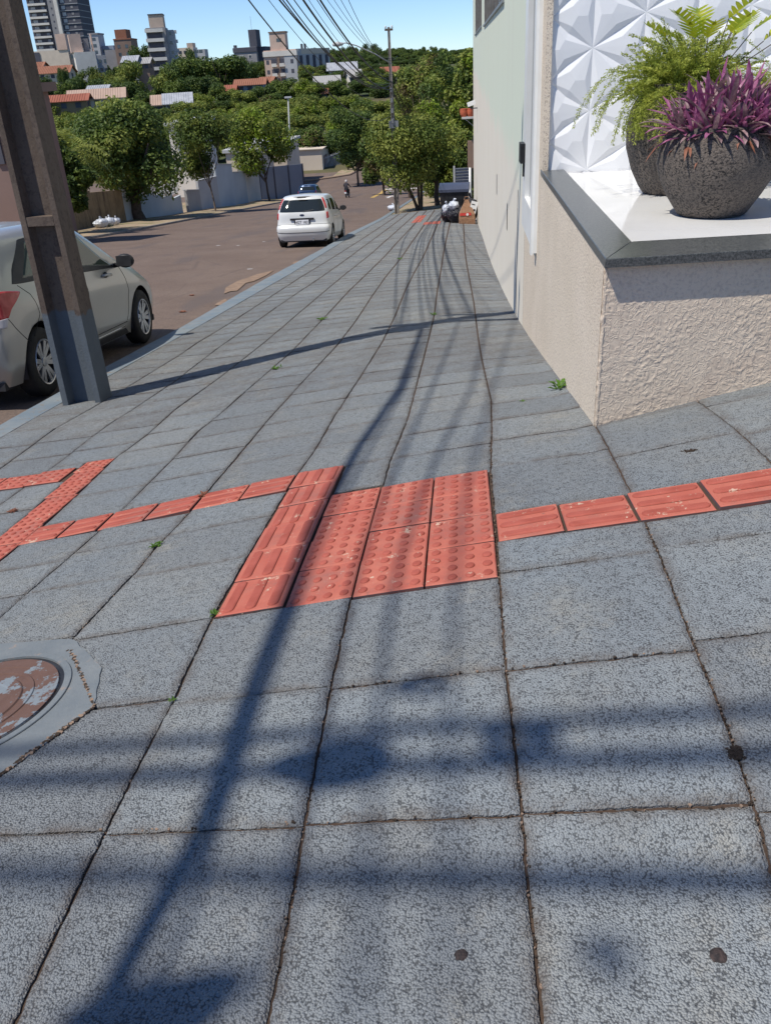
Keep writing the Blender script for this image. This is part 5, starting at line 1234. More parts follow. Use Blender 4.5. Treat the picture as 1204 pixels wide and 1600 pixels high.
def blobs_in(r_, c, R, H, n, top=.5):
    out = []
    for i in range(n):
        a = r_.uniform(0, 6.28); rr_ = R*math.sqrt(r_.random())*.72; t_ = r_.random()
        z = c[2]+(t_-.5)*H*.75; k = 1-.45*max(0, t_-.55)*2*(rr_/R)
        out.append((c[0]+rr_*math.cos(a)*k, c[1]+rr_*math.sin(a)*k, z, R*r_.uniform(.26, .44)))
    return out
def limb_tree(root, base_r, H, crown_z, R, seed, mat, stems=1, lean=(0, 0), limbs=6, spread=.12):
    r_ = random.Random(seed); b = MB()
    for s_ in range(stems):
        a0 = 6.28*s_/stems+r_.random(); off = Vector((math.cos(a0), math.sin(a0), 0))*spread*(stems > 1)
        top = Vector((lean[0]+off.x*6*(stems > 1), lean[1]+off.y*6*(stems > 1), crown_z))
        pts = [off*.5+Vector((0, 0, -.4))]+[off+(top-off)*t_+Vector((r_.uniform(-.1, .1), r_.uniform(-.1, .1), 0))*base_r*3 for t_ in (.05, .3, .55, .8, 1.)]
        b.tube(pts, [base_r*1.5, base_r*1.1, base_r*.9, base_r*.8, base_r*.7, base_r*.6], 9)
        for k in range(limbs//stems+1):
            a = r_.uniform(0, 6.28); st = pts[3]+(pts[5]-pts[3])*r_.random(); e = Vector((math.cos(a)*R*.6, math.sin(a)*R*.6, (H-crown_z)*r_.uniform(.2, .8)))+top
            m = (st+e)/2+Vector((r_.uniform(-.2, .2), r_.uniform(-.2, .2), -.1*R))
            b.tube([st, m, e], [base_r*.5, base_r*.33, base_r*.1], 6)
    return b.build('trunk', mat, root, smooth=True)
def near_tree(px, py, tp, wpx, fn, label, seed, n, leaf, mats, trunk_r=.12, name='street_tree', crown_frac=.62, stems=1, lean=(0, 0), wts=None, dx=0, bark='bark', group=None, ngl=16, P=None, inner=.35):
    P = P or on(px, py, fn); top = at(px, tp, P.y); H = top.z-P.z; R = wpx/pxm((P.x, P.y, P.z+H*.6))/2
    root = empty(name, P, 0, label, 'tree', group); r_ = np.random.default_rng(seed)
    ch = H*crown_frac; cz = H-ch/2
    cxm = dx/pxm(P)
    limb_tree(root, trunk_r, H, H-ch*.85, R*.9, seed, M[bark], stems, (cxm*.6+lean[0], lean[1]))
    bl = blobs_in(r_, (cxm, 0, cz), R, ch, ngl)+[(cxm, 0, cz+ch*.18, R*.5)]
    crown('crown', bl, n, leaf, [M[m_] for m_ in mats], root, seed, wts, inner)
    return root
near_tree(218, 346, 162, 205, road_z, 'broad dark green street tree with a thick trunk beside the white bag pile', 21, 30000, .19, ('leafB', 'leafA', 'leafC'), .42, dx=-8, crown_frac=.80, wts=[.42, .45, .13], ngl=26)
near_tree(338, 333, 168, 118, road_z, 'slender young street tree with a thin pale trunk, in front of the white fence', 22, 11000, .17, ('leafB', 'leafA', 'leafC'), .07, dx=-8, bark='barklight', crown_frac=.68, ngl=16)
near_tree(421, 316, 165, 118, road_z, 'bright green leaning street tree before the grey gates', 23, 12000, .22, ('leafA', 'leafC', 'leafD'), .11, dx=-4, crown_frac=.74, wts=[.35, .35, .3], ngl=18)
near_tree(70, 350, 205, 110, road_z, 'dark street tree mostly hidden behind the concrete pole, shading the road', 27, 16000, .18, ('leafB', 'leafA', 'leafB'), .25, dx=6, crown_frac=.78, ngl=20, P=Vector((-20.3, 44.0, float(road_z(-5, 44.0))+.1)))
# right-hand side
near_tree(655, 327, 186, 178, G, 'small round grey-green tree with several thin stems on the pavement, beside the slim pole', 24, 26000, .13, ('leafA', 'leafC', 'leafC'), .085, stems=4, crown_frac=.66, wts=[.35, .4, .25], ngl=22, dx=-16)
near_tree(682, 320, 215, 60, G, 'dark bushy tree between the small round tree and the wheelie bin', 25, 5000, .14, ('leafB', 'leafB', 'leafA'), .16, crown_frac=.66)
for i, (px, top, w, Y, ms, lb) in enumerate([
    (700, 50, 115, 66, ('leafB', 'leafA', 'leafC'), 'tall leafy tree right beside the end of the pale wall, tallest of the right-hand trees'),
    (655, 66, 105, 74, ('leafA', 'leafC', 'leafE'), 'tall tree with brownish tips behind the slim pole'),
    (735, 58, 95, 58, ('leafA', 'leafC', 'leafD'), 'bright leafy tree partly hidden behind the pale wall'),
    (690, 150, 110, 62, ('leafA', 'leafC', 'leafD'), 'lower bright green tree in front of the tall ones, above the bin'),
    (640, 150, 90, 84, ('leafB', 'leafA', 'leafC'), 'grey-green tree right behind the slim pole, lower half'),
    (600, 195, 80, 98, ('leafB', 'leafA', 'leafE'), 'bushy tree at the far corner right of the motorcycle'),
    (560, 150, 90, 118, ('leafB', 'leafB', 'leafA'), 'dark tree behind the white flat-roofed house at its right'),
    (725, 190, 60, 56, ('leafB', 'leafA', 'leafC'), 'green tree rising just above the grey slatted gate')]):
    x = at(px, 300, Y).x; gz = float(G(-3.5, Y))-.5
    near_tree(px, 300, top, w, None, lb, 40+i, 12000, .17 if Y < 80 else .24, ms, .16, name='leafy_tree', P=Vector((x, Y, gz)), crown_frac=.86, ngl=18)

# instanced trees over the valley and the hill
def proto_tree(seed, R, H, n, leaf, mats, wts=None, nb=16):
    root = bpy.data.objects.new('tree', None); r_ = np.random.default_rng(seed); C.objects.link(root)
    limb_tree(root, .22, H, H*.35, R*.7, seed, M['bark'], limbs=4)
    crown('crown', blobs_in(r_, (0, 0, H*.58), R, H*.72, nb), n, leaf, [M[m_] for m_ in mats], root, seed, wts)
    return root
protos = [proto_tree(60, 5, 9, 6500, .42, ('leafB', 'leafA', 'leafC')), proto_tree(61, 5, 9, 6500, .45, ('leafA', 'leafC', 'leafC')), proto_tree(62, 5, 9, 6500, .42, ('leafB', 'leafB', 'leafA')),
          proto_tree(63, 5, 9, 6500, .40, ('leafA', 'leafC', 'leafD')), proto_tree(64, 5, 9, 6000, .42, ('leafB', 'leafA', 'leafE')), proto_tree(65, 5, 9, 6500, .44, ('leafB', 'leafA', 'leafA'))]
used = set()
def plant_tree(px, top, wpx, Y, k, label, group=None, minh=4):
    T = at(px, top, Y); gz = tzs(T.x, T.y); R = wpx/pxm(T)/2; H = max(T.z-gz, minh, R*1.1)
    o = protos[k]
    if k in used: o = copy_tree(protos[k])
    used.add(k); o.location = (T.x, T.y, T.z-H); s = R/5; o.scale = (s*random.uniform(.9, 1.1), s, H/9.2*.96); o.rotation_euler = (0, 0, random.uniform(0, 6.28))
    tag(o, label, 'tree', group); return o
# the band of trees filling the valley behind the crossing
rr = random.Random(3)
band = []
for row, (Y, y0, w) in enumerate([(225, 150, 52), (205, 158, 54), (185, 168, 56), (165, 180, 58), (150, 194, 60)]):
    x = 40+rr.uniform(0, 20)
    while x < 640:
        hy = y0+rr.uniform(-9, 10)+(8 if x < 120 else 0)-(8 if 430 < x < 560 and row < 3 else 0)
        if not (row == 0 and 95 < x < 300): band.append((x, hy, w*rr.uniform(.8, 1.25), Y+rr.uniform(-7, 7), rr.choice([1, 1, 1, 3, 3, 3, 0, 4, 5])))
        x += w*rr.uniform(.55, .8)
for b_ in band: plant_tree(*b_, 'mid-green tree in the wooded valley band beyond the street crossing', 'trees filling the valley beyond the crossing')
special = [(215, 60, 46, 330, 2, 'dark round tree left of the white-balconied block on the hill'), (300, 74, 30, 300, 0, 'tree on the skyline just left of the big dark clump'),
    (340, 76, 90, 262, 2, 'largest dark tree clump on the hill, between the balconied block and the pink block'), (285, 82, 70, 258, 5, 'tree left of the largest dark clump'), (390, 95, 42, 270, 0, 'green tree at the foot of the pink apartment block, left side'),
    (250, 98, 70, 245, 0, 'green tree below the white-balconied block'), (200, 92, 50, 262, 1, 'tree just right of the white apartment block'), (310, 110, 60, 240, 2, 'dark tree under the big clump'), (270, 120, 50, 236, 5, 'dark tree above the white metal roofs'),
    (97, 122, 46, 240, 5, 'rounded dense tree beneath the orange roofs at the left'), (95, 97, 20, 290, 2, 'small dark tree in front of the cream wall at the left'), (65, 110, 30, 260, 2, 'dark tree right beside the concrete pole, under the orange roof'), (115, 112, 40, 262, 2, 'dark tree below the orange roof'),
    (150, 122, 50, 250, 0, 'green tree in front of the white apartment block'), (185, 116, 60, 248, 3, 'light green tree right of the white apartment block'), (440, 120, 60, 240, 5, 'dark tree in front of the pink apartment block'), (470, 118, 50, 236, 3, 'tree right of the pink block base'),
    (410, 128, 50, 232, 2, 'dark tree over the small orange roofs'), (505, 100, 36, 330, 4, 'brownish tree right of the pink apartment block'), (545, 108, 30, 300, 5, 'tree among the small houses of the far slope'), (575, 118, 50, 260, 3, 'olive tree right of the small houses'),
    (478, 100, 30, 320, 1, 'light green tree behind the house with the arched roofs'), (600, 105, 40, 280, 0, 'tree left of the slim pole on the far slope'), (190, 120, 60, 238, 2, 'dark tree above the long tiled roof'), (225, 140, 50, 222, 5, 'dark tree behind the white metal roofs'),
    (350, 128, 50, 236, 0, 'tree left of the orange roofs'), (20, 120, 60, 240, 2, 'tree behind the concrete pole at the left'), (380, 140, 50, 228, 1, 'light tree in front of the orange roofs')]
for x, y, w, Y, k, lb in special: plant_tree(x, y, w, Y, k, lb)
# the ridge on the right
for Y, y0, w in ((250, 122, 48), (300, 110, 44), (345, 104, 38), (400, 98, 34), (470, 91, 30), (560, 86, 26), (680, 80, 24), (820, 76, 22), (1000, 73, 18)):
    x = 486+rr.uniform(0, 8)
    while x < 770:
        yy = y0+rr.uniform(-3, 3)-(3 if 540 < x < 590 else 0); plant_tree(x, yy, w*rr.uniform(.9, 1.3), Y+rr.uniform(-20, 20), rr.choice([0, 2, 5, 2]), 'dark green tree on the wooded ridge at the skyline', 'trees of the wooded ridge on the skyline')
        x += w*rr.uniform(.6, .85)
for Y, y0, w in ((380, 88, 24), (330, 98, 26)):
    x = 20
    while x < 420:
        plant_tree(x, y0+rr.uniform(-4, 4)+(420-x)*.03, w*rr.uniform(.9, 1.3), Y+rr.uniform(-12, 12), rr.choice([0, 2, 5, 1]), 'green tree among the apartment blocks on the left hill', 'trees between the blocks on the left hill'); x += w*rr.uniform(.8, 1.2)

# ------------------------------------------------------------------ buildings on the hill
def cmat(name, c, r=.85): return simple(name, c, tuple(v*.88 for v in c), .4, r, .2)
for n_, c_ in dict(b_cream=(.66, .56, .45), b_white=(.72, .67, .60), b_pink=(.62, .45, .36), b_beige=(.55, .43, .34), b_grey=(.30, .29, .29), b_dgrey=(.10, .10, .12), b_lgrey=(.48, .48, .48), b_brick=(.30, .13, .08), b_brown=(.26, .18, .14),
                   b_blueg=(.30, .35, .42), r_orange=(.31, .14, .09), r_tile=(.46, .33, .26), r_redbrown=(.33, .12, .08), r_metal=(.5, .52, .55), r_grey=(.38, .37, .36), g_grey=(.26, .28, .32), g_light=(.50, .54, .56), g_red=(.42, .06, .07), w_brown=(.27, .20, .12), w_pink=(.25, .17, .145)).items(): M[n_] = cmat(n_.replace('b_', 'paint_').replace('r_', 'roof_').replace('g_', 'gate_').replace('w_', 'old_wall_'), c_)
M['r_metal'] = simple('roof_sheet_metal', (.45, .46, .48), (.34, .35, .37), .8, .4, .4)
class Bld:
    """a block seen from afar: front face towards us between two pixel columns, a visible right flank, built at its distance"""
    def __init__(s, label, px0, px1, top, Y, rot, depth, cat='building', name='apartment_block', extra=6):
        A = at(px0, top, Y); B = at(px1, top, Y); s.w = (B.x-A.x)/math.cos(rot); gz = tzs((A.x+B.x)/2, Y); s.h = A.z*.5+B.z*.5-gz+extra; s.d = depth
        s.root = empty(name, (A.x, A.y, gz-extra), rot, label, cat)
    def block(s, x0, x1, y0, y1, z0, z1, mat, name='wall', parent=None):
        b = MB(); b.bb(x0*s.w, x1*s.w, y0, y1, z0, z1); return b.build(name, M[mat], parent or s.root)
    def win(s, x, z, w=1.3, h=1.2, face='f', mat='glassdark', at_y=0., dx=0, name='window', fr=None, y=0):
        b = MB()
        if face == 'f': b.bb(x-w/2, x+w/2, y-.06, y+.1, z-h/2, z+h/2)
        else: b.bb(dx-.1, dx+.06, x-w/2, x+w/2, z-h/2, z+h/2)
        return b.build(name, M[mat], s.root)
    def balcony(s, x, z, w, mat='b_white', out=1.1, y=0):
        b = MB(); b.bb(x-w/2, x+w/2, y-out, y-.002, z, z+.18); b.bb(x-w/2, x+w/2, y-out, y-out+.12, z+.18, z+1.05)
        return b.build('balcony', M[mat], s.root)
# tower at the left edge
B = Bld('tall dark high-rise tower with white balcony bands, its top cut off by the photo', 26, 104, -70, 520, .10, 26, name='high_rise_tower', extra=10); w, h = B.w, B.h
B.block(0, .42, 0, 24, 0, h, 'b_dgrey'); B.block(.42, .55, -1.5, 20, 0, h, 'b_grey'); B.block(.55, .62, -2.2, 16, 0, h, 'b_white', 'stair_column'); B.block(.62, 1.0, 0, 24, 0, h, 'b_dgrey')
nf = int(h/3.1)
for k in range(4, nf):
    z = k*3.1; B.balcony(w*.20, z, w*.36, 'b_white', 1.8)
    b = MB(); b.bb(w*.63, w*1.003, -.35, 24.1, z-.12, z+.12); b.build('floor_band', M['b_lgrey'], B.root)
    B.win(w*.70, z+1.5, 2.0, 1.7, mat='b_lgrey'); B.win(w*.87, z+1.5, 1.2, 1.0, mat='b_grey')
    B.win(w*.10, z+1.9, 2.4, 1.3, mat='b_lgrey'); B.win(w*.30, z+1.9, 1.6, 1.3, mat='g_grey')
    B.win(w*.485, z+1.4, .8, .8, mat='b_dgrey', y=-1.5)
# long cream block and white block below it
B = Bld('low cream building with blank side wall between the dark tower and the white block', 44, 108, 79, 372, .12, 22); w, h = B.w, B.h
B.block(0, .93, 0, 20, 0, h, 'b_cream'); B.block(.70, .93, -.3, 12, h, h+5.5, 'b_pink', 'stair_tower'); B.block(.93, 1.13, 1.0, 16, 0, h-.6, 'b_beige')
B.block(0.0, .25, -.3, 8, h-4, h-.4, 'b_dgrey', 'roof_terrace')
for k in range(5):
    for x in (.98, 1.07): B.win(w*x, h-2.6-k*3, .9, 1.2, y=1.0)
B = Bld('white apartment block with a shaded blue-grey flank full of small windows', 116, 144, 81, 350, .42, 20); w, h = B.w, B.h
B.block(0, 1, 0, 17, 0, h, 'b_white'); B.block(-.12, .45, 2, 12, h, h+6, 'b_pink', 'stair_tower'); B.block(.95, 1.0, 4, 10, h, h+6, 'b_pink', 'water_tank_tower'); B.block(.55, .8, 5, 11, h, h+4.5, 'b_grey', 'water_tank_tower')
b = MB(); b.bb(w+.001, w+.35, .5, 17.2, 0, h-.2); b.build('flank', M['b_blueg'], B.root)  # shade of the white block's flank, put into its blue-grey colour
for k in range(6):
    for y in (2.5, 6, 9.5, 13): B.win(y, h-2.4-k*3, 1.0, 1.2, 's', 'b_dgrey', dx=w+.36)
B.block(1.13, 1.6, 17, 26, 0, h-1, 'b_lgrey')
for k in range(5):
    for y in (19, 22): B.win(w*1.3+(y-19)*.6, h-3-k*3, .9, 1.1, y=17)
B = Bld('pink-walled stair tower block with a grey water tank, behind the white block', 138, 152, 54, 420, .1, 12); w, h = B.w, B.h
B.block(0, 1, 0, 10, 0, h, 'b_lgrey'); B.block(-.05, 1.05, -.3, 10.4, h, h+.6, 'b_grey', 'roof'); B.block(1.0, 2.3, 3, 12, 0, h-4.5, 'b_blueg'); B.block(-1.6, 0, 2, 12, 0, h-5.5, 'b_grey')
for k in range(3): B.win(w*.5, h-1.8-k*2.5, 1.6, 1.2)
for k in range(3):
    for x in (1.25, 1.6, 1.95): B.win(w*x, h-6.5-k*3, 1.2, 1.3, y=3)
B = Bld('brown brick block with a flat stepped top left of the dark round tree', 177, 203, 60, 410, .1, 14); w, h = B.w, B.h
B.block(0, 1, 0, 12, 0, h, 'b_brown'); B.block(.12, .78, .5, 9, h, h+3.4, 'b_brick', 'water_tank_tower'); B.block(-.7, 0, 2, 10, 0, h-4, 'b_grey')
B.block(-.02, 1.02, -.2, 12.2, h-.5, h-.1, 'b_brick', 'cornice')
for k in range(3):
    for x in (.25, .7): B.win(w*x, h-3-k*3, 1.2, 1.3)
# block with white balconies
B = Bld('narrow grey apartment block with stacked white balconies and a brown roof tower', 227, 256, 43, 330, .22, 14); w, h = B.w, B.h
B.block(0, 1, 0, 12, 0, h, 'b_grey'); B.block(.22, .95, .5, 8, h, h+3.8, 'b_beige', 'stair_tower'); B.block(1.0, 1.35, 3, 12, 0, h-.8, 'b_lgrey'); B.block(.2, .97, .3, 8.2, h+3.8, h+4.1, 'b_dgrey', 'roof')
for k in range(8):
    z = h-1.4-k*2.9; B.balcony(w*.42, z, w*.92, 'b_white', 1.3)
    b = MB(); b.bb(w*.05, w*.8, -.08, .1, z-1.8, z-.1); b.build('window', M['b_dgrey'], B.root); B.win(w*1.18, z-.5, .8, 1.0, y=3)
    B.balcony(w*1.4, z-.6, 1.6, 'b_lgrey', .9, y=4)
B = Bld('low pale row on the skyline between the balconied block and the big trees', 276, 318, 74, 440, .05, 10, name='low_building'); w, h = B.w, B.h
B.block(0, .6, 0, 9, 0, h, 'b_cream'); B.block(.38, .6, .2, 6, h, h+1.8, 'b_beige', 'stair_tower'); B.block(.6, 1, 1, 8, 0, h-1, 'b_lgrey')
for x in (.1, .3, .5, .7, .85): B.win(w*x, h-1.8, 1.6, 1.2, y=0 if x < .6 else 1)
# grey block and pink block
B = Bld('grey apartment block with a dark stair tower, left behind the pink block', 364, 400, 74, 395, -.02, 14); w, h = B.w, B.h
B.block(0, 1, 0, 14, 0, h, 'b_grey'); B.block(-.02, 1.03, -.3, 14.2, h-1.7, h-.1, 'b_dgrey', 'parapet'); B.block(.72, 1.05, .5, 8, h, h+6.2, 'b_dgrey', 'stair_tower'); B.block(1.0, 1.32, 3, 14, 0, h, 'b_dgrey'); B.block(.0, .1, 1, 3, h, h+1, 'b_dgrey', 'water_tank')
for k in range(4):
    B.win(w*.30, h-3.4-k*3, 2.6, 1.2, mat='b_lgrey'); B.win(w*.70, h-3.4-k*3, 1.4, 1.3, mat='b_white'); B.win(w*.70, h-3.4-k*3, 1.0, .9, y=-.05)
b = MB(); b.tube([(w*.85, 2, h+6.2), (w*.85, 2, h+11)], .06, 5); b.build('aerial', M['iron'], B.root)
B = Bld('pink five-storey apartment block with white balconies and a square roof tower, centre of the hill', 411, 462, 78, 330, .02, 20); w, h = B.w, B.h
B.block(0, 1, 0, 3, 0, h, 'b_pink'); B.block(-.02, 1.02, -.35, 3.2, h-1.9, h-.3, 'b_white', 'parapet'); B.block(.22, .70, .5, 6, h, h+5.2, 'b_pink', 'stair_tower'); B.block(.20, .72, .3, 6.2, h+5.2, h+5.6, 'b_brown', 'tower_roof')
B.block(.40, .48, -.25, .0, 0, h-2, 'b_brown', 'facade_stripe'); B.block(.62, 1.0, -.2, .0, h*.02, h-2, 'b_lgrey', 'facade_panel')
B.win(w*.5, h+3, 1.6, 1.0, y=.5)
for k in range(6):
    z = h-3.6-k*3
    for x in (.10, .85): B.win(w*x, z, .95, 1.2, mat='b_dgrey', y=-.2 if x > .5 else 0)
    for x in (.30, .54): B.win(w*x, z, 2.0, 1.6, mat='b_dgrey'); B.balcony(w*x, z-1.5, w*.15, 'b_white', .9)
b = MB(); b.bb(w*1.001, w*1.001+.4, 3, 24, 0, h-.2); b.build('flank', M['b_lgrey'], B.root)
b = MB(); b.add([(w, 2.9, 0), (w+9, 22, 0), (w+9, 22, h), (w, 2.9, h)], [(0, 1, 2, 3)]); b.add([(w, 2.9, h), (w+9, 22, h), (0, 22, h), (0, 3.1, h)], [(0, 1, 2, 3)]); b.build('side_wing', M['b_lgrey'], B.root)
for j in range(5):
    t_ = (j+.5)/5; xx, yy = w+9*t_, 2.9+19.1*t_
    b = MB(); Mx = Matrix.Rotation(math.atan2(19.1, 9), 3, 'Z'); b.box((xx, yy-.3, h/2-1), (1.3, .5, h-2), Mx); b.build('dark_window_stripe', M['b_dgrey'], B.root)
b = MB(); b.add([(w-.3, 2.4, h-1.6), (w+9.2, 21.6, h-1.6), (w+9.2, 21.6, h+.1), (w-.3, 2.4, h+.1)], [(0, 1, 2, 3)]); b.build('parapet', M['b_cream'], B.root)
for x in (1.05, 1.15): B.block(x, x+.05, 8, 10, h, h+1.6, 'b_dgrey', 'water_tank')
# houses with roofs
def house(px0, px1, ridge, eave, Y, rot, wallm, roofm, label, depth=9, hip=0, name='house', barrel=0, xtra=0):
    A = at(px0, eave, Y); Bq = at(px1, eave, Y); w = (Bq.x-A.x)/math.cos(rot); gz = tzs((A.x+Bq.x)/2, Y); ez = (A.z+Bq.z)/2; rz = at((px0+px1)/2, ridge, Y+depth/2).z
    rz = max(rz, ez+.8); rt = empty(name, (A.x, Y, 0), rot, label, 'house')
    b = MB(); b.bb(.3, w-.3, .3, depth-.3, min(gz, ez-3)-2, ez-.02); b.add([(w-.31, .3, ez-.02), (w-.31, depth-.3, ez-.02), (w-.31, depth/2, rz-.25)], [(0, 1, 2)]); b.add([(.31, .3, ez-.02), (.31, depth-.3, ez-.02), (.31, depth/2, rz-.25)], [(0, 2, 1)]); b.build('wall', M[wallm], rt)
    b = MB(); e = .5
    for s_ in (0, 1):
        ya, yb = (-e, depth/2) if s_ == 0 else (depth+e, depth/2)
        n_ = 1 if barrel else 24
        b.add([(-e, ya, ez-.25), (w+e, ya, ez-.25), (w+e-hip, yb, rz), (-e+hip, yb, rz), (-e, ya, ez-.37), (w+e, ya, ez-.37), (w+e-hip, yb, rz-.12), (-e+hip, yb, rz-.12)], [(0, 1, 2, 3), (4, 7, 6, 5), (0, 4, 5, 1), (1, 5, 6, 2), (0, 3, 7, 4)])
    if not barrel: 
        k = 0; 
        while k*.55 < w: b.tube([(k*.55-e+.1, -e, ez-.2), (k*.55-e+.1+ (hip*.0), depth/2, rz+.05)], .045, 4); k += 1
    b.build('roof', M[roofm], rt)
    for x in np.linspace(.2, .8, 3): q = MB(); q.bb(w*x-.6, w*x+.6, .22, .33, ez-1.7, ez-.6); q.build('window', M['b_dgrey'], rt)
    q = MB(); q.bb(w-.33, w-.22, depth*.4, depth*.6, ez-1.6, ez-.5); q.build('window', M['b_dgrey'], rt)
    return rt
house(54, 106, 103, 113, 300, .10, 'b_cream', 'r_orange', 'house with a bright orange tiled roof under the cream building at the left', 8)
house(48, 66, 97, 103, 306, .05, 'b_beige', 'r_orange', 'small orange-roofed annexe beside the concrete pole', 5)
house(106, 186, 139, 153, 212, .28, 'b_white', 'r_tile', 'long house with a pale sun-bleached terracotta tile roof above the valley trees', 9)
house(60, 130, 148, 157, 206, .20, 'w_brown', 'r_redbrown', 'low house with a dark red-brown roof left of the long pale-roofed house', 6)
house(136, 166, 133, 139, 232, .1, 'b_lgrey', 'r_metal', 'small light metal roof showing behind the long terracotta roof', 5)
house(238, 262, 148, 162, 214, .25, 'b_cream', 'r_tile', 'small shed with a rusty tan roof beside the white metal roof', 8)
house(256, 296, 145, 160, 214, .25, 'b_lgrey', 'r_metal', 'house with a shiny white corrugated metal roof above the valley trees', 9)
house(190, 212, 87, 96, 300, .1, 'b_lgrey', 'r_metal', 'small house with a grey metal roof at the foot of the balconied block', 8)
house(208, 232, 90, 98, 302, .1, 'b_brown', 'r_grey', 'dull brown-grey roofed house below the balconied block', 8)
house(366, 412, 123, 131, 248, .1, 'b_blueg', 'r_orange', 'house with an orange tile roof below the grey and pink blocks', 8)
house(403, 424, 120, 128, 256, -.1, 'b_pink', 'r_orange', 'small orange roof touching the base of the pink block', 6)
house(340, 366, 133, 140, 240, .1, 'w_brown', 'r_redbrown', 'dark red roof glimpsed between trees under the big dark clump', 6)
house(492, 530, 118, 130, 262, .15, 'b_lgrey', 'r_grey', 'house with rows of arched grey roof ridges on the right of the pink block', 10)
for k in range(5):
    pass
house(512, 556, 97, 108, 300, .1, 'b_cream', 'r_metal', 'house with a curved white-edged roof on the far slope', 10)
house(546, 566, 108, 118, 288, .3, 'b_white', 'r_grey', 'white gabled house on the far slope left of the slim pole', 9)
house(495, 510, 139, 144, 240, .1, 'b_pink', 'r_orange', 'tiny orange roof peeping over the valley trees right of centre', 6)
house(596, 622, 104, 112, 300, .1, 'b_pink', 'r_redbrown', 'red-roofed house on the far slope just left of the slim pole', 9)
house(590, 606, 116, 124, 280, .1, 'b_white', 'r_grey', 'grey-roofed white house below the red-roofed one near the slim pole', 8)

# ------------------------------------------------------------------ walls and gates across the street
def wallseg(name, p0, p1, h0, h1, th, mat, label, cat, base0=None, base1=None, group=None, ht=None, parent=None, pn=None):
    """vertical wall between ground points p0 and p1 with heights h0, h1"""
    p0, p1 = Vector(p0), Vector(p1); d = (p1-p0); L = math.hypot(d.x, d.y); a = math.atan2(d.y, d.x)
    b = MB(); z0, z1 = 0, p1.z-p0.z; t_ = th/2
    vs = [(0, -t_, z0-.8), (L, -t_, z1-.8), (L, t_, z1-.8), (0, t_, z0-.8), (0, -t_, z0+h0), (L, -t_, z1+h1), (L, t_, z1+h1), (0, t_, z0+h0)]
    b.add(vs, [(0, 1, 5, 4), (1, 2, 6, 5), (2, 3, 7, 6), (3, 0, 4, 7), (4, 5, 6, 7), (0, 3, 2, 1)])
    o = b.build(name, mat, parent, label=label, cat=cat, group=group)
    o.location = p0; o.rotation_euler = (0, 0, a); return o, L, z1
def vz(x, y): return float(verge_z(np.array(x), np.array(y)))
def VP(x, y): return Vector((x, y, vz(x, y)))
def hgt(px_top, P): # height of the point seen at row px_top above P
    return at(px_top[0], px_top[1], P.y).z-P.z
t = NT('old_stained_wall', .95); b_ = t.mix(t.ramp(t.noise(.8, 6, .7), [(.35, 0.), (.65, 1.)]), (.30, .22, .12), (.20, .145, .085)); b_ = t.mix(t.ramp(t.noise(1.6, 6, .75, co=t.co('Object', (1, 1, .2))), [(.52, 0.), (.62, .8)]), b_, (.09, .06, .04)); t.col(b_); t.bump(t.noise(6, 5), .5, .03); M['oldwall'] = t.m
XL = -21.6
g0, g1 = VP(XL-.8, 41), VP(XL-.2, 51.5)
wallseg('boundary_wall', g0, g1, 2.0, 2.0, .25, M['oldwall'], 'stained ochre-brown boundary wall behind the white bag pile at the left', 'wall')
g2 = VP(XL-.2, 56.5); wallseg('boundary_wall', g1, g2, 1.9, 1.9, .2, M['oldwall'], 'vine-stained end piece of the brown wall, behind the thick tree trunk', 'wall')
# white railing fence on a low wall
g3 = VP(XL-.4, 57); g4 = VP(XL-.3, 69)
fr = empty('railing_fence', g3, 0, 'low grey wall topped with a white picket railing, right of the thick-trunked tree', 'fence')
def rel(v): return tuple(Vector(v)-g3)
b = MB(); n = 6
for k in range(n):
    a, c = g3.lerp(g4, k/n), g3.lerp(g4, (k+1)/n); z = a.z
    vs = [rel((a.x-.1, a.y, c.z-.8)), rel((c.x-.1, c.y, c.z-.8)), rel((c.x+.1, c.y, c.z-.8)), rel((a.x+.1, a.y, c.z-.8))]
    hh = 1.35 if k < 5 else 1.2; top = z+hh if k < 4 else a.z+hh-.1; vs += [(v[0], v[1], top-g3.z) for v in vs]
    b.add(vs, [(0, 1, 5, 4), (1, 2, 6, 5), (2, 3, 7, 6), (3, 0, 4, 7), (4, 5, 6, 7)])
b.build('low_wall', M['g_light'], fr)
b = MB()
for k in range(60):
    a = g3.lerp(g4, k/60); kk = int(k/10); tz_ = g3.lerp(g4, kk/6).z+1.35; b.bb(a.x-.015-g3.x, a.x+.015-g3.x, a.y-.03-g3.y, a.y+.03-g3.y, tz_-g3.z-.01, tz_-g3.z+1.0)
for kk in range(6):
    a, c = g3.lerp(g4, kk/6), g3.lerp(g4, (kk+1)/6); tz_ = a.z+1.35-g3.z
    for dz in (.12, .88): b.add([(a.x-g3.x-.02, a.y-g3.y, tz_+dz), (c.x-g3.x-.02, c.y-g3.y, tz_+dz), (c.x-g3.x+.02, c.y-g3.y, tz_+dz), (a.x-g3.x+.02, a.y-g3.y, tz_+dz), (a.x-g3.x-.02, a.y-g3.y, tz_+dz+.05), (c.x-g3.x-.02, c.y-g3.y, tz_+dz+.05), (c.x-g3.x+.02, c.y-g3.y, tz_+dz+.05), (a.x-g3.x+.02, a.y-g3.y, tz_+dz+.05)], [(0, 1, 5, 4), (1, 2, 6, 5), (2, 3, 7, 6), (3, 0, 4, 7), (4, 5, 6, 7)])
b.build('picket_rail', M['whitepaint'], fr)
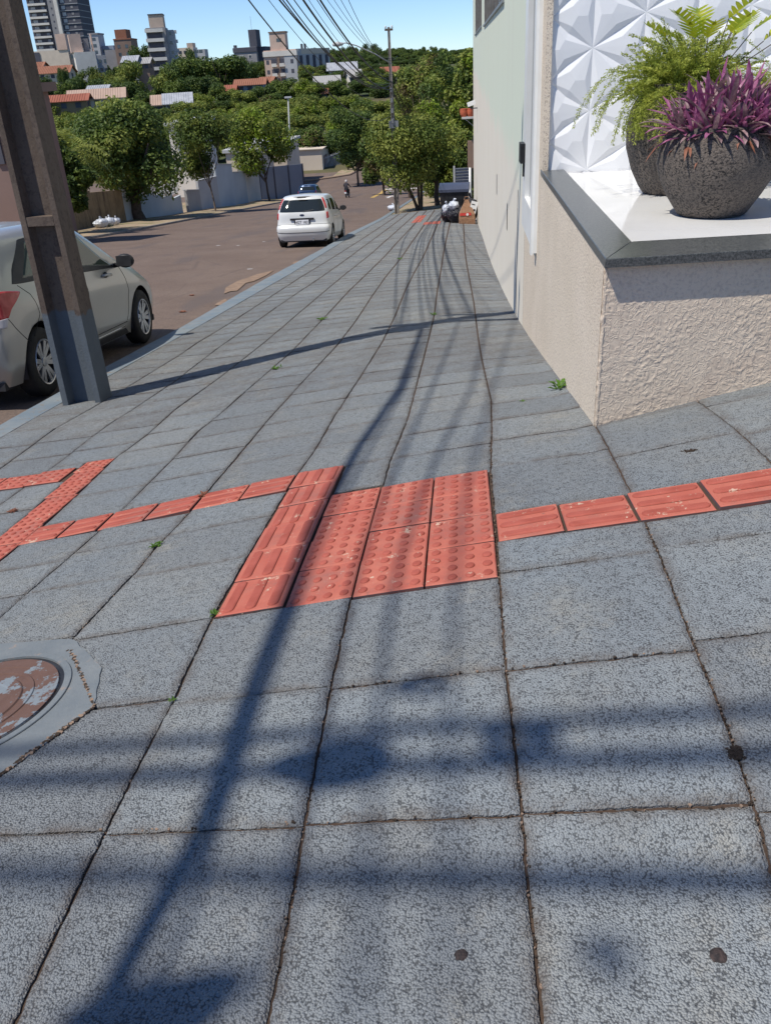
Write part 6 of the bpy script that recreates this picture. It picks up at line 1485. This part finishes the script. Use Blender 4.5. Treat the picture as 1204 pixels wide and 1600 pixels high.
segs = [(69.3, 72.4, 1.6, 1.5, 'r_grey', 'short dull grey wall left of the slim tree stem'), (72.8, 78.2, 2.2, 2.5, 'b_lgrey', 'light grey stepped garage wall right of the slim tree stem'),
        (78.6, 84, 3.5, 3.6, 'g_light', 'tall pale panel wall behind the stepped garage wall'), (84.4, 89, 2.9, 2.9, 'g_light', 'pale ribbed garage door left of the leaning green tree'), (89.4, 95, 3.2, 3.2, 'b_white', 'white metal double gate with a dark handle, beside the leaning green tree')]
for y0_, y1_, h0, h1, mt, lb in segs:
    a, c = VP(XL+.1, y0_), VP(XL+.25, y1_); o, L, z1 = wallseg('street_wall' if 'wall' in lb else 'garage_gate', a, c, h0, h1, .2, M[mt], lb, 'wall' if 'wall' in lb else 'gate')
    bb_ = MB()
    for k in range(int(L/.35)): bb_.tube([(k*.35+.1, -.105, z1*(k*.35)/L), (k*.35+.1, -.105, z1*(k*.35)/L+h0-.05)], .02, 4)
    if 'wall' not in lb: bb_.build('panel_rib', M[mt], o)
    cp = MB(); cp.add([(0, -.16, h0), (L, -.16, z1+h1), (L, .16, z1+h1), (0, .16, h0), (0, -.16, h0+.08), (L, -.16, z1+h1+.08), (L, .16, z1+h1+.08), (0, .16, h0+.08)], [(0, 1, 5, 4), (1, 2, 6, 5), (2, 3, 7, 6), (3, 0, 4, 7), (4, 5, 6, 7)]); cp.build('coping', M['b_lgrey'], o)
# dark blue-grey fence running across to the corner
c0 = VP(XL+.3, 95.3); c0b = at(390, 322, 95.3)
fa = VP(XL+.4, 95.4); fb = VP(XL+6.3-.2, 103.0); 
lpx = at(409, 322, 96); rpx = at(474, 300, 103)
fa = Vector((lpx.x, 96, vz(lpx.x, 96))); fb = Vector((rpx.x, 103.5, float(road_z(-5, 103.5))+.05))
o, L, z1 = wallseg('panel_fence', fa, fb, at(409, 262, 96).z-fa.z, at(474, 256, 103.5).z-fb.z, .12, M['g_grey'], 'tall plain blue-grey panel fence behind the white hatchback, ending at the crossing', 'fence')
for k in (0, .33, .66, 1): b = MB(); b.bb(L*k-.09, L*k+.09, -.12, .12, z1*k-.5, z1*k+(at(409, 262, 96).z-fa.z)*(1-k)+(at(474, 256, 103.5).z-fb.z)*k+.05); b.build('fence_post', M['b_dgrey'], o)
# white building mass behind the left trees
def boxhouse(px0, px1, top, bot, Y, depth, mat, roofm, label, name='flat_roofed_house', rot=0, rh=.35):
    A = at(px0, top, Y); Bq = at(px1, top, Y); w = Bq.x-A.x; zb = at((px0+px1)/2, bot, Y).z-3; zt = (A.z+Bq.z)/2
    rt = empty(name, (A.x, Y, zb), rot, label, 'building'); b = MB(); b.bb(0, w, 0, depth, 0, zt-zb); b.build('wall', M[mat], rt)
    b = MB(); b.bb(-.3, w+.3, -.3, depth+.3, zt-zb+.002, zt-zb+rh); b.build('roof', M[roofm], rt); return rt, w, zt-zb
rt, w, h = boxhouse(352, 402, 238, 300, 108, 9, 'b_cream', 'b_lgrey', 'cream flat-roofed building seen over the pale garage gates')
b = MB(); b.bb(w*.35, w*.55, -.1, .05, h-2.6, h-1.2); b.build('window', M['g_grey'], rt)
rt, w, h = boxhouse(372, 446, 228, 300, 120, 10, 'b_cream', 'b_lgrey', 'larger cream building behind the leaning green tree')
b = MB(); b.bb(w*.3, w*.45, -.1, .05, h-3, h-1.4); b.build('window', M['g_grey'], rt)
rt, w, h = boxhouse(458, 502, 234, 275, 140, 8, 'b_cream', 'b_cream', 'plain cream wall-like house left of the white flat-roofed house', rh=.1)
rt, w, h = boxhouse(494, 536, 228, 262, 150, 9, 'b_lgrey', 'b_white', 'small grey house with a thick white flat roof slab at the crossing', rh=1.25)
b = MB(); b.bb(w*.25, w*.6, -.1, .05, h-2.2, h-.6); b.build('window', M['glassdark'], rt); b = MB(); b.bb(-.15, w*.98, .2, 9, h+1.26, h+1.4); b.build('roof_sheet', M['r_metal'], rt)
rt, w, h = boxhouse(262, 300, 196, 260, 92, 8, 'b_white', 'b_lgrey', 'bright white house glimpsed between the two dark green street trees')
b = MB(); b.bb(w*.3, w*.6, -.1, .05, h-2.4, h-1.1); b.build('window', M['g_grey'], rt)
# crossing: far kerb, verge, retaining wall, red gate, fence
def RZ(px, py): return on(px, py, road_z)
k0, k1 = RZ(476, 285), RZ(560, 269)
pts = [RZ(400, 297), RZ(476, 284), RZ(520, 278), RZ(546, 274), RZ(566, 264)]
b = MB(); b.tube([tuple(p+Vector((0, 0, .06))) for p in pts], .16, 6); b.build('kerb_crossing', M['sand'], kind='structure', smooth=True)
va = [p for p in pts]; vb = [at(400, 270, 146), at(476, 268, 146), at(520, 264, 148), at(548, 252, 152), at(568, 244, 156)]
b = MB(); b.add([tuple(p+Vector((0, 0, .1))) for p in va]+[tuple(p) for p in vb], [(k, k+1, k+6, k+5) for k in range(4)]); b.build('verge_crossing', M['verge'], kind='structure')
A_, B_ = at(470, 279, 141), at(509, 277, 141)
b = MB(); w = B_.x-A_.x; b.bb(0, w, 0, .4, -1, 1.1); o = b.build('retaining_wall', M['b_white'], label='low white retaining wall under the red corrugated gate', cat='wall'); o.location = A_
A_, B_ = at(472, 268, 141.2), at(498, 268, 141.2); w = B_.x-A_.x; hh = at(485, 247, 141.2).z-A_.z
b = MB()
n = 26
for k in range(n): b.bb(w*k/n, w*(k+.55)/n, -.06, 0, 0, hh); b.bb(w*(k+.55)/n, w*(k+1)/n, -.02, .0, 0, hh)
o = b.build('corrugated_gate', M['g_red'], label='red corrugated metal gate at the crossing', cat='gate'); o.location = A_
b = MB(); b.bb(w, w+.9, .3, 4, 0, hh+.2); b.build('side_return', M['w_pink'], o)
A_, B_ = at(508, 271, 142), at(532, 262, 144); d = B_-A_; b = MB()
for k in range(14): p = d*(k/13.); b.tube([(p.x, p.y, p.z), (p.x, p.y, p.z+2.4)], .05, 5)
for z in (.2, 2.2): b.tube([(0, 0, z), (d.x, d.y, d.z+z)], .05, 5)
o = b.build('bar_fence', M['b_lgrey'], label='light grey vertical-bar fence between the red gate and the round trees', cat='fence'); o.location = A_
pa, pb = at(511, 275, 140.5), at(552, 251, 150); d = pb-pa; b = MB()
b.add([(0, 0, -1.6), (d.x, d.y, d.z-1.6), (d.x, d.y, d.z), (0, 0, 0), (0, .5, -1.6), (d.x, d.y+.5, d.z-1.6), (d.x, d.y+.5, d.z), (0, .5, 0)], [(0, 1, 2, 3), (4, 7, 6, 5), (3, 2, 6, 7), (0, 3, 7, 4), (1, 5, 6, 2)])
o = b.build('ramp_wall', M['r_grey'], label='sloping dark grey wall climbing right from the red gate', cat='wall'); o.location = pa
# brown and pink house behind the concrete pole
rt2, w, h = boxhouse(-70, 20, 150, 330, 36, 3.3, 'w_pink', 'b_brown', 'brown plastered house with a flat roof at the left edge behind the concrete pole', name='house')
b = MB(); b.bb(w*.45, w*.6, -.1, .05, h-2.5, h-1.4); b.build('window', M['b_dgrey'], rt2)
# shrubs at the left, palm, bags
def bush(px, py, top, wpx, label, seed, mats, n, leaf, fn=None, P=None):
    P = P or on(px, py, fn or road_z); H = at(px, top, P.y).z-P.z; R = wpx/pxm(P)/2; r_ = np.random.default_rng(seed)
    rt = empty('shrub', P, 0, label, 'shrub'); b = MB()
    for k in range(5): a = k*1.26; b.tube([(0, 0, -.3), (math.cos(a)*R*.3, math.sin(a)*R*.3, H*.6)], [.05, .02], 5)
    b.build('stem', M['bark'], rt); bl = [(r_.uniform(-R*.7, R*.7), r_.uniform(-R*.4, R*.4), H*r_.uniform(.25, .8), R*r_.uniform(.25, .42)) for _ in range(12)]
    crown('foliage', bl, n, leaf, [M[m_] for m_ in mats], rt, seed); return rt
bush(106, 352, 262, 60, 'dark shrub between the concrete pole and the brown wall', 71, ('leafB', 'leafB', 'leafA'), 7000, .14, P=VP(-22.6, 40))
bush(12, 345, 278, 70, 'dark hedge mass behind the silver car roof at the left edge', 72, ('leafB', 'leafB', 'leafA'), 7000, .13, P=VP(-20.5, 30))
bush(535, 268, 246, 16, 'small shrub on the verge beside the bar fence', 73, ('leafA', 'leafC', 'leafC'), 1500, .18, P=at(544, 266, 138))
P_ = VP(-23.2, 46); cr = at(108, 240, 46); palm = empty('palm_tree', P_, 0, 'palm with drooping fronds rising over the brown wall', 'tree'); hh = cr.z-P_.z; ox = cr.x-P_.x
b = MB(); b.tube([(0, 0, -.3), (ox*.5, 0, hh*.5), (ox, 0, hh)], [.2, .16, .13], 8); b.build('trunk', M['bark'], palm, smooth=True)
rr = random.Random(4)
for k in range(20):
    a = k*2.399; el = rr.uniform(.15, 1.2); p = Vector((ox, 0, hh)); t_ = Vector((math.cos(a)*math.cos(el), math.sin(a)*math.cos(el), math.sin(el))); b = MB(); pts = []
    for i in range(15):
        pts.append(p.copy()); p = p+t_*.17; t_ = (t_+Vector((0, 0, -.11-.03*rr.random()))).normalized()
        if i > 1:
            s_ = t_.cross(Vector((0, 0, 1))).normalized(); l = .55*math.sin(math.pi*min(1, (i+1)/15.))+.1
            for sg in (-1, 1): q = p+s_*sg*l*.8+Vector((0, 0, -.25*l))+t_*l*.4; b.add([p-t_*.04, q, p+t_*.05], [(0, 1, 2)])
    b.tube(pts, .012, 4); b.build('frond', M['leafC'], palm)
M['bagwhite'] = simple('white_plastic_bag', (.60, .63, .68), (.45, .48, .55), 6, .35, .5, bs=9, bst=.8, bd=.05)
t = NT('black_bin_bag', .28, .6); t.col((.012, .012, .02)); t.bump(t.noise(9, 5, .7, dist=1), 1, .08); M['bagblack'] = t.m
def bag(P, sx, sz, mat, label, seed, knot=True, group=None, cat='bag', name='rubbish_bag'):
    b = MB(); n, m = 30, 20; vs = []
    for j in range(m+1):
        v = j/m; r = math.sin(math.pi*min(v*.93+.07, 1))**.55 if v < .82 else max(.08, (1-v)*1.6+.0)
        for i in range(n):
            a = 2*math.pi*i/n; k = 1+.16*nz((math.cos(a)*1.5, math.sin(a)*1.5, v*3+seed), 1.6)+.08*nz((math.cos(a)*3, math.sin(a)*3, v*5+seed), 3)+(.06*math.sin(a*9+seed) if v > .6 else 0)
            vs.append((sx*r*k*math.cos(a), sx*.85*r*k*math.sin(a), sz*v*(1+.05*k)))
    b.add(vs, [(j*n+i, j*n+(i+1) % n, (j+1)*n+(i+1) % n, (j+1)*n+i) for j in range(m) for i in range(n)]+[tuple(range(n))[::-1]])
    if knot: b.tube([(0, 0, sz*.95), (.06, 0, sz*1.12), (.12, .03, sz*1.16)], [.03, .05, .01], 6)
    o = b.build(name, mat, smooth=True, label=label, cat=cat, group=group); o.location = P; o.rotation_euler = (0, 0, seed); return o
for k, (px, py, s_) in enumerate([(174, 341, .55), (184, 338, .5), (196, 342, .45), (182, 344, .5), (192, 340, .4)]):
    P_ = on(px, py, lambda L, d: verge_z(np.asarray(float(L)), np.asarray(float(d)))); P_ = VP(-20.5+.35*(k % 2), 49.2+k*.62-(2.4 if k == 3 else 0)); bag(P_, s_*.72, .42+.1*(k % 2), M['bagwhite'], ['white plastic bag, leftmost and nearest of the pile by the brown wall', 'white bag at the back of the pile by the brown wall', 'rightmost white bag of the pile, next to the thick tree trunk', 'white bag lying at the front of the pile by the brown wall', 'small white bag in the middle of the pile by the brown wall'][k], k+1.)
P_ = on(615, 329, road_z); bag(P_, .42, .38, M['bagwhite'], 'single white plastic bag lying at the kerb by the slim pole', 9.)
# bin and bags by the wall
P_ = on(711, 346); bn = empty('wheelie_bin', (P_.x-.02, P_.y+.5, P_.z-.05), -.05, 'black wheeled rubbish bin standing behind the bags at the end of the wall', 'bin')
sw = 44/pxm(P_); shh = 1.42
t_ = MB(); w_ = sw/2
t_.add([(-w_*.86, -.38, .08), (w_*.86, -.38, .08), (w_*.86, .38, .08), (-w_*.86, .38, .08), (-w_, -.45, shh*.82), (w_, -.45, shh*.82), (w_, .45, shh*.88), (-w_, .45, shh*.88)], [(0, 3, 2, 1), (0, 1, 5, 4), (1, 2, 6, 5), (2, 3, 7, 6), (3, 0, 4, 7)])
for x in (-w_*.5, 0, w_*.5): t_.box((x, -.42, shh*.45), (.04, .06, shh*.6))
t_.build('bin_body', M['black'], bn)
t_ = MB(); n = 12; vs = []
for k in range(n+1):
    a = k/n; y = -.5+1.0*a; z = shh*.84+.24*math.sin(math.pi*(.1+.55*a)); 
    for x in (-w_*1.06, w_*1.06): vs.append((x, y, z))
for k in range(n+1):
    a = k/n; y = -.5+1.0*a; 
    for x in (-w_*1.06, w_*1.06): vs.append((x, y, shh*.82))
fs = [(2*k, 2*k+1, 2*k+3, 2*k+2) for k in range(n)]+[(2*k, 2*k+2, 2*(n+1)+2*k+2, 2*(n+1)+2*k) for k in range(n)]+[(2*k+1, 2*(n+1)+2*k+1, 2*(n+1)+2*k+3, 2*k+3) for k in range(n)]+[(0, 2*(n+1), 2*(n+1)+1, 1)]
t_.add(vs, fs); t_.build('lid', simple('bin_lid', (.06, .07, .11), (.05, .06, .09), 3, .35, .5), bn)
for sg in (-1, 1): t_ = MB(); t_.lathe([(.001, -.03), (.11, -.03), (.11, .03), (.001, .03)], (sg*w_*.8, .38, .11), 16, 'x'); t_.build('wheel', M['tyre'], bn)
P1 = on(699, 347); P2 = on(712, 348); P3 = on(731, 349)
bag(P1, .30, .62, M['bagblack'], 'black rubbish bag, leftmost of the two in front of the bin', 1.3); b1 = bag(P1+Vector((-.02, -.12, .32)), .20, .42, M['bagwhite'], 'white plastic bag stuffed on top of the left black bag', 4.2)
bag(P2, .36, .72, M['bagblack'], 'larger black rubbish bag between the left one and the paper bag', 2.7); bag(P2+Vector((-.08, -.10, .50)), .22, .36, M['bagwhite'], 'crumpled white bag on top of the larger black bag', 5.5)
bag(P3+Vector((.10, .35, 0)), .30, .95, M['bagblack'], 'dark bag leaning on the wall behind the paper bag', 3.9)
M['kraft'] = simple('kraft_paper', (.36, .20, .12), (.28, .155, .09), 9, .85, bs=14, bst=.7, bd=.03); M['redlabel'] = simple('red_print', (.55, .05, .04), None, 4, .7)
pb_ = empty('paper_bag', P3+Vector((-.05, -.25, .0)), .12, 'brown paper carrier bag with a red print band, at the foot of the wall', 'bag'); ww = .30; hh = .55
b = MB(); n = 10; vs = []
for j in range(6):
    z = [0, .22, .42, .58, .78, .92][j]; k = [1, 1, .95, .72, .40, .22][j]; kd = [1, 1, .9, .6, .25, .1][j]
    vs += [(-ww*k, -.16*kd, z), (ww*k, -.16*kd, z), (ww*k, .16*kd, z), (-ww*k, .16*kd, z)]
b.add(vs, [(4*j+i, 4*j+(i+1) % 4, 4*j+4+(i+1) % 4, 4*j+4+i) for j in range(5) for i in range(4)]+[(0, 3, 2, 1)]); b.build('bag_body', M['kraft'], pb_)
b = MB(); b.add([(-ww*.98, -.166, .36), (ww*.5, -.166, .36), (ww*.45, -.150, .46), (-ww*.94, -.150, .46)], [(0, 1, 2, 3)]); b.build('print_band', M['redlabel'], pb_)
b = MB(); b.lathe([(.001, 0), (.05, 0)], (0, 0, 0), 16, 'y'); b.v = [(x, -.170+y, .40+z) for x, y, z in b.v]; b.build('white_dot', M['whitepaint'], pb_)
b = MB(); b.tube([(-.10, 0, .90), (-.07, 0, 1.02), (.07, 0, 1.02), (.10, 0, .90)], .012, 5); b.build('handle', M['kraft'], pb_)
b = MB(); b.box((0, 0, 0), (.26, .02, .46), Matrix.Rotation(.28, 3, 'Y')); o = b.build('card_box', M['whitepaint'], label='white printed card leaning against the paper bag and the wall', cat='card'); o.location = P3+Vector((.20, -.30, .62))
b = MB(); b.box((0, -.014, .12), (.13, .006, .03), Matrix.Rotation(.28, 3, 'Y')); b.box((.03, -.014, -.09), (.08, .006, .07), Matrix.Rotation(.28, 3, 'Y')); b.build('print', M['black'], o)
# slatted gate, post, pipe, shelf with pots and lamp at the end of the wall
A_ = at(710, 330, 49); B_ = at(735, 330, 49); zt = at(722, 262, 49).z; zb = A_.z-1; w = B_.x-A_.x
gt = empty('slatted_gate', (A_.x, 49, zb), 0, 'grey slatted metal gate closing the gap behind the bin', 'gate')
b = MB(); n = 22
for k in range(n): b.box((w/2, 0, (zt-zb)*(k+.5)/n), (w, .03, (zt-zb)/n*.8), Matrix.Rotation(.35, 3, 'X'))
b.build('slats', M['g_grey'], gt)
b = MB(); 
for x in (0, w): b.bb(x-.05, x+.05, -.05, .05, 0, zt-zb+.1)
b.bb(.05, w-.05, -.04, .04, (zt-zb)*.62, (zt-zb)*.65); b.build('gate_frame', M['b_lgrey'], gt)
b = MB(); P_ = at(734, 310, 45.6); b.tube([(P_.x, 45.6, at(734, 340, 45.6).z-.4), (P_.x, 45.6, at(732, 262, 45.6).z)], .055, 10); b.tube([(P_.x, 45.6, at(734, 322, 45.6).z), (P_.x-.18, 45.5, at(734, 324, 45.6).z)], .05, 8); b.build('drain_pipe', M['whitepaint'], smooth=True, label='white downpipe at the far corner of the pale wall', cat='pipe')
b = MB(); P_ = at(733, 250, 45.9); b.bb(P_.x-.09, WX+.3, 45.8, 46.1, at(733, 262, 46).z, at(733, 220, 46).z); b.build('corner_post', M['b_brown'], label='brown post above the white downpipe at the far wall corner', cat='post')
A_ = at(721, 183, 46); B_ = at(738, 181, 46)
b = MB(); b.bb(A_.x, WX+.25, 45.4, 46.2, A_.z-.06, A_.z+.02); b.tube([(WX+.05, 45.8, A_.z-.45), (A_.x+.15, 45.8, A_.z-.06)], .02, 6); sh = b.build('wall_shelf', M['b_lgrey'], label='small white shelf sticking out from the far end of the wall', cat='shelf')
M['terracotta'] = simple('terracotta', (.48, .12, .06), (.40, .10, .05), 5, .7)
for px, lb in ((724, 'terracotta pot at the outer end of the small wall shelf'), (734.5, 'terracotta pot next to the wall on the small shelf')):
    P_ = at(px, 182, 45.8); b = MB(); b.lathe([(.001, 0), (.13, 0), (.17, .12), (.19, .26), (.17, .34), (.18, .36), (.14, .36), (.13, .30)], n=20); o = b.build('flower_pot', M['terracotta'], smooth=True, label=lb, cat='pot'); o.location = (P_.x, 45.8, A_.z+.02)
P_ = at(745, 164, 35); lp = empty('wall_lamp', (WX, 35, P_.z), 0, 'small white floodlight on a bracket high on the pale wall', 'lamp')
b = MB(); b.tube([(0, 0, -.1), (-.25, 0, -.1), (-.32, 0, .02)], .02, 6); b.build('bracket', M['b_dgrey'], lp)
b = MB(); b.box((-.22, 0, .06), (.3, .22, .14), Matrix.Rotation(-.3, 3, 'Y')); b.build('lamp_head', M['whitepaint'], lp)
b = MB(); b.bb(-.006, 0, -.02, .03, -.95, -.1); b.build('cable_duct', M['b_lgrey'], lp)
# road markings at the crossing: stop line, centre line, PARE
def roadpoly(name, pix, mat, label, cat='road marking', z=.012):
    b = MB(); vs = []
    P4 = [on(*q, road_z) for q in pix]; N = 10
    for i in range(N+1):
        for j in range(4):
            a = P4[0].lerp(P4[1], i/N); c = P4[3].lerp(P4[2], i/N); p = a.lerp(c, j/3); vs.append((p.x, p.y, float(road_z(p.x, p.y))+z))
    b.add(vs, [(i*4+j, (i+1)*4+j, (i+1)*4+j+1, i*4+j+1) for i in range(N) for j in range(3)]); return b.build(name, mat, label=label, cat=cat)
M['roadwhite'] = simple('road_paint_white', (.68, .66, .62), (.5, .45, .42), 3, .8); M['roadyellow'] = simple('road_paint_yellow', (.55, .36, .10), (.42, .28, .1), 2, .8)
roadpoly('stop_line', [(598, 296.6), (668, 294.5), (668, 293.2), (599, 295.2)], M['roadwhite'], 'white stop line painted across the right lane before the crossing')
roadpoly('centre_line', [(578, 309), (584, 309), (604, 296), (598.5, 296)], M['roadyellow'], 'yellow centre line painted at an angle left of the stop line')
P_ = on(616, 300, road_z); pt_ = road_pitch(P_.y)
o = text_obj('PARE', 1.0, M['roadwhite'], None, Matrix.Translation(P_+Vector((.2, .2, .05))) @ Matrix.Rotation(.0, 4, 'Z') @ Matrix.Rotation(pt_, 4, 'X') @ Matrix.Diagonal((1.05, 6.0, 1, 1)), name='road_lettering', ext=.002); tag(o, 'word PARE painted in white on the right lane before the stop line', 'road marking')
P_ = on(609, 307.5, road_z); b = MB(); b.add([(-.15, -3.5, 0), (.15, -3.5, 0), (.15, 1.5, 0), (-.15, 1.5, 0), (-.6, .5, 0), (.6, .5, 0), (0, 3.5, 0)], [(0, 1, 2, 3), (4, 5, 6)])
b.v = [(x+P_.x, y+P_.y, float(road_z(-5., y+P_.y))+.012) for x, y, z in b.v]; b.build('road_arrow', M['roadwhite'], label='white arrow painted on the lane just below the word PARE', cat='road marking')
# far street lamps
P_ = at(452, 240, 150); lt = at(450, 152, 150); b_root = empty('street_lamp', (P_.x, 150, P_.z-3), 0, 'grey street lamp post with a flat square head over the valley trees', 'street lamp')
H_ = lt.z-P_.z+3; b = MB(); b.tube([(0, 0, 0), (lt.x-P_.x, 0, H_)], [.16, .10], 8); b.build('post', M['b_lgrey'], b_root, smooth=True)
b = MB(); b.box((lt.x-P_.x, 0, H_), (1.1, .5, .25)); b.build('lamp_head', M['b_lgrey'], b_root)
A_ = at(612, 140, 50.27); pts = [at(612, 100, 50.1), at(585, 84, 49.6), at(556, 71, 49), at(540, 67, 48.6), at(528, 69, 48.4)]
la = empty('street_lamp', (B0.x, B0.y, pts[0].z), 0, 'curved street lamp arm with a small head fixed to the slim pole among the cables', 'street lamp')
b = MB(); b.tube([tuple(p-Vector((B0.x, B0.y, pts[0].z))) for p in pts], .03, 6); b.build('arm', M['b_lgrey'], la, smooth=True)
b = MB(); p = pts[-1]-Vector((B0.x, B0.y, pts[0].z)); b.lathe([(.001, -.3), (.09, -.25), (.12, 0), (.06, .25), (.001, .28)], p, 10, 'x'); b.build('lamp_head', M['b_lgrey'], la, smooth=True)
# litter and gutter drifts along our kerb
def drift(name, pix, label, seed, mat='sand', z=.014, kind='stuff'):
    r_ = random.Random(seed); c = [on(*q, road_z) for q in pix]; b = MB()
    b.add([(p.x, p.y, float(road_z(p.x, p.y))+z) for p in c], [tuple(range(len(c)))]); return b.build(name, M[mat], kind=kind, label=label, cat='dirt')
drift('gutter_sand', [(350, 460), (353, 450), (371, 440), (389, 434), (402, 429), (428, 423), (416, 431), (397, 440), (384, 443), (371, 455), (360, 456)], 'pale sand washed along the gutter', 1)
drift('gutter_sand', [(335, 478), (340, 474), (352, 468), (356, 471), (344, 478)], 'small patch of pale sand in the gutter', 2)
drift('gutter_sand', [(455, 413), (462, 409), (476, 407), (474, 410), (464, 413)], 'sand patch near the white car in the gutter', 3)
for k, (px, py, s_) in enumerate([(341, 384, .09), (390, 421, .08), (412, 378, .07), (372, 384, .07)]):
    P_ = on(px, py, road_z); b = MB(); n = 8; b.add([(P_.x+s_*(1+.4*math.sin(i*2.3+k))*math.cos(i*.785), P_.y+s_*.7*math.sin(i*.785), float(road_z(P_.x, P_.y+s_*.7*math.sin(i*.785)))+.012) for i in range(n)], [tuple(range(n))])
    b.build('paper_scrap', M['whitepaint'], label=['pale scrap on the road at the far left of the scraps', 'pale scrap on the road nearest the kerb, before the white car', 'pale scrap just behind the left rear wheel of the white car', 'thin pale scrap left of the white car', 'pale scrap on the open road at the left', 'second scrap by the left rear wheel of the white car'][k], cat='litter')
for px, py, h_, n_, sd in [(300, 462, .09, 50, 31), (285, 488, .10, 60, 32)]:
    weed(px, py, h_, n_, ['dry tuft of grass in the gutter above the silver car bonnet', 'larger dry tuft of grass in the gutter near the silver car', 'small tuft at the sandy patch of the gutter'][sd-31], sd, 'dead', 'grass_tuft', .7, road_z)
